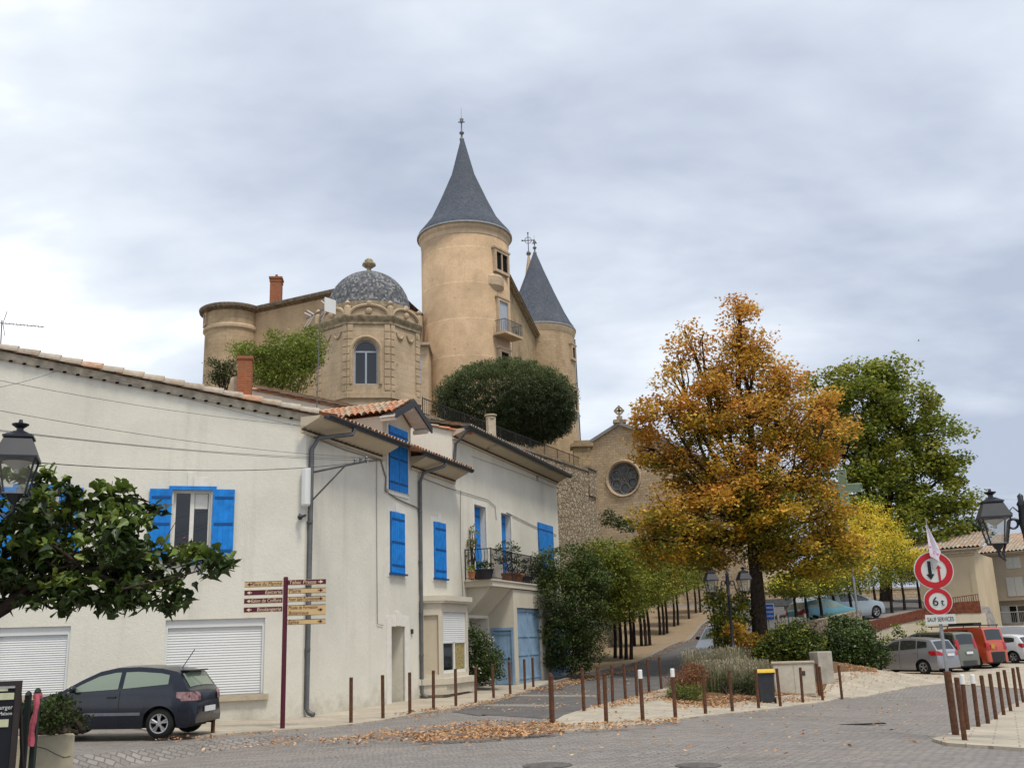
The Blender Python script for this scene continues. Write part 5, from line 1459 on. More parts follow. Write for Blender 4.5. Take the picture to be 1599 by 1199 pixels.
fs = bush('flowering_shrub', 'leafy shrub dotted with white flowers at the entrance beside the bay window', b, pblobs([(748, 1005, 18, 20), (757, 1030, 26, 26), (768, 1045, 18, 22), (745, 1045, 16, 22), (738, 985, 6, 14)], 35.6), .09, .05, DK, 6000, clump=.1, top=DK[1:] + [(.09, .125, .03)])
k = rng.normal(size=(36, 3)); k /= np.linalg.norm(k, axis=1)[:, None]; k[:, 1] = -np.abs(k[:, 1])
fc = P(757, 1030, 35.6) + k * V(.62, .62, .85)
leaf_mesh('flowers', fc, .07, .07, np.tile([[.7, .7, .65]], (36, 1)), M_LEAF, fs, up=.2)
bush('climbing_plant', 'wispy pale climber growing up beside the first balcony door', FA.pt(11.2, .15, 3.8), [(FA.pt(11.0, .12, 4.9), (.18, .12, .5)), (FA.pt(11.25, .12, 5.6), (.22, .12, .12))], .1, .06, [(.2, .2, .08), (.14, .16, .05)], 240, clump=.08, cat='plant')
# low plants round the planted bed
b = G(1075, 1092, 26)
bush('red_shrub', 'low shrub turning rusty red at the front of the planted bed', G(1073, 1088, 26), pblobs([(1068, 1062, 26, 18), (1084, 1052, 18, 16)], G(1073, 1088, 26)[1]), .07, .03, [(.24, .085, .04), (.17, .075, .04), (.27, .14, .06)], 3400, clump=.1)
bush('low_green_shrub', 'small bright green shrub at the foot of the rusty shrub', G(1066, 1094, 26), pblobs([(1060, 1080, 17, 12), (1082, 1082, 18, 12)], G(1066, 1094, 26)[1]), .06, .03, [(.12, .15, .03), (.16, .19, .04)], 2200, clump=.08)
def grass_clump(name, label, pts, n, h, cols, tipc, spread=.35, group=None):
    c0 = np.mean([np.array(p) for p in pts], 0); T = thing(name, label, 'plant', c0, group=group)
    k = rng.integers(0, len(pts), n); a = rng.uniform(0, 6.283, n); r_ = spread * np.sqrt(rng.random(n))
    base = np.array(pts)[k] + np.stack([r_ * np.cos(a), r_ * np.sin(a), np.zeros(n)], 1); base[:, 2] = gz(base[:, 0], base[:, 1])
    hh = h * rng.uniform(.55, 1.1, n); out_ = np.stack([np.cos(a), np.sin(a), np.zeros(n)], 1) * (hh * .35 * rng.random(n))[:, None]
    t = base + out_ + np.stack([np.zeros(n), np.zeros(n), hh], 1); d = t - base
    cc = (base + t) / 2; L = np.linalg.norm(d, axis=1)
    ti = tints(np.arange(n) % 40, cols)
    leaf_mesh('blades', cc, 1.0, .022, ti, M_DRY, T, up=0, dirs=d * 30 / L[:, None]) if False else None
    N = n; side_ = np.stack([np.sin(a), -np.cos(a), np.zeros(n)], 1) * .008
    mb = MB(); vs = np.concatenate([(base - side_)[:, None], (base + side_)[:, None], (t + side_ * .6)[:, None], (t - side_ * .6)[:, None]], 1) - c0
    me = bpy.data.meshes.new('blades'); me.vertices.add(4 * N); me.vertices.foreach_set('co', vs.ravel())
    me.loops.add(4 * N); me.loops.foreach_set('vertex_index', np.arange(4 * N, dtype=np.int32)); me.polygons.add(N)
    me.polygons.foreach_set('loop_start', np.arange(N, dtype=np.int32) * 4); me.polygons.foreach_set('loop_total', np.full(N, 4, np.int32))
    at = me.color_attributes.new('tint', 'FLOAT_COLOR', 'POINT'); ca = np.ones((N, 4, 4)); ca[:, :2, :3] = ti[:, None]; ca[:, 2:, :3] = np.array(tipc)[rng.integers(0, len(tipc), N)][:, None]
    at.data.foreach_set('color', ca.ravel()); me.materials.append(M_DRY); me.update(calc_edges=True); me.validate()
    o = bpy.data.objects.new('blades', me); COL.objects.link(o); o.parent = T
    hd = t[rng.random(N) < .6]
    leaf_mesh('flower_spikes', hd, .10, .03, np.tile(tipc[0], (len(hd), 1)) * rng.uniform(.7, 1.2, (len(hd), 1)), M_DRY, T, up=0, dirs=np.tile([[0, 0, 3.0]], (len(hd), 1)))
    return T
LAVC = [(.17, .21, .07), (.24, .26, .10), (.13, .17, .05)]; LAVT = [(.34, .30, .20), (.42, .38, .24), (.28, .25, .18)]
for i, (px_, lab) in enumerate(((( (1112, 1080), (1125, 1078), (1118, 1074)), 'lavender clump with dry stalks just behind the rusty shrub'), (((1140, 1080), (1155, 1080), (1130, 1076)), 'lavender clump with dry stalks in the middle of the bed'), (((1175, 1074), (1190, 1074), (1165, 1070)), 'lavender clump with dry stalks left of the yellow lidded bin'), (((1118, 1062), (1145, 1060), (1095, 1064)), 'taller lavender clump at the back of the bed'))):
    grass_clump('lavender', lab, [G(*p, 26) for p in px_], 1500, .82 if i < 3 else 1.02, LAVC, LAVT, .55, group='lavender clumps in the bed')
bush('rosemary_bush', 'dense grey green bush between the lavender clumps', G(1140, 1088, 27), pblobs([(1125, 1066, 28, 18), (1155, 1068, 30, 18), (1180, 1066, 18, 16)], G(1140, 1086, 27)[1] + .6), .08, .025, [(.075, .09, .035), (.11, .125, .05), (.06, .07, .03)], 5500, clump=.1, dirs_up=True)
bush('roadside_bush', 'leafy olive bush beside the double street lamp', G(1125, 1040, 34), pblobs([(1120, 945, 20, 24), (1128, 975, 22, 26), (1150, 965, 18, 30), (1140, 1000, 26, 20), (1115, 930, 14, 14), (1160, 935, 14, 16)], 42), .16, .1, YG, 3000, clump=.16)
bush('russet_bush', 'low russet leaved bush round the foot of the orange tree', G(1185, 1015, 34), pblobs([(1165, 1000, 22, 10), (1195, 1005, 24, 12), (1150, 985, 16, 12), (1210, 1000, 14, 10)], 40.5), .14, .09, OR + OG, 1700, clump=.14)
bush('dark_hedge', 'dark green hedge behind the grey cabinet', G(1230, 1030, 33), pblobs([(1215, 1010, 24, 22), (1245, 1015, 28, 22), (1235, 990, 30, 14), (1265, 1005, 20, 20), (1195, 1020, 16, 14), (1255, 1030, 24, 14)], 39.5), .12, .08, DK + YG[:2], 7500, clump=.15, stems=False)
ivy1 = pblobs([(1310, 1005, 34, 26, -1), (1345, 1010, 30, 28, -.6), (1290, 990, 30, 20, .6), (1330, 985, 34, 20, .6), (1300, 1030, 24, 16, -1.5), (1365, 1020, 18, 22, 0), (1350, 1035, 22, 12, -.8), (1318, 1030, 22, 16, -1.2), (1265, 978, 26, 10, 1), (1300, 972, 26, 10, 1), (1240, 985, 20, 12, .5), (1372, 1030, 14, 16, 0), (1285, 1015, 22, 18, -1)], 45.5, .8)
bush('ivy_bank', 'bank of glossy ivy hanging over the low wall in front of the grey car', G(1335, 1046, 36), ivy1, .12, .095, DK + [(.07, .11, .02)], 15000, clump=.16, mat=M_GLEAF, stems=False, top=[(.075, .12, .022), (.06, .095, .018)])
bush('wall_creeper', 'green creeper trailing down the pale parking wall', P(1440, 1010, 54), pblobs([(1400, 985, 5, 14), (1413, 1000, 5, 14), (1440, 985, 5, 18), (1455, 1000, 5, 14), (1425, 1012, 10, 8), (1465, 1005, 8, 8), (1385, 1005, 8, 16)], 54.0, .5), .12, .09, GR + DK[:1], 1500, clump=.12, stems=False)
bush('wall_top_shrub', 'green shrub on the slope at the foot of the church wall', P(975, 825, 66), pblobs([(960, 815, 22, 9), (985, 822, 22, 8), (948, 803, 8, 8)], 66), .16, .08, DK + [(.06, .12, .025)], 1500, clump=.14, stems=False)
# ================================================================ vehicles
def paint(name, c, metal=.3, rough=.32):
    n = NT(name); n.b.inputs['Coat Weight'].default_value = .6; n.b.inputs['Coat Roughness'].default_value = .06
    v = n.map('Object'); f = n.noise(v, 3, 4)
    dirt = n.noise(v, 9, 5, .7)
    col = n.mix(n.ramp(dirt, [(.5, 0.0), (.85, .06)]), c, (.12, .105, .085))
    return n.done(col, n.ramp(f, [(.3, rough), (.8, rough + .12)]), .5, metal)
M_TYRE = plain('tyre', (.018, .018, .018), .85, .2, var=.2)
M_RIM = plain('alloy', (.34, .34, .35), .35, .5, .7, var=.15)
M_CGLASS = glassmat('car_glass', (.018, .024, .022), .04)
M_CGLASSL = glassmat('car_glass_daylight_tint', (.20, .25, .19), .04)  # opaque pale green paints the daylight seen through the cabin
M_REDL = plain('red_lamp', (.34, .012, .015), .2, .6, var=.25, scale=14)
M_CLEARL = plain('clear_lamp', (.5, .5, .5), .15, .7, var=.2, scale=12)
M_BLKP = plain('black_plastic', (.022, .022, .024), .6, .3)
M_PLATE = plain('number_plate', (.68, .69, .70), .5, .4, var=.04)
M_DGREY = plain('bumper_grey', (.05, .05, .052), .6, .3)
class Car:
    def __init__(s, name, label, cat, L, W, top, belt, wid, wheels, rw, tumble, paint_, win, ws, bw, glass=None, lampz=None, group=None, bumper=None):
        s.T = thing(name, label, cat, local=True, group=group)
        s.L, s.W = L, W; s.top_, s.belt_, s.wid_ = (np.array(q, float) for q in (top, belt, wid)); s.tum = tumble; s.wheels = wheels; s.rw = rw
        s.gh = s.top_[:, 1].max() - np.interp(L * .5, s.belt_[:, 0], s.belt_[:, 1])
        st = sorted(set(np.round(np.concatenate([np.linspace(0, L, int(L / .055)), s.top_[:, 0], s.belt_[:, 0], *[w_ + np.linspace(-rw * 1.22, rw * 1.22, 15) for w_ in wheels]]), 4)))
        st = [x for x in st if 0 <= x <= L]
        body = MB(); rows = []
        for x in st:
            zt, zr = s.belt(x), s.top(x); zb = .2 + (.08 if x < .12 or x > L - .12 else 0)
            for w_ in wheels:
                d = abs(x - w_); ra = rw * 1.2
                if d < ra: zb = max(zb, rw + math.sqrt(ra * ra - d * d) * .98)
            zb = min(zb, zt - .02)
            r_ = [(s.X(x), s.y(x, zb + (zt - zb) * k / 6), zb + (zt - zb) * k / 6) for k in range(7)]
            r_ += [(s.X(x), s.y(x, zt + (zr - zt) * k / 4), zt + (zr - zt) * k / 4) for k in range(1, 5)]
            ye = r_[-1][1]; r_ += [(s.X(x), ye * q, zr + .035 * (1 - q * q)) for q in (.93, .75, .4, 0)]
            rows.append(r_)
        body.grid(rows, flip=False); body.grid([[(p[0], -p[1], p[2]) for p in r_] for r_ in rows], flip=True)
        for r_ in (rows[0], rows[-1]): body.face([p for p in r_] + [(p[0], -p[1], p[2]) for p in r_[::-1][1:]])
        s.body = body.build('body', paint_, s.T, smooth=True, loc='local', merge=True)
        q = MB(); q.box((0, 0, .34), (L - .5, W * .62, .3)); q.box((0, 0, .62), (L * .55, W * .8, .2)); q.build('underbody', M_BLKP, s.T, loc='local')
        gl = glass or M_CGLASS
        for a, b in win:
            for sg in (1, -1): s.side_patch(a, b, lambda x: s.belt(x) + .035, lambda x: s.top(x) - .095, 'side_window', gl, sg)
        s.top_patch(*ws, .9, 'windscreen', gl); s.top_patch(*bw, .82, 'rear_window', gl)
        for w_ in wheels:
            for sg in (1, -1): s.wheel(w_, sg)
    def X(s, x): return s.L / 2 - x
    def top(s, x): return float(np.interp(x, s.top_[:, 0], s.top_[:, 1]))
    def belt(s, x): return float(min(np.interp(x, s.belt_[:, 0], s.belt_[:, 1]), s.top(x) - .015))
    def y(s, x, z):
        w_ = float(np.interp(x, s.wid_[:, 0], s.wid_[:, 1])); zt = s.belt(x)
        f_ = lambda z_: w_ * (1 - .09 * max(0, (.5 - z_) / .35) ** 2 - .05 * max(0, (z_ - .6) / .4) ** 2)
        if z <= zt: return f_(z)
        return f_(zt) + (w_ * s.tum - f_(zt)) * min(1, (z - zt) / s.gh) ** 1.15
    def side_patch(s, a, b, lo, hi, name, mt, sg=1, off=.007, nx=26, nz=4, par=None):
        q = MB(); rows = []
        for x in np.linspace(a, b, nx):
            l_, h_ = lo(x), hi(x)
            if h_ < l_ + .01: h_ = l_ + .01
            rows.append([(s.X(x), sg * (s.y(x, l_ + (h_ - l_) * k / nz) + off), l_ + (h_ - l_) * k / nz) for k in range(nz + 1)])
        q.grid(rows); return q.build(name, mt, par or s.T, smooth=True, loc='local')
    def top_patch(s, a, b, t, name, mt, off=.008, t0=None, par=None):
        q = MB(); rows = []; t0 = -t if t0 is None else t0
        for x in np.linspace(a, b, 14):
            ye = s.y(x, s.top(x)); sl = (s.top(x + .02) - s.top(x - .02)) / .04; nl = math.hypot(sl, 1)
            rows.append([(s.X(x) + off * sl / nl, ye * u, s.top(x) + .035 * (1 - u * u) + off / nl) for u in np.linspace(t0, t, 9)])
        q.grid(rows); return q.build(name, mt, par or s.T, smooth=True, loc='local')
    def wheel(s, x, sg):
        r = s.rw; c = (s.X(x), sg * (s.y(x, r) - .11), r)
        q = MB(); G_ = []
        for rr, o in ((r * .62, -.1), (r * .93, -.1), (r, -.06), (r, .06), (r * .93, .1), (r * .64, .1)):
            G_.append([(c[0] + rr * math.cos(t), c[1] + sg * o, c[2] + rr * math.sin(t)) for t in np.linspace(0, 2 * math.pi, 29)])
        q.grid(G_); w_ = q.build('wheel', M_TYRE, s.T, smooth=True, loc='local')
        q = MB(); G_ = []
        for rr, o in ((r * .66, .07), (r * .66, .105), (r * .58, .1), (r * .56, .0)):
            G_.append([(c[0] + rr * math.cos(t), c[1] + sg * o, c[2] + rr * math.sin(t)) for t in np.linspace(0, 2 * math.pi, 29)])
        q.grid(G_)
        for k in range(5):
            t = 2 * math.pi * k / 5 + .3
            for dt in (-.16, .16):
                q.tube([(c[0] + .04 * math.cos(t), c[1] + sg * .09, c[2] + .04 * math.sin(t)), (c[0] + r * .6 * math.cos(t + dt), c[1] + sg * .085, c[2] + r * .6 * math.sin(t + dt))], .024, 5)
        q.tube([(c[0], c[1] + sg * .05, c[2]), (c[0], c[1] + sg * .1, c[2])], .06, 10)
        q.face([(c[0] + r * .57 * math.cos(t), c[1] + sg * .02, c[2] + r * .57 * math.sin(t)) for t in np.linspace(0, 2 * math.pi, 20)[:-1]], 1)
        q.build('rim', [M_RIM, M_DARK], w_, loc='local')
    def mirror(s, x, mt):
        for sg in (1, -1):
            z = s.belt(x) + .1; q = MB(); y_ = s.y(x, z)
            q.ball((s.X(x), sg * (y_ + .12), z), (.07, .11, .075), 10, 6); q.tube([(s.X(x), sg * y_, z - .05), (s.X(x), sg * (y_ + .08), z - .02)], .025, 5); q.build('mirror', mt, s.T, smooth=True, loc='local')
    def seam(s, xs_, sg=1):
        q = MB()
        for x in xs_:
            for g_ in (1, -1):
                z0, z1 = .26, s.belt(x)
                q.grid([[(s.X(x + d), g_ * (s.y(x, z) + .004), z) for z in np.linspace(z0, z1, 8)] for d in (-.007, .007)])
        q.build('door_gap', M_BLKP, s.T, loc='local')
    def handle(s, xs_, mt):
        for x in xs_:
            for sg in (1, -1):
                z = s.belt(x) - .12; q = MB(); q.box((s.X(x), sg * (s.y(x, z) + .018), z), (.2, .03, .035)); q.build('door_handle', mt, s.T, loc='local', bevel=.008, merge=True)
    def xr(s, z):
        t = s.top_[s.top_[:, 0] > s.L * .8]; return float(np.interp(-z, -t[:, 1], t[:, 0]))
    def taillight(s, x0, x1, z0, z1, sgs=(1, -1), mt=None):
        for sg in sgs:
            q = MB(); zs = np.linspace(z0, z1, 6); side_ = []; rear_ = []
            for z in zs:
                xe = s.xr(z) - .012; xb = x0 + (.10 if z < z0 + (z1 - z0) * .35 else 0)
                side_.append([(s.X(xb + (xe - xb) * t), sg * (s.y(xb + (xe - xb) * t, min(z, s.top(xb + (xe - xb) * t))) + .012), z) for t in np.linspace(0, 1, 7)])
                ye = s.y(xe, min(z, s.top(xe)))
                rear_.append([side_[-1][-1]] + [(s.X(xe) - .03, sg * ye * (1 - .27 * t), z) for t in (.02, .3, .65, 1)])
            q.grid(side_); q.grid(rear_)
            q.build('taillight', mt or M_REDL, s.T, smooth=True, loc='local')
    def rear(s, z, mt_low=None, zlow=.55, plate=True):
        xr = -s.L / 2
        if plate: q = MB(); q.box((xr - .035, 0, z), (.02, .52, .11)); q.build('number_plate', M_PLATE, s.T, loc='local')
        if mt_low:
            q = MB(); rows = []
            for u in np.linspace(-1, 1, 13):
                x = s.L - .02 - .16 * abs(u) ** 4; ye = s.y(s.L - .08, .5)
                rows.append([(s.X(x) - .05, u * ye * 1.03, zz_) for zz_ in (.27, .4, zlow)] + [(s.X(x) - .0, u * ye * 1.0, zlow + .02)])
            q.grid(rows); q.build('rear_bumper', mt_low, s.T, loc='local')
    def rubstrip(s, z, mt):
        for sg in (1, -1): s.side_patch(s.wheels[0] + s.rw * 1.3, s.wheels[1] - s.rw * 1.3, lambda x: z - .03, lambda x: z + .03, 'rub_strip', mt, sg, .012)
    def place(s, contact, hd, wheel=1, sgn=1):
        """contact: where the chosen wheel meets the ground; hd: heading vector; sgn +1 left wheel"""
        a = math.atan2(hd[1], hd[0]); ca, sa = math.cos(a), math.sin(a)
        lx, ly = s.X(s.wheels[wheel]), sgn * (s.W / 2 - .1)
        cx, cy = contact[0] - (ca * lx - sa * ly), contact[1] - (sa * lx + ca * ly)
        hz = [g(cx + ca * s.X(w_), cy + sa * s.X(w_)) for w_ in s.wheels]
        pit = math.atan2(hz[0] - hz[1], s.wheels[1] - s.wheels[0])
        s.T.location = (cx, cy, sum(hz) / 2 + .045 - (s.X(s.wheels[0]) + s.X(s.wheels[1])) / 2 * math.tan(pit)); s.T.rotation_euler = (0, -pit, a)
        return s
HATCH = dict(top=[(0, .42), (.05, .62), (.22, .76), (.95, .93), (1.08, .97), (1.5, 1.2), (1.85, 1.36), (2.2, 1.43), (2.7, 1.44), (3.2, 1.40), (3.52, 1.33), (3.56, 1.30), (3.80, .97), (3.88, .92), (3.93, .86), (3.95, .5)],
             belt=[(0, .36), (.3, .72), (1.08, .90), (2.4, .97), (3.4, 1.05), (3.8, .93), (3.95, .4)], wid=[(0, .52), (.12, .70), (.45, .81), (1.2, .845), (2.8, .85), (3.5, .825), (3.85, .76), (3.95, .66)])
M_BLUEG = paint('blue_grey_paint', (.009, .013, .024), .3, .2); M_BLUEG.node_tree.nodes['Principled BSDF'].inputs['Coat Weight'].default_value = .3
ib = Car('parked_car', 'near black blue three door hatchback parked by the white gable wall', 'car', 3.95, 1.70, **HATCH, wheels=(.78, 3.24), rw=.30, tumble=.74, paint_=M_BLUEG, win=((1.22, 2.32), (2.42, 3.38)), ws=(1.12, 1.82), bw=(3.58, 3.78), glass=M_CGLASSL)
ib.mirror(1.38, M_BLUEG); ib.seam((1.2, 2.37)); ib.handle((2.2,), M_BLUEG); ib.taillight(3.58, 3.90, .74, .92, mt=plain('smoked_lamp', (.24, .13, .13), .15, .7, var=.5, scale=16)); ib.rear(.55); ib.rubstrip(.5, plain('strip_grey', (.12, .13, .15), .5))
q = MB(); q.tube([(-1.35, 0, 1.40), (-1.6, 0, 1.78)], .009, 5); q.build('roof_aerial', M_BLKP, ib.T, loc='local')
q = MB(); q.box((-1.62, 0, 1.345), (.2, 1.0, .03)); q.build('spoiler', M_BLUEG, ib.T, loc='local', bevel=.01, merge=True)
ib.T.scale = (.97, .97, .95); ib.place(G(250, 1156), (-.995, .10))
MPV = dict(top=[(0, .45), (.06, .66), (.25, .82), (.85, .98), (1.0, 1.03), (1.5, 1.32), (2.0, 1.55), (2.5, 1.62), (3.0, 1.62), (3.6, 1.56), (3.9, 1.50), (3.95, 1.47), (4.2, 1.05), (4.30, .98), (4.36, .86), (4.38, .5)],
           belt=[(0, .4), (.3, .78), (1.0, .97), (2.4, 1.05), (3.7, 1.16), (4.2, 1.0), (4.38, .4)], wid=[(0, .58), (.12, .76), (.45, .87), (1.2, .91), (3.2, .915), (3.9, .88), (4.25, .80), (4.38, .70)])
M_SILV = paint('silver_lilac_paint', (.30, .30, .325), .55)
cm = Car('parked_car', 'silver grey people carrier parked nose in beside the ivy bank', 'car', 4.38, 1.83, **MPV, wheels=(.86, 3.51), rw=.32, tumble=.74, paint_=M_SILV, win=((1.25, 2.28), (2.36, 3.2), (3.26, 3.75)), ws=(1.05, 1.95), bw=(3.97, 4.18))
cm.mirror(1.45, M_SILV); cm.seam((1.2, 2.32, 3.3)); cm.handle((2.15, 3.15), M_SILV); cm.taillight(3.85, 4.32, .84, 1.04); cm.rear(.86); 
HD = V(-.56, .83, 0); SIDE = V(.75, .66, 0)
c0 = G(1444.5, 1053.5, 36); cm.place(c0, HD)
VAN = dict(top=[(0, .5), (.06, .74), (.3, .92), (.85, 1.08), (1.0, 1.14), (1.4, 1.5), (1.75, 1.74), (2.1, 1.82), (3.6, 1.82), (4.0, 1.78), (4.06, 1.72), (4.18, 1.1), (4.24, .95), (4.26, .5)],
           belt=[(0, .45), (.3, .86), (1.0, 1.06), (2.4, 1.10), (4.0, 1.12), (4.2, .95), (4.26, .4)], wid=[(0, .6), (.12, .78), (.45, .87), (1.2, .90), (3.6, .905), (4.1, .89), (4.2, .86), (4.26, .80)])
M_OLIVE = paint('olive_grey_paint', (.15, .155, .12), .35)
M_ORNG = paint('orange_red_paint', (.45, .06, .02), 0)
M_WHITE = paint('white_paint', (.60, .61, .62), 0, .4)
M_DKGREEN = paint('dark_car_paint', (.03, .036, .04), .3)
M_TEAL = paint('teal_paint', (.12, .32, .38), .2)
v1 = Car('parked_van', 'olive grey high roofed car between the silver and the orange one', 'van', 4.26, 1.81, **VAN, wheels=(.85, 3.5), rw=.32, tumble=.86, paint_=M_OLIVE, win=((1.35, 2.2), (2.3, 3.3), (3.4, 4.0)), ws=(1.05, 1.72), bw=(4.065, 4.155))
v1.mirror(1.45, M_BLKP); v1.rear(.86, M_DGREY, .5); v1.taillight(4.1, 4.2, 1.05, 1.5); v1.place(c0 + SIDE * 2.7 + HD * .3, HD)
v2 = Car('parked_van', 'bright orange van with a black roof rack in the parking row', 'van', 4.26, 1.81, **{**VAN, 'top': [(x, z * 1.06) for x, z in VAN['top']]}, wheels=(.85, 3.5), rw=.33, tumble=.88, paint_=M_ORNG, win=((1.35, 2.2), (2.3, 3.3)), ws=(1.05, 1.72), bw=(4.065, 4.155))
v2.mirror(1.45, M_BLKP); v2.rear(.9, M_BLKP, .74, False); v2.taillight(4.1, 4.2, .85, 1.2)
q = MB()
for y_ in (-.7, .7): q.tube([(1.1, y_, 2.04), (-1.9, y_, 2.04)], .03, 6)
for x_ in (.9, 0, -.9, -1.8): q.tube([(x_, -.7, 2.04), (x_, .7, 2.04)], .025, 6); [q.tube([(x_, y_, 1.9), (x_, y_, 2.05)], .02, 5) for y_ in (-.7, .7)]
q.box((-.6, .1, 2.12), (1.4, .7, .12)); q.build('roof_rack', M_BLKP, v2.T, loc='local')
q = MB(); q.box((-2.15, .42, 1.02), (.03, .3, .22)); q.lathe([(0, 0), (.08, 0)], 12, (-2.17, .1, 1.0)); q.build('yellow_panel', plain('yellow_panel', (.45, .26, .03), .5), v2.T, loc='local')
v2.place(c0 + SIDE * 5.4 + HD * .1, HD)
d3 = Car('parked_car', 'small dark car mostly hidden behind the orange van', 'car', 3.95, 1.70, **HATCH, wheels=(.78, 3.24), rw=.30, tumble=.74, paint_=M_DKGREEN, win=((1.22, 2.32), (2.42, 3.38)), ws=(1.12, 1.82), bw=(3.58, 3.78))
d3.taillight(3.5, 3.90, .72, .93); d3.rear(.6); d3.place(c0 + SIDE * 7.3 + HD * 1.0, HD)
w4 = Car('parked_car', 'white hatchback with small red tail lamps at the right end of the parking row', 'car', 3.95, 1.70, **HATCH, wheels=(.78, 3.24), rw=.30, tumble=.74, paint_=M_WHITE, win=((1.22, 2.32), (2.42, 3.38)), ws=(1.12, 1.82), bw=(3.58, 3.78))
w4.taillight(3.6, 3.88, .78, 1.0); w4.rear(.75, M_BLKP, .5); w4.mirror(1.38, M_WHITE); w4.place(c0 + SIDE * 10 + HD * .2, HD)
w5 = Car('parked_van', 'white van roof rising behind the white hatchback', 'van', 4.26, 1.81, **VAN, wheels=(.85, 3.5), rw=.32, tumble=.86, paint_=M_WHITE, win=((1.35, 2.2),), ws=(1.05, 1.72), bw=(4.065, 4.155)); w5.rear(.9); w5.place(c0 + SIDE * 12.4 + HD * .8, HD)
r6 = Car('parked_car', 'white car with a bright windscreen standing on the ramp behind the lavender', 'car', 3.95, 1.70, **HATCH, wheels=(.78, 3.24), rw=.30, tumble=.74, paint_=M_WHITE, win=((1.22, 2.32), (2.42, 3.38)), ws=(1.12, 1.82), bw=(3.58, 3.78), glass=M_CGLASSL)
r6.mirror(1.38, M_BLKP); pr = P(1148, 1030, 44.0); r6.place((pr[0], pr[1]), (-.42, -.91), 0, 1)
q = MB()
for sg in (1, -1): q.box((1.82, sg * .5, .66), (.14, .3, .14))
q.build('headlight', M_CLEARL, r6.T, loc='local')
t7 = Car('parked_car', 'teal hatchback in the upper car park behind the ivy wall', 'car', 3.95, 1.70, **HATCH, wheels=(.78, 3.24), rw=.30, tumble=.74, paint_=M_TEAL, win=((1.22, 2.32), (2.42, 3.38)), ws=(1.12, 1.82), bw=(3.58, 3.78), glass=M_CGLASSL)
t7.taillight(3.5, 3.90, .72, 1.0); t7.rear(.6); pt_ = P(1272, 978, 54.5); t7.place(pt_, (.93, .37), 1, -1)
t8 = Car('parked_car', 'pale grey blue car ahead of the teal one in the upper car park', 'car', 4.38, 1.83, **MPV, wheels=(.86, 3.51), rw=.32, tumble=.74, paint_=paint('pale_blue_paint', (.36, .43, .47), .2), win=((1.25, 2.28), (2.36, 3.2)), ws=(1.05, 1.95), bw=(3.97, 4.18))
pt_ = P(1312, 974, 58); t8.place(pt_, (.93, .37), 1, -1)
# white tipper truck at the head of the ramp
pk = P(1228, 948, 68); TRK = thing('tipper_truck', 'white truck with an open bed at the top of the ramp beside the orange tree', 'truck', (pk[0], pk[1], g(pk[0], pk[1])), math.atan2(.35, -.93) + math.pi / 2 + R(115), local=True)
q = MB()
prof = [(0, .45), (0, 1.1), (.1, 1.25), (.55, 2.05), (.8, 2.15), (1.7, 2.15), (1.75, 2.05), (1.75, .45)]
for sg in (1, -1): q.face([(1.9 - x, sg * .95, z) for x, z in prof])
for i in range(len(prof)): a, b = prof[i], prof[(i + 1) % len(prof)]; q.face([(1.9 - a[0], -.95, a[1]), (1.9 - b[0], -.95, b[1]), (1.9 - b[0], .95, b[1]), (1.9 - a[0], .95, a[1])])
q.build('cab', M_WHITE, TRK, loc='local', merge=True, bevel=.05)
q = MB(); q.face([(1.9 - .13, -.8, 1.33), (1.9 - .13, .8, 1.33), (1.9 - .52, .78, 1.98), (1.9 - .52, -.78, 1.98)]); q.build('windscreen', M_CGLASS, TRK, loc='local')
q = MB()
for sg in (1, -1): q.face([(1.9 - .4, sg * .956, 1.3), (1.9 - 1.4, sg * .956, 1.3), (1.9 - 1.4, sg * .956, 1.95), (1.9 - .7, sg * .956, 1.95)])
q.build('side_window', M_CGLASS, TRK, loc='local')
q = MB(); q.box((-1.4, 0, .75), (3.1, 1.9, .1))
for y_ in (-.93, .93): q.box((-1.4, y_, .98), (3.1, .04, .36))
for x_ in (-2.93, .13): q.box((x_, 0, .98), (.04, 1.86, .36))
q.tube([(.05, -.9, 1.1), (.05, -.9, 1.9), (.05, .9, 1.9), (.05, .9, 1.1)], .03, 6); q.build('truck_bed', M_ZINC, TRK, loc='local')
q = MB(); q.box((-2.98, .7, .62), (.05, .3, .14)); q.box((-2.98, -.7, .62), (.05, .3, .14)); q.build('taillight', M_REDL, TRK, loc='local')
for x_ in (1.1, -1.9):
    for sg in (1, -1):
        q = MB(); q.grid([[(x_ + rr * math.cos(t), sg * (.86 + o), .36 + rr * math.sin(t)) for t in np.linspace(0, 6.2832, 21)] for rr, o in ((.05, .08), (.2, .08), (.3, .11), (.36, .08), (.36, -.1))]); q.build('wheel', M_TYRE, TRK, loc='local')
# ================================================================ street furniture
M_RUST = plain('rusty_steel', (.105, .048, .026), .8, .25, var=.4, scale=14, bump=.2)
M_WPLAST = plain('white_cap', (.72, .72, .70), .5, .3, var=.05)
M_BURG = plain('burgundy_paint', (.085, .008, .022), .45, .4, var=.12)
M_CREAMP = plain('cream_panel', (.60, .42, .20), .55, .3, var=.07)
M_GOLD = plain('cream_lettering', (.75, .60, .42), .6, .2, var=.02)
M_RED = plain('sign_red', (.46, .012, .02), .45, .35, var=.06)
M_SWHITE = plain('sign_white', (.60, .61, .58), .5, .3, var=.05)
M_BLACK = plain('sign_black', (.012, .012, .013), .5, .3)
M_GALV = plain('galvanised', (.30, .31, .32), .5, .4, .4, var=.2)
M_LAMP = plain('lamp_black_paint', (.016, .019, .026), .42, .5, .1, var=.2)
n = NT('lantern_glass'); n.b.inputs['Transmission Weight'].default_value = .0
tr = n.n('ShaderNodeBsdfTransparent'); tr.inputs[0].default_value = (.86, .87, .85, 1)
gls = n.n('ShaderNodeBsdfGlossy'); gls.inputs['Roughness'].default_value = .12
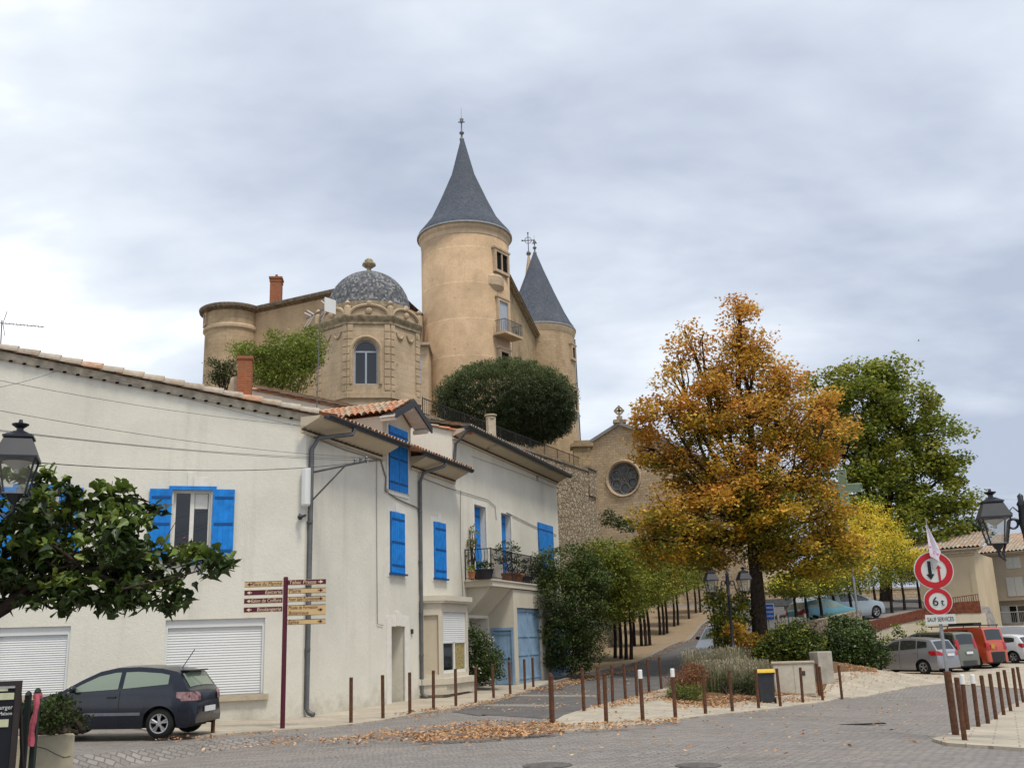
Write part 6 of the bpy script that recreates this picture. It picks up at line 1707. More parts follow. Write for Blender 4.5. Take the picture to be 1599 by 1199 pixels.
ms = n.n('ShaderNodeMixShader'); ms.inputs[0].default_value = .14
n.l(tr.outputs[0], ms.inputs[1]); n.l(gls.outputs[0], ms.inputs[2]); n.l(ms.outputs[0], n.o.inputs[0]); M_LGLASS = n.m
def text(par, s_, h, origin, xdir, ydir, mt, align='LEFT', name='lettering', shear=0, depth=.004, fit=None):
    cu = bpy.data.curves.new('t', 'FONT'); cu.body = s_; cu.size = h; cu.align_x = align; cu.shear = shear; cu.extrude = depth / 2; cu.resolution_u = 3
    to = bpy.data.objects.new('t', cu); COL.objects.link(to); dg = bpy.context.evaluated_depsgraph_get()
    me = bpy.data.meshes.new_from_object(to.evaluated_get(dg)); bpy.data.objects.remove(to); bpy.data.curves.remove(cu)
    xd = np.array(xdir, float); xd /= np.linalg.norm(xd); yd = np.array(ydir, float); yd /= np.linalg.norm(yd); zd = np.cross(xd, yd)
    co = np.zeros(len(me.vertices) * 3); me.vertices.foreach_get('co', co); co = co.reshape(-1, 3)
    if fit:
        wdt = co[:, 0].max() - co[:, 0].min()
        if wdt > fit: co[:, 0] *= fit / wdt
    w3 = np.array(origin, float) + co[:, :1] * xd + co[:, 1:2] * yd + co[:, 2:] * zd
    o = np.zeros(3); q = par
    if not par.get('_local'):
        while q is not None: o = o + np.array(q.location); q = q.parent
    me.vertices.foreach_set('co', (w3 - o).ravel()); me.materials.clear(); me.materials.append(mt); me.update(); me.name = name
    ob = bpy.data.objects.new(name, me); COL.objects.link(ob); ob.parent = par
    if par.get('_local'): ob['_local'] = 1
    return ob
ORD = ['first', 'second', 'third', 'fourth', 'fifth', 'sixth', 'seventh', 'eighth', 'ninth', 'tenth', 'eleventh', 'twelfth', 'thirteenth', 'fourteenth', 'fifteenth', 'sixteenth']
# posts
def make_post(h=1.0, r=.042, cap=False):
    T = thing('bollard', None, 'post', local=True, group='rusty steel posts along the kerbs')
    q = MB(); q.lathe([(r, -.15), (r, h - .012), (r * .8, h), (0, h)], 14); q.build('post', M_RUST, T, loc='local', smooth=False)
    if cap: q = MB(); q.lathe([(r * 1.12, h - .15), (r * 1.12, h + .012), (r * .9, h + .03), (0, h + .03)], 14); q.build('white_cap', M_WPLAST, T, loc='local')
    return T
proto_p, proto_c = make_post(), make_post(cap=True); used = {0: False, 1: False}
def post(x, y, label, cap=0, h=1.0):
    p = G(x, y); src = proto_c if cap else proto_p
    o = src if not used[cap] else dup(src); used[cap] = True
    o.location = tuple(p + V(0, 0, .03)); o['label'] = label
    o.rotation_euler = (rng.normal(0, .012), rng.normal(0, .012), 0); o.scale = (1, 1, h)
    return o
rowA = [(332, 1146, .75), (548, 1130, 1), (598, 1123, 1), (640, 1115, 1), (677, 1109, 1), (712, 1104, 1), (743, 1099, 1), (771, 1091, 1), (797, 1085, 1), (820, 1078, 1), (833, 1073.6, 1)]
for i, (x, y, h) in enumerate(rowA): post(x, y, ('short rusty post against the wall behind the dark hatchback' if i == 0 else f'{ORD[i-1]} rusty post from the sign pole along the white houses'), h=h)
rowB = [(861, 1127), (912, 1112), (936, 1105), (957, 1099), (977, 1094), (995, 1090), (1014, 1083), (1033, 1077)]
for i, (x, y) in enumerate(rowB): post(x, y, f'{ORD[i]} rusty post from the near corner along the road side of the island')
rowC = [(863.5, 1135, 0), (947, 1132, 0), (1004, 1128, 1), (1055, 1122, 1), (1102, 1116, 0), (1144, 1112, 0), (1185, 1107, 0), (1219, 1104, 0), (1254, 1098, 0), (1285, 1094.5, 0), (1280, 1088, 0), (1315, 1091, 0)]
nc = 0
for i, (x, y, c) in enumerate(rowC):
    lab = f'{ORD[i]} rusty post from the left along the square side of the island'
    if c: nc += 1; lab = f'{ORD[nc-1]} white capped rusty post from the left on the island edge'
    post(x, y, lab, c)
rowD = [(1507, 1160, 0), (1512, 1143, 1), (1528.5, 1138, 1), (1543.5, 1133, 0), (1556, 1126, 0), (1568, 1119, 0), (1579, 1113, 0), (1589.5, 1106, 0), (1598.5, 1099, 0)]
nc = 0
for i, (x, y, c) in enumerate(rowD):
    lab = f'{ORD[i]} rusty post from the road sign along the right pavement corner'
    if c: nc += 1; lab = f'{ORD[nc-1]} white capped post from the road sign on the right corner'
    post(x, y, lab, c)
# finger post with direction panels
p = G(441, 1139); Yd = p[1]; tp = P(445.5, 902, Yd)
FP = thing('direction_sign', 'burgundy finger post with cream and burgundy direction panels at the house corner', 'sign', p)
q = MB(); q.tube([p + V(0, 0, -.2), V(p[0], p[1], tp[2])], .052, 14); q.ball((p[0], p[1], tp[2]), (.055, .055, .03), 12, 6); q.build('pole', M_BURG, FP, smooth=False)
FF = Frame(p[:2], (1, .06))
def zpx(y, Y=None): return P(445, y, Y or Yd)[2]
def arrow(q, x, z, d, s_):
    q.face([FF.pt(x, .062, z - s_ * .12), FF.pt(x + d * s_, .062, z - s_ * .12), FF.pt(x + d * s_, .062, z + s_ * .12), FF.pt(x, .062, z + s_ * .12)][::int(d)])
    q.face([FF.pt(x + d * s_ * .6, .0625, z - s_ * .5), FF.pt(x + d * s_ * 1.5, .0625, z), FF.pt(x + d * s_ * .6, .0625, z + s_ * .5)][::int(d)])
def panel(side_, y0, y1, burg, words):
    z0, z1 = zpx(y1), zpx(y0); a0, a1 = (-.90, -.06) if side_ < 0 else (.06, .90)
    q = MB(); FF.box(q, a0, a1, .02, .056, z0, z1); pn = q.build('direction_panel', M_BURG if burg else M_CREAMP, FP)
    q = MB()
    for z in (z0, z1 - .008): FF.box(q, a0, a1, .015, .06, z, z + .008)
    q.build('panel_edge', M_DARKMET if not burg else M_CREAMP, pn)
    mt = M_GOLD if burg else M_BURG; hh = (z1 - z0)
    q = MB()
    if side_ < 0: arrow(q, a0 + .17, (z0 + z1) / 2, -1, .075)
    else: arrow(q, a1 - .17, (z0 + z1) / 2, 1, .075)
    q.build('arrow', mt, pn)
    for k, wd in enumerate(words):
        sz = min(.115, hh / len(words) * .95); zz_ = z1 - hh * (k + .5) / len(words) - sz * .30
        if side_ < 0: text(pn, wd, sz, FF.pt(a1 - .02, .0575, zz_), FF.t, (0, 0, 1), mt, 'RIGHT', shear=.15, fit=.66)
        else: text(pn, wd, sz, FF.pt(a0 + .02, .0575, zz_), FF.t, (0, 0, 1), mt, 'LEFT', shear=.15, fit=.64)
panel(-1, 906.5, 915, 0, ['Place du Marché']); panel(-1, 919.5, 928, 1, ['Épicerie']); panel(-1, 932.5, 941, 1, ['Salon de Coiffure']); panel(-1, 946, 954.5, 1, ['Boulangerie'])
panel(1, 905.5, 914, 1, ['Tabac Presse']); panel(1, 919, 927, 0, ['Mairie']); panel(1, 932, 940, 0, ['Foyer Salle Polyvalente']); panel(1, 945, 961.5, 0, ['Musée de Formation', 'Botanique']); panel(1, 967.5, 975.5, 0, ['Église'])
# road signs
p = G(1493, 1151, 8); Ys = p[1]
RS = thing('road_sign', 'round priority and six tonne limit signs on one pole at the right corner', 'sign', p)
q = MB(); q.lathe([(.062, -.2), (.062, 1.12), (0, 1.12)], 14, p); q.build('rusty_base', M_RUST, RS)
pt_ = P(1466, 905, Ys - .06); q = MB(); q.tube([p + V(0, 0, 1.0), V(p[0], p[1], pt_[2] + .1)], .03, 10); q.build('pole', M_GALV, RS)
FSg = Frame((p[0], p[1]), (1, -.28)); 
def disc(cx, cy, rp, name):
    s_, z = FSg.pix(cx, cy, .06); s_ = s_ * .25; r = wpx(rp, FSg.pt(s_, .06, z)); q = MB()
    for (r0, r1, o, mi) in ((0, r, .05, 0), (r * .64, r * .95, .056, 1)):
        n_ = 40
        if r0 == 0:
            q.face([FSg.pt(s_ + r1 * math.cos(t), o, z + r1 * math.sin(t)) for t in np.linspace(0, 2 * math.pi, n_ + 1)[:-1]], mi); q.face([FSg.pt(s_ + r1 * math.cos(t), o - .02, z + r1 * math.sin(t)) for t in np.linspace(0, 2 * math.pi, n_ + 1)[:-1]][::-1], mi)
            q.grid([[FSg.pt(s_ + r1 * math.cos(t), oo, z + r1 * math.sin(t)) for t in np.linspace(0, 2 * math.pi, n_ + 1)] for oo in (o - .02, o)], mi)
        else: q.grid([[FSg.pt(s_ + rr * math.cos(t), o, z + rr * math.sin(t)) for t in np.linspace(0, 2 * math.pi, n_ + 1)] for rr in (r0, r1)], mi)
    return q.build(name, [M_SWHITE, M_RED], RS), s_, z, r
d1, s1_, z1_, r1_ = disc(1458.5, 890, 29, 'priority_disc')
def arr(par, s_, z, L, wd, up, mt, name):
    q = MB(); k = 1 if up else -1
    FSg.box(q, s_ - wd / 2, s_ + wd / 2, .056, .060, z - L / 2 if up else z - L / 2 + wd * 1.4, z + L / 2 - wd * 1.4 if up else z + L / 2)
    q.face([FSg.pt(s_ - wd * 1.25, .061, z + k * (L / 2 - wd * 1.7)), FSg.pt(s_ + wd * 1.25, .061, z + k * (L / 2 - wd * 1.7)), FSg.pt(s_, .061, z + k * L / 2)]); q.build(name, mt, par)
arr(d1, s1_ - r1_ * .2, z1_, r1_ * .98, r1_ * .17, False, M_BLACK, 'black_arrow'); arr(d1, s1_ + r1_ * .25, z1_ - .055, r1_ * .86, r1_ * .11, True, M_RED, 'red_arrow')
d2, s2_, z2_, r2_ = disc(1466, 938.5, 21, 'weight_disc')
text(d2, '6', r2_ * .92, FSg.pt(s2_ - r2_ * .42, .058, z2_ - r2_ * .30), FSg.t, (0, 0, 1), M_BLACK); text(d2, 't', r2_ * .72, FSg.pt(s2_ + r2_ * .18, .058, z2_ - r2_ * .30), FSg.t, (0, 0, 1), M_BLACK)
zz_ = FSg.pix(1468, 966.5, .06)[1]; wq = wpx(22.5, p); hq = wpx(7.5, p)
q = MB(); FSg.box(q, s2_ - wq, s2_ + wq, .035, .055, zz_ - hq, zz_ + hq); pl = q.build('text_plate', M_SWHITE, RS)
text(pl, 'SAUF SERVICES', hq * 1.25, FSg.pt(s2_, .057, zz_ - hq * .42), FSg.t, (0, 0, 1), M_BLACK, 'CENTER', fit=wq * 1.75)
# flag stuck on the sign
fb = FSg.pt(s1_ - .02, .09, z1_ + .02); ft = V(*fb[:2], FSg.pix(1457, 808, .09)[1])
FLG = thing('flag', 'small white flag with pink marks drooping over the round priority sign', 'flag', fb)
q = MB(); q.tube([fb, ft], .008, 6); q.build('stick', M_GALV, FLG)
q = MB(); H_ = ft[2] - fb[2]
G_ = []
for i in range(9):
    t = i / 8; zt_q = ft[2] - .12 - (H_ - .36) * t; wdt = .02 + .24 * min(t, .75) * (1 if t < .8 else .75)
    G_.append([V(fb[0], fb[1], zt_q - .10 * (u / 5) * t * 1.2) + FSg.t * (wdt * u / 5 - .02) + FSg.n * (.02 * math.sin(u * 1.7 + t * 2) + .015) for u in range(6)])
q.grid(G_)
nf = NT('flag_cloth'); vv = nf.map('Object'); f_ = nf.noise(vv, 9, 2)
fcol = nf.ramp(f_, [(.56, (.72, .66, .74)), (.63, (.66, .16, .28))]); M_FLAG = nf.done(fcol, .8, .1)
q.build('cloth', M_FLAG, FLG, smooth=True)
# lamps
def lantern(T, c, s_=1.0):
    x, y, z = c; q = MB(); wb_, wt_, hg = .13 * s_, .215 * s_, .42 * s_
    cor = lambda w_, zz: [(x - w_, y - w_, zz), (x + w_, y - w_, zz), (x + w_, y + w_, zz), (x - w_, y + w_, zz)]
    b_, t_ = cor(wb_, z), cor(wt_, z + hg)
    for i in range(4): q.tube([b_[i], t_[i]], .014 * s_, 6); q.tube([b_[i], b_[(i + 1) % 4]], .014 * s_, 6)
    for w0, z0, w1, z1 in ((.245, hg, .245, hg + .03), (.245, hg + .03, .15, hg + .27), (.17, hg + .27, .17, hg + .295), (.16, hg + .295, .06, hg + .36)):
        A, B = cor(w0 * s_, z + z0 if z0 == hg or z0 > hg else z + z0), cor(w1 * s_, z + z1)
        for i in range(4): q.face([A[i], A[(i + 1) % 4], B[(i + 1) % 4], B[i]])
    q.face(cor(.17 * s_, z + hg + .27)); q.face(cor(.245 * s_, z + hg)[::-1]); q.face(cor(.245 * s_, z + hg + .03))
    q.lathe([(.05 * s_, hg + .34), (.04 * s_, hg + .40), (.095 * s_, hg + .44), (.10 * s_, hg + .455), (.03 * s_, hg + .46), (.02 * s_, hg + .51), (0, hg + .51)], 12, (x, y, z))
    L = q.build('lantern', M_LAMP, T, loc='local')
    q = MB()
    for i in range(4): q.face([b_[i], b_[(i + 1) % 4], t_[(i + 1) % 4], t_[i]])
    q.build('glass', M_LGLASS, L, loc='local')
    q = MB(); q.lathe([(.0, hg - .13), (.17 * s_, hg - .02)], 12, (x, y, z)); q.lathe([(.03, hg - .16), (.035, hg - .06), (0, hg - .05)], 8, (x, y, z)); q.build('bulb', M_SWHITE, L, loc='local')
def lamp(label, base, rz, h, reach=.62, sides=(1, -1)):
    T = thing('street_lamp', label, 'street lamp', base, rz, group='black lantern street lamps', local=True)
    q = MB(); q.lathe([(.16, -.2), (.16, .12), (.12, .2), (.12, .8), (.15, .84), (.08, .95), (.062, 1.2), (.05, h - .5), (.085, h - .46), (.05, h - .4), (.06, h - .1), (.085, h), (.06, h + .3), (.08, h + .34), (.045, h + .4), (.05, h + .48), (.0, h + .53)], 14); q.build('post', M_LAMP, T, loc='local', smooth=True)
    for sg in sides:
        q = MB()
        pts = [(sg * .04, 0, h - .15)] + [(sg * (.16 - .1 * math.cos(t)), 0, h + .0 + .1 * math.sin(t)) for t in np.linspace(0, 3.1, 8)] + [(sg * .30, 0, h - .2), (sg * .40, 0, h - .46), (sg * (reach - .08), 0, h - .58), (sg * reach, 0, h - .5), (sg * reach, 0, h - .32)]
        q.tube(pts, .022, 8)
        q.tube([(sg * (.18 + .08 * math.cos(t)), 0, h + .02 + .08 * math.sin(t)) for t in np.linspace(0, 6.3, 14)], .02, 6)
        q.tube([(sg * .05, 0, h + .2), (sg * .14, 0, h + .3), (sg * .2, 0, h + .24), (sg * .16, 0, h + .18)], .012, 6)
        q.lathe([(.02, h - .42), (.07, h - .36), (.10, h - .3)], 10, (sg * reach, 0, 0)); q.build('bracket', M_LAMP, T, loc='local', smooth=True)
        lantern(T, (sg * reach, 0, h - .30))
    return T
def lamp_from_lantern(label, lx, ly_mid, Y, rz, reach, sg, sides=(1, -1), eave_px=None):
    """ly_mid: picture row of the lantern eave"""
    le = P(lx, ly_mid, Y); bx, by = le[0] - sg * reach * math.cos(rz), le[1] - sg * reach * math.sin(rz); gz_ = g(bx, by)
    h = le[2] - gz_ + .30 - .42
    return lamp(label, (bx, by, gz_), rz, h, reach, sides)
lamp_from_lantern('black lantern lamp among the leaves at the left edge', 27, 719, 12.0, R(20), .62, 1)
lamp_from_lantern('tall black lantern lamp standing behind the right row of posts', 1552, 810, 17.0, R(-14), .36 + .1, -1)
lamp_from_lantern('double black lantern lamp in front of the orange tree trunk', 1110, 906.5, 39.0, R(8), .66, -1)
# wheeled bin
p = G(1198, 1098, 20); BN = thing('wheelie_bin', 'dark grey wheeled bin with a yellow lid between two rusty posts', 'bin', p, R(-6), local=True); BN.scale = (.8, .8, .9)
q = MB(); lo, hi = [(-.24, -.26), (.24, -.26), (.24, .22), (-.24, .22)], [(-.29, -.33), (.29, -.33), (.29, .27), (-.29, .27)]
for i in range(4): j = (i + 1) % 4; q.face([(*lo[i], .06), (*lo[j], .06), (*hi[j], .92), (*hi[i], .92)])
q.face([(*a, .06) for a in lo][::-1]); q.box((0, -.03, .93), (.64, .66, .05)); q.build('tub', plain('bin_grey', (.035, .038, .045), .6, .3), BN, loc='local', merge=True, bevel=.015)
q = MB(); q.grid([[(x_, -.38, .955), (x_, -.36, 1.0), (x_, -.05, 1.06), (x_, .3, 1.0), (x_, .34, .955)] for x_ in (-.33, -.28, .28, .33)]); q.face([(-.33, y_, z_) for y_, z_ in ((-.38, .955), (-.36, 1.0), (-.05, 1.06), (.3, 1.0), (.34, .955))]); q.face([(.33, y_, z_) for y_, z_ in ((-.38, .955), (-.36, 1.0), (-.05, 1.06), (.3, 1.0), (.34, .955))]); q.build('lid', plain('bin_yellow', (.62, .42, .05), .55, .3, var=.08), BN, loc='local')
for x_ in (-.27, .27):
    q = MB(); q.grid([[(x_ + o, -.2 + rr * math.cos(t), .1 + rr * math.sin(t)) for t in np.linspace(0, 6.2832, 17)] for rr, o in ((0, -.03), (.1, -.03), (.1, .03), (0, .03))]); q.build('wheel', M_TYRE, BN, loc='local')
q = MB(); q.tube([(-.25, .3, .95), (-.25, .38, .98), (.25, .38, .98), (.25, .3, .95)], .016, 6); q.build('handle', M_BLKP, BN, loc='local')
# cabinet and concrete block in the bed
p = G(1243, 1086, 24); CB = thing('electric_cabinet', 'low cream electric cabinet with double doors beside the bin', 'cabinet', p, R(-14), local=True)
q = MB(); q.box((0, .3, .48), (1.25, .55, 1.0)); q.build('housing', plain('cabinet_cream', (.50, .45, .35), .7, .25, var=.1), CB, loc='local', merge=True, bevel=.012)
q = MB(); q.box((0, .3, 1.01), (1.33, .63, .06)); q.build('cap', M_STONES, CB, loc='local', merge=True, bevel=.01)
q = MB()
for x_ in (-.305, .305): q.box((x_, .018, .5), (.575, .012, .86))
q.box((.3, .008, .68), (.1, .01, .14), 0, 1); q.build('door', [plain('cabinet_door', (.54, .49, .40), .65, .25, var=.1), M_DGREY], CB, loc='local')
p = P(1284, 1048, 37); p[2] = g(p[0], p[1]); CK = thing('concrete_block', 'squared grey concrete block half buried in the ivy', 'block', p, R(20), local=True)
q = MB(); q.box((0, 0, .45), (.62, .5, 1.25)); ck_ = q.build('block', plain('concrete', (.36, .33, .28), .95, .1, var=.25, scale=3, bump=.4), CK, loc='local', merge=True, bevel=.04)
# blue information sign and grey gate behind the trunk
p = P(1202, 985, 47.5); p[2] = g(p[0], p[1]); BS = thing('information_sign', 'blue rectangular sign with white lettering right of the orange tree trunk', 'sign', p)
sc_ = wpx(1, p); pc_ = P(1201.5, 955, 47.5)
q = MB(); q.tube([p, V(p[0], p[1], pc_[2])], .03, 8); q.build('pole', M_GALV, BS)
q = MB(); q.box((pc_[0], pc_[1] - .05, pc_[2]), (sc_ * 14, .03, sc_ * 25)); q.box((pc_[0], pc_[1] - .068, pc_[2]), (sc_ * 12.6, .008, sc_ * 23.5), 0, 1); bp_ = q.build('sign_plate', [M_SWHITE, plain('sign_blue', (.01, .06, .30), .5, .3)], BS)
for k, wd in enumerate(['PARKING', 'ÉGLISE', 'CHÂTEAU']): text(bp_, wd, sc_ * 4, V(pc_[0], pc_[1] - .075, pc_[2] + sc_ * (5 - 6.5 * k)), (1, 0, 0), (0, 0, 1), M_SWHITE, 'CENTER', fit=sc_ * 10)
p = P(1238, 985, 48.5); p[2] = g(p[0], p[1]); GT = thing('barrier', 'short grey timber and wire gate at the edge of the upper car park', 'gate', p)
q = MB(); FGt = Frame(p[:2], (1, .25))
for k in range(6): FGt.box(q, -.55 + k * .2, -.43 + k * .2, 0, .04, p[2], p[2] + .95)
FGt.box(q, -.65, .65, -.04, 0, p[2] + .82, p[2] + .92); FGt.box(q, -.65, .65, -.04, 0, p[2] + .2, p[2] + .3)
for x_ in (-.7, .7): FGt.box(q, x_ - .05, x_ + .05, -.05, .05, p[2], p[2] + 1.1)
q.build('gate_boards', plain('grey_timber', (.30, .27, .23), .9, .1, var=.3), GT)
# pharmacy cross on its mast
pc_ = P(1317, 762, 52); PX = thing('pharmacy_cross', 'pale green outlined cross on a mast between the orange and green trees', 'cross sign', (pc_[0], pc_[1], g(pc_[0], pc_[1])))
a_ = wpx(6, pc_); b_ = wpx(29, pc_); q = MB()
out_ = [(-a_, b_), (a_, b_), (a_, a_), (b_, a_), (b_, -a_), (a_, -a_), (a_, -b_), (-a_, -b_), (-a_, -a_), (-b_, -a_), (-b_, a_), (-a_, a_)]
q.tube([(pc_[0] + u, pc_[1], pc_[2] + v_) for u, v_ in out_ + out_[:1]], .035, 6); q.build('frame', plain('cross_green', (.22, .36, .20), .5), PX)
q = MB(); q.prism([(pc_[0] + u * .93, pc_[2] + v_ * .93) for u, v_ in out_], 0, 1); q.v = [(v_[0], pc_[1] + .03 - .06 * v_[2], v_[1]) for v_ in q.v]; q.build('lamp_face', plain('cross_face', (.13, .17, .12), .4, .4), PX)
q = MB(); q.tube([(pc_[0], pc_[1] + .1, g(pc_[0], pc_[1])), (pc_[0], pc_[1] + .1, pc_[2])], .06, 8); q.build('mast', M_GALV, PX)
# parking wall with its rusty parapet
def wall_at(x, y):
    d = ray(x, y)
    for a, b in zip(WALLXY[1:], WALLXY[2:]):
        nx_, ny_ = -(b[1] - a[1]), b[0] - a[0]; k = (a[0] * nx_ + a[1] * ny_) / (d[0] * nx_ + d[1] * ny_); q = CAM + d * k
        t = ((q[0] - a[0]) * (b[0] - a[0]) + (q[1] - a[1]) * (b[1] - a[1])) / ((b[0] - a[0]) ** 2 + (b[1] - a[1]) ** 2)
        if -.001 <= t <= 1.001 and k > 0: return q
    return q
M_PWALL = stucco('parking_wall_render', (.52, .46, .35), stain=.7, big=1.2); M_RUSTP = plain('rusty_parapet', (.135, .045, .025), .9, .15, var=.45, scale=5, bump=.3)
PW = thing('parking_wall', 'pale rendered retaining wall topped by a rust red parapet behind the parked cars', 'wall', (*WALLXY[3], -.4))
tops = [wall_at(1215, 985), wall_at(1262, 972), wall_at(1345, 952)]; q = MB(); q2 = MB(); q3 = MB()
def wseg(mb, a, b, zl, th=.35, out=0.0):
    a, b = np.array(a), np.array(b); t = (b - a)[:2]; t = V(*(t / np.linalg.norm(t)), 0); n_ = V(t[1], -t[0], 0)
    mb.face([V(*a[:2], zl) + n_ * out, V(*b[:2], zl) + n_ * out, b + n_ * out, a + n_ * out]); mb.face([a + n_ * out, b + n_ * out, b - n_ * th, a - n_ * th]); mb.face([V(*a[:2], zl) - n_ * th, V(*b[:2], zl) - n_ * th, b - n_ * th, a - n_ * th])
    for p_ in (a, b): mb.face([V(*p_[:2], zl) + n_ * out, p_ + n_ * out, p_ - n_ * th, V(*p_[:2], zl) - n_ * th])
for a, b in zip(tops, tops[1:]): wseg(q2, a, b, -.9)
q2.build('stone_face', M_RUB, PW)
cn = np.array([*WALLXY[4], 0.0]); mid = wall_at(1352, 985); en = wall_at(1537, 955)
lo_ = lambda x, y: wall_at(x, y)
ptsL = [wall_at(1350, 990), wall_at(1400, 975), wall_at(1440, 966), wall_at(1470, 960), wall_at(1500, 957), wall_at(1538, 957)]
for a, b in zip(ptsL, ptsL[1:]): wseg(q, a, b, -.9, out=.06)
bk = ptsL[-1]; wseg(q, bk, bk + V(1.8, 10, -.3), -.9)
q.build('rendered_face', M_PWALL, PW)
ptsU = [wall_at(1350, 972), wall_at(1400, 960), wall_at(1440, 951), wall_at(1470, 944), wall_at(1500, 939), wall_at(1528, 938)]
for (a, b), (c, d) in zip(zip(ptsL, ptsL[1:]), zip(ptsU, ptsU[1:])):
    a2, b2 = V(c[0], c[1], 0), V(d[0], d[1], 0); t = (d - c)[:2]; t = V(*(t / np.linalg.norm(t)), 0); n_ = V(t[1], -t[0], 0)
    zlo = [float(np.interp(p_[0], [k[0] for k in ptsL], [k[2] for k in ptsL])) + .004 for p_ in (c, d)]
    A = [V(*c[:2], zlo[0]), V(*d[:2], zlo[1]), d, c]; q3.face([p_ + n_ * .1 for p_ in A]); q3.face([p_ - n_ * .15 for p_ in A]); q3.face([A[3] + n_ * .1, A[2] + n_ * .1, A[2] - n_ * .15, A[3] - n_ * .15])
q3.build('parapet', M_RUSTP, PW)
q = MB()
for k in range(26):
    t = k / 25; p_ = ptsU[2] + (ptsU[5] - ptsU[2]) * t; q.tube([p_, p_ + V(0, 0, .42)], .02, 4)
q.tube([ptsU[2] + V(0, 0, .42), ptsU[5] + V(0, 0, .42)], .025, 5); q.build('rail', M_RUSTP, PW)
b0, b1 = P(1196, 925, 90), P(1490, 922, 90); FBW = Frame(b0[:2], (b1 - b0)[:2]); LBW = float(np.linalg.norm((b1 - b0)[:2]))
BWL = thing('boundary_wall', 'long pale boundary wall behind the trees of the upper car park', 'wall', (*FBW.pt(LBW / 2, 0, 0)[:2], 3))
q = MB(); FBW.box(q, 0, LBW, -.4, 0, 1.5, b0[2] - .1); q.build('wall_face', M_CHUR, BWL); q = MB(); FBW.box(q, -.05, LBW + .05, -.46, .06, b0[2] - .1, b0[2] + .06); q.build('coping', M_STONES, BWL)
# houses at the right
M_BEIGE = stucco('beige_render', (.56, .46, .31), stain=.35); M_GREIGE = stucco('grey_beige_render', (.44, .37, .275), stain=.6); M_SHUTW = plain('grey_white_shutter', (.52, .52, .49), .6, .25, var=.06)
h0, h1 = P(1428, 852, 72), P(1518, 861, 70); FX = Frame(h0[:2], (h1 - h0)[:2]); LX = float(np.linalg.norm((h1 - h0)[:2]))
HX = thing('house', 'plain beige house with a stepped tile eave behind the parking wall', 'house', (*h1[:2], 0)); zt = h1[2]
q = MB(); FX.wall(q, 0, LX, 0, zt, zt); q.face([FX.pt(LX, 0, 0), FX.pt(LX, -9, 0), FX.pt(LX, -9, zt), FX.pt(LX, 0, zt)]); q.face([FX.pt(0, 0, 0), FX.pt(0, -9, 0), FX.pt(0, -9, zt), FX.pt(0, 0, zt)])
FX.box(q, LX - .35, LX + .03, -.3, .03, 0, zt - .25); q.build('wall', M_BEIGE, HX)
q = MB()
for k in range(3): FX.box(q, -.2, LX + .1 + .12 * k, -.2, .1 + .12 * k, zt - .24 + .16 * k, zt - .09 + .16 * k)
q.build('eaves', M_STONES, HX)
q = MB(); q.obox(FX.pt(-.3, .48, zt + .16), FX.t * (LX + .9), V(*(-FX.n[:2]), .22) * 6.8, V(0, 0, .08)); tile_roof(q, FX.pt(-.3, .5, zt + .3), FX.t, V(*(-FX.n[:2]), .22), LX + .9, 7, amp=.07, pitch=.28); q.build('roof', M_TILEO, HX)
h2, h3 = P(1541, 868, 80), P(1680, 861, 76); FY = Frame(h2[:2], (h3 - h2)[:2]); LY = float(np.linalg.norm((h3 - h2)[:2])); zt = h2[2]
HY = thing('house', 'greyish house with white shutters and a narrow balcony at the right edge', 'house', (*h2[:2], 0))
ws_ = [hole(FY.pix(1572, 888), FY.pix(1592, 869)), hole(FY.pix(1575, 931), FY.pix(1596, 900)), hole(FY.pix(1578, 973), FY.pix(1600, 944))]
q = MB(); FY.wall(q, 0, LY, -.8, zt, zt, [(*ws_[2], .2)]); q.face([FY.pt(0, 0, -.8), FY.pt(0, -10, -.8), FY.pt(0, -10, zt), FY.pt(0, 0, zt)]); q.build('wall', M_GREIGE, HY)
for w_ in ws_[:2]:
    m_ = (w_[0] + w_[1]) / 2
    for a, b in ((w_[0], m_ - .01), (m_ + .01, w_[1])):
        q = MB(); FY.box(q, a, b, .01, .05, w_[2], w_[3]); 
        for k in range(8): FY.box(q, a + .05, b - .05, .05, .06, w_[2] + (w_[3] - w_[2]) * (k + .1) / 8, w_[2] + (w_[3] - w_[2]) * (k + .8) / 8)
        q.build('shutter', M_SHUTW, HY)
f_ = french_window(HY, FY, ws_[2], .15)
q = MB(); FY.box(q, ws_[2][0] - .5, ws_[2][0], .01, .06, ws_[2][2], ws_[2][3]); q.build('shutter', M_SHUTW, HY)
for y_ in (936, 977):
    s0, z0 = FY.pix(1560, y_); q = MB(); FY.box(q, s0, LY, 0, .8, z0 - .12, z0 + .06); bl = q.build('balcony', M_GREIGE, HY)
    if y_ == 977:
        q = MB(); q.tube([FY.pt(s0, .75, z0 + 1), FY.pt(LY, .75, z0 + 1)], .025, 5)
        for k in range(40): q.tube([FY.pt(s0 + k * .13, .75, z0 + .06), FY.pt(s0 + k * .13, .75, z0 + 1)], .01, 4)
        q.build('railing', M_SHUTW, bl)
q = MB(); FY.box(q, -.4, LY, -.3, .35, zt, zt + .18); q.build('eaves', M_STONES, HY)
q = MB(); q.obox(FY.pt(-.5, .48, zt + .1), FY.t * (LY + .5), V(*(-FY.n[:2]), .3) * 5.8, V(0, 0, .08)); tile_roof(q, FY.pt(-.5, .5, zt + .22), FY.t, V(*(-FY.n[:2]), .3), LY + .5, 6, amp=.07, pitch=.28); q.build('roof', M_TILEO, HY)
h4, h5 = P(1516, 893, 84), P(1556, 889, 84); FZ = Frame(h4[:2], (h5 - h4)[:2]); LZ = float(np.linalg.norm((h5 - h4)[:2]))
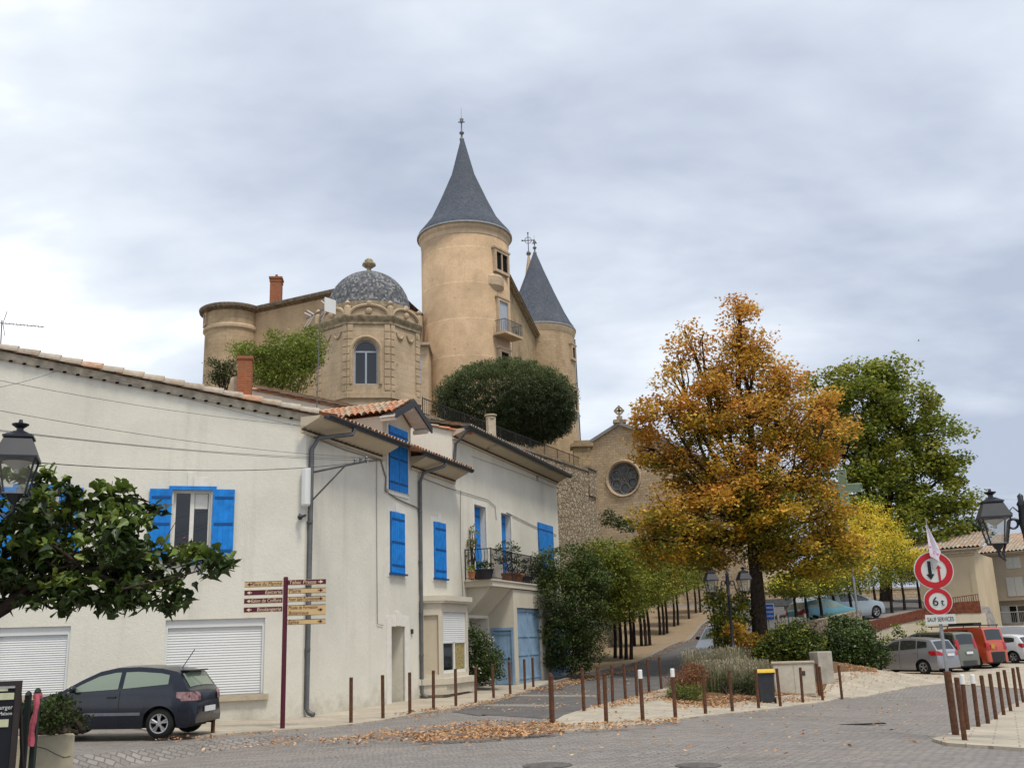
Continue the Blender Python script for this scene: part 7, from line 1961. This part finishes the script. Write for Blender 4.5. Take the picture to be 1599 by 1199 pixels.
HZ = thing('shed', 'narrow lean-to with a sloping tile roof between the beige and grey houses', 'shed', (*h4[:2], 0))
q = MB(); FZ.wall(q, 0, LZ, 0, h4[2] - .3, h5[2] + .3); q.build('wall', M_GREIGE, HZ)
q = MB(); tile_roof(q, FZ.pt(-.2, .4, h4[2]), FZ.t, V(*(-FZ.n[:2]), .25), LZ + .4, 3, amp=.06); q.build('roof', M_TILE, HZ)
q = MB(); rb = P(1530, 868, 86); q.box((rb[0], rb[1] + .5, rb[2] - 1), (2.4, .6, 3.6)); q.build('rubble_gable', M_RUB, HZ)
# ---------------------------------------------------------------- foreground left: board, posts, planter
e = P(34, 1062, 11.2); gb = g(e[0] - .35, e[1])
CBd = thing('chalkboard', 'black framed menu board with cream labels in the left bottom corner', 'menu board', (e[0] - .36, e[1], gb))
FB = Frame((e[0], e[1]), (-1, -.1)); FB.n = -FB.n; zt = e[2]
q = MB()
for r in ((0, .05, gb, zt), (.7, .75, gb, zt), (.05, .7, zt - .05, zt), (.05, .7, gb + .25, gb + .3)): FB.box(q, r[0], r[1], -.03, .02, r[2], r[3])
q.build('frame', plain('dark_wood', (.028, .022, .02), .6, .3), CBd)
q = MB(); FB.box(q, .05, .7, -.02, -.005, gb + .3, zt - .05); bd = q.build('board', plain('slate_board', (.012, .013, .018), .7, .2), CBd)
q = MB(); FB.box(q, .06, .6, .0, .008, zt - .075, zt - .05); q.build('top_strip', M_SWHITE, bd)
pm = plain('pale_label', (.50, .50, .33), .6)
for a0, a1, y0, y1 in ((.135, .6, 1069, 1078), (.065, .23, 1081, 1091.5), (.10, .6, 1122, 1134)):
    za, zb2 = P(20, y1, 11.2)[2], P(20, y0, 11.2)[2]; q = MB(); FB.box(q, a0, a1, -.005, .004, za, zb2); q.build('label', pm, bd)
for s_, y_, h_ in (('Salades & Burger', 1106.5, .062), ('Pizzas Fait Maison', 1115.5, .05)): text(bd, s_, h_, FB.pt(.07, -.003, P(20, y_, 11.2)[2]), -FB.t, (0, 0, 1), M_SWHITE, 'RIGHT')
q = MB()
for x_ in (.03, .72): q.tube([FB.pt(x_, -.03, zt - .05), FB.pt(x_, -.5, gb)], .02, 5)
q.build('rear_leg', plain('dark_wood', (.028, .022, .02)), CBd)
GREENP = plain('dark_green_post', (.012, .022, .018), .5, .4)
for x_, yt, lab in ((44.5, 1085, 'dark green fence post beside the menu board'), (59, 1080, 'dark green fence post with a faded pink ribbon tied to its top')):
    t_ = P(x_, yt, 11.6); gg = g(t_[0], t_[1]); FPs = thing('fence_post', lab, 'post', (t_[0], t_[1], gg))
    q = MB(); q.box((t_[0], t_[1], (gg - .1 + t_[2]) / 2), (.055, .055, t_[2] - gg + .1)); q.lathe([(.04, 0), (.03, .03), (0, .05)], 8, t_); q.build('post', GREENP, FPs)
rb0 = P(57, 1083, 11.5); RBn = thing('ribbon', 'faded pink ribbon hanging from the green fence post', 'ribbon', rb0)
q = MB(); G_ = []
for i in range(12):
    t = i / 11; p_ = P(57 - 9 * t + 1.2 * math.sin(t * 7), 1083 + 82 * t, 11.5 - .02 * math.sin(t * 5)); w_ = .024 + .012 * math.sin(t * 9) ** 2
    G_.append([p_ + V(-w_, .01 * math.sin(t * 6), 0), p_ + V(0, -.012, 0), p_ + V(w_, .01, 0)])
q.grid(G_); q.lathe([(.045, -.03), (.05, 0), (.045, .03)], 10, P(59, 1086, 11.58)); q.build('ribbon', plain('ribbon_pink', (.42, .10, .13), .8, .1, var=.25), RBn)
pa, pb_ = P(117, 1146, 12.4), P(20, 1150, 12.1); gg = g(pa[0], pa[1]) - .1
FPl = Frame((pa[0], pa[1]), (pb_ - pa)[:2]); FPl.n = -FPl.n; LP = float(np.linalg.norm((pb_ - pa)[:2]))
PLT = thing('planter', 'pale cracked concrete planter in the left corner', 'planter', (*FPl.pt(LP / 2, -.25, 0)[:2], gg))
q = MB(); q.obox(FPl.pt(0, -.6, gg), FPl.t * LP, FPl.n * .6, V(0, 0, pa[2] - gg)); q.build('box', plain('planter_concrete', (.40, .36, .26), .9, .1, var=.18, scale=3, bump=.3), PLT, merge=True, bevel=.012)
q = MB(); pts = [FPl.pt(.42, .003, pa[2] - .1), FPl.pt(.3, .003, pa[2] - .14), FPl.pt(.2, .003, pa[2] - .2), FPl.pt(.1, .003, pa[2] - .25), FPl.pt(.03, .003, pa[2] - .24)]; q.tube(pts, .003, 4); q.build('crack', M_DARK, PLT)
bush('planter_shrub', 'dark leafy shrub growing in the concrete planter by the hatchback bonnet', FPl.pt(LP * .4, -.3, pa[2]), pblobs([(85, 1118, 22, 20), (105, 1125, 22, 16), (75, 1110, 12, 16), (95, 1100, 18, 14), (60, 1120, 18, 18), (38, 1118, 12, 16), (120, 1130, 10, 8)], 12.55), .06, .03, DK + [(.06, .06, .03)], 3600, clump=.06)
# ---------------------------------------------------------------- balcony plants
def pot(name, label, s_, off, r, h, mt, kind='pot', plant=None):
    c = FA.pt(s_, off, 3.79); T = thing(name, label, kind, c); q = MB(); q.lathe([(r * .75, 0), (r, h * .9), (r * 1.08, h * .9), (r * 1.08, h), (r * .9, h), (r * .85, h * .9), (0, h * .9)], 14, c); q.build('pot', mt, T)
    if plant: 
        C_, I_, H_ = cloud([(c + V(0, 0, h + plant[0]), plant[1])], plant[2], .06, 8); leaf_mesh('foliage', C_, .09, .05, tints(I_, plant[3]), M_LEAF, T)
        if len(plant) > 4:
            k = rng.normal(size=(plant[5], 3)) * np.array(plant[1]) * .7 + c + V(0, 0, h + plant[0] * 1.2); leaf_mesh('blossom', k, .09, .09, np.tile([plant[4]], (len(k), 1)), M_LEAF, T, up=.1)
M_TERRA = plain('terracotta', (.33, .13, .06), .85, .2, var=.2)
px2s = lambda x, y, o=.8: FA.pix(x, y, o)[0]
pot('flower_pot', 'black tub planter at the front corner of the balcony', px2s(757, 895), .78, .34, .34, M_BLKP, 'tub', (.14, (.3, .2, .12), 260, DK))
pot('flower_pot', 'small terracotta pot at the left end of the balcony', px2s(747, 900), .55, .13, .24, M_TERRA, 'pot', (.12, (.12, .12, .1), 80, YG))
pot('flower_pot', 'tall rose bush with one pink bloom growing in a pot on the balcony', px2s(797, 905), .72, .26, .34, M_TERRA, 'pot', (.62, (.5, .32, .62), 900, DK, (.55, .10, .22), 9))
pot('flower_pot', 'terracotta trough right of the rose on the balcony', px2s(808, 908), .75, .28, .34, M_TERRA, 'pot', (.1, (.25, .2, .1), 120, DK))
pot('flower_pot', 'dark bushy pot plant at the right end of the balcony rail', px2s(822, 912), .75, .24, .3, M_BLKP, 'pot', (.35, (.3, .28, .36), 420, DK))
c = FL.pt((W1[0] + W1[1]) / 2, -.02, W1[2] + .02); GP = thing('window_box', 'window box of red geraniums on the open gable window sill', 'window box', c)
q = MB(); FL.box(q, W1[0] + .1, W1[1] - .1, -.16, .04, W1[2] + .003, W1[2] + .14); q.build('trough', M_BLKP, GP)
C_, I_, H_ = cloud([(c + V(0, 0, .24), (.38, .12, .14))], 170, .06, 8); leaf_mesh('foliage', C_, .09, .08, tints(I_, [(.10, .15, .03), (.07, .11, .025), (.16, .2, .04)]), M_LEAF, GP)
k = c + rng.normal(size=(9, 3)) * V(.1, .05, .06) + V(.0, 0, .36); leaf_mesh('blossom', k, .08, .08, np.tile([[.55, .12, .12]], (9, 1)), M_LEAF, GP)
# ---------------------------------------------------------------- overhead cables
def cable(label, a, b, sag, r=.008):
    a, b = np.array(a, float), np.array(b, float); r *= .6; T = thing('overhead_cable', label, 'cable', a, group='cables slung across the gable')
    q = MB(); q.tube([a + (b - a) * t + V(0, 0, -sag * 4 * t * (1 - t)) for t in np.linspace(0, 1, 22)], r, 5); q.build('wire', plain('cable_dark_grey', (.07, .065, .06), .7), T)
cable('thin cable crossing the gable just under the roof slope', P(-60, 582, 17), P(480, 665, 25.7), .12)
cable('cable crossing the gable above the blue shuttered windows', P(-60, 630, 15), BR + V(0, 0, .1), .15)
cable('upper of the close pair of cables at mid gable', P(-60, 664, 14), BR + V(0, 0, .08), .12)
cable('lower of the close pair of cables at mid gable', P(-60, 666, 13.6), BR + V(0, 0, .02), .10)
cable('thick twisted cable passing behind the left lantern to the bracket', P(-60, 712, 13.2), BR, .22, .013)
cable('steep cable rising from the house corner to the roof edge', P(190, 594, 23.2), P(478, 668, 25.6), .04)
cable('short cable slanting up at the top left of the gable', P(-40, 612, 15), P(92, 578, 23.6), .05)
cable('thin cable in the sky above the right lantern', P(1490, 775, 60), P(1680, 782, 40), .05)
q = MB()
# manholes and gratings
def cover(x, y, r, label):
    c = G(x, y, 6); T = thing('manhole_cover', label, 'manhole cover', c, group='iron covers in the paving'); q = MB(); n_ = 28
    q.grid([[(c[0] + rr * math.cos(t), c[1] + rr * math.sin(t), g(c[0] + rr * math.cos(t), c[1] + rr * math.sin(t)) + .008 + z_) for t in np.linspace(0, 6.2832, n_ + 1)] for rr, z_ in ((.01, .012), (r * .5, .012), (r * .86, .012), (r * .9, .004), (r, .004), (r, -.05))]); q.build('cover', plain('worn_iron', (.115, .105, .098), .7, .3, .2, var=.35, scale=12), T)
cover(855, 1195, .34, 'round iron cover in the cobbles at the bottom centre'); cover(1090, 1195, .3, 'round iron cover in the cobbles further right')
c = G(1330, 1131, 8); T = thing('drain_grating', 'long dark drain line in the cobbles on the right', 'drain', c); q = MB(); q.box((c[0] + .1, c[1], g(*c[:2]) + .006), (1.2, .16, .02), R(4)); q.build('grating', M_IRON, T)
# ---------------------------------------------------------------- fallen leaves
def scatter(polys, size=.11, cols=None):
    C_ = []
    for poly, n_ in polys:
        W_ = gp(*poly); xs_, ys_ = np.array([p_[0] for p_ in W_]), np.array([p_[1] for p_ in W_]); out = []
        while len(out) < n_:
            x_, y_ = rng.uniform(xs_.min(), xs_.max(), 4000), rng.uniform(ys_.min(), ys_.max(), 4000); ins = np.zeros(4000, bool); j = len(W_) - 1
            for i in range(len(W_)):
                cnd = ((ys_[i] > y_) != (ys_[j] > y_)) & (x_ < (xs_[j] - xs_[i]) * (y_ - ys_[i]) / (ys_[j] - ys_[i] + 1e-12) + xs_[i]); ins ^= cnd; j = i
            nz = np.sin(x_ * 2.1 + 1.3 * np.sin(y_ * 1.7)) * np.sin(y_ * 2.7 + x_) > rng.uniform(-1.2, .9, 4000)
            ins &= nz; out += list(zip(x_[ins], y_[ins]))
            if not ins.any() and not out: break
        C_ += out[:n_]
    C_ = np.array(C_); return np.stack([C_[:, 0], C_[:, 1], gz(C_[:, 0], C_[:, 1]) + .06 + rng.uniform(0, .025, len(C_))], 1)
LC = scatter([(((470, 1162), (640, 1140), (760, 1128), (860, 1126), (900, 1140), (860, 1152), (700, 1160), (560, 1168)), 1500), (((640, 1150), (760, 1135), (870, 1132), (870, 1148), (760, 1158), (660, 1163)), 1700),
              (((860, 1138), (1010, 1128), (1060, 1124), (1060, 1134), (960, 1142), (870, 1146)), 420), (((1030, 1090), (1180, 1085), (1290, 1080), (1290, 1094), (1180, 1104), (1060, 1110)), 1900), (((1220, 1068), (1300, 1050), (1370, 1046), (1372, 1056), (1300, 1078), (1240, 1090)), 1500),
              (((830, 1078), (900, 1058), (985, 1040), (1000, 1046), (930, 1062), (860, 1082)), 1500), (((900, 1112), (1010, 1082), (1040, 1080), (1050, 1090), (960, 1108)), 700), (((985, 1038), (1050, 1008), (1112, 962), (1116, 964), (1060, 1010), (1000, 1042)), 900),
              (((610, 1118), (740, 1100), (830, 1076), (842, 1078), (760, 1104), (650, 1126)), 500), (((230, 1160), (340, 1148), (480, 1150), (460, 1168), (300, 1172)), 200), (((720, 1112), (850, 1118), (1000, 1062), (1050, 1040), (900, 1070)), 260), (((1370, 1050), (1500, 1054), (1480, 1062), (1300, 1086)), 160), (((440, 1160), (1480, 1100), (1480, 1190), (500, 1195)), 330)])
lf = leaf_mesh('fallen_leaves', LC, .085, .05, tints(np.arange(len(LC)), [(.48, .28, .15), (.40, .22, .11), (.54, .37, .22), (.30, .17, .10), (.50, .27, .11)]), M_DRY, None, up=2.2, kind='stuff')
# ---------------------------------------------------------------- the near tree reaching in from the left
nb = [(40, 800, 42, 40), (30, 865, 46, 50), (110, 825, 40, 42), (168, 790, 32, 40), (195, 835, 44, 46), (140, 885, 62, 46), (235, 880, 52, 38), (300, 880, 40, 22), (262, 925, 36, 26), (90, 925, 62, 28), (190, 930, 56, 30), (232, 788, 14, 14), (20, 915, 28, 30), (110, 765, 14, 16), (60, 750, 18, 14), (75, 870, 40, 40), (340, 882, 22, 8), (35, 745, 26, 10), (-60, 860, 60, 70), (-60, 760, 50, 40)]
bl = pblobs(nb, 12.8, .9); tb = P(-120, 1000, 13.0); gb2 = g(tb[0], tb[1])
NT_ = thing('mulberry_tree', 'broad leaved dark green tree branch reaching in from the left above the hatchback', 'tree', (tb[0] - .3, tb[1] + .2, gb2))
q = MB(); fk = P(-70, 985, 13.0); q.tube([(tb[0] - .3, tb[1] + .2, gb2 - .2), (tb[0] - .3, tb[1] + .2, gb2 + 1), tuple(fk)], [.19, .16, .14], 12)
l0 = P(8, 948, 12.9); q.tube([fk, P(-25, 965, 12.95), l0, P(60, 905, 12.85), P(130, 890, 12.8), P(220, 880, 12.8)], [.13, .11, .085, .05, .035, .02], 10)
for c, rd in bl:
    st_ = [l0, P(60, 905, 12.85), P(130, 890, 12.8)][rng.integers(0, 3)]; limb(q, st_, c, .025, .008, 6, .3)
    for k in range(3): limb(q, c, c + rng.normal(size=3) * np.array(rd) * .8 + V(0, 0, rd[2] * .3), .009, .004, 4)
q.build('trunk', M_BARK, NT_, smooth=True)
C_, I_, H_ = cloud(bl, 3500, .08, 7, .66); t = tints(I_, [(.036, .062, .013), (.05, .082, .016), (.028, .048, .012)]); t = np.where((H_ + rng.normal(0, .2, len(H_)) > .3)[:, None], tints(I_, [(.14, .20, .035), (.11, .165, .03), (.19, .24, .045)]), t)  # upper leaves tinted paler than lower ones: light from above painted in
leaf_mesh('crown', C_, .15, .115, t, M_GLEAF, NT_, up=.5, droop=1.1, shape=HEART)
for o in bpy.data.objects:
    if '_local' in o: del o['_local']
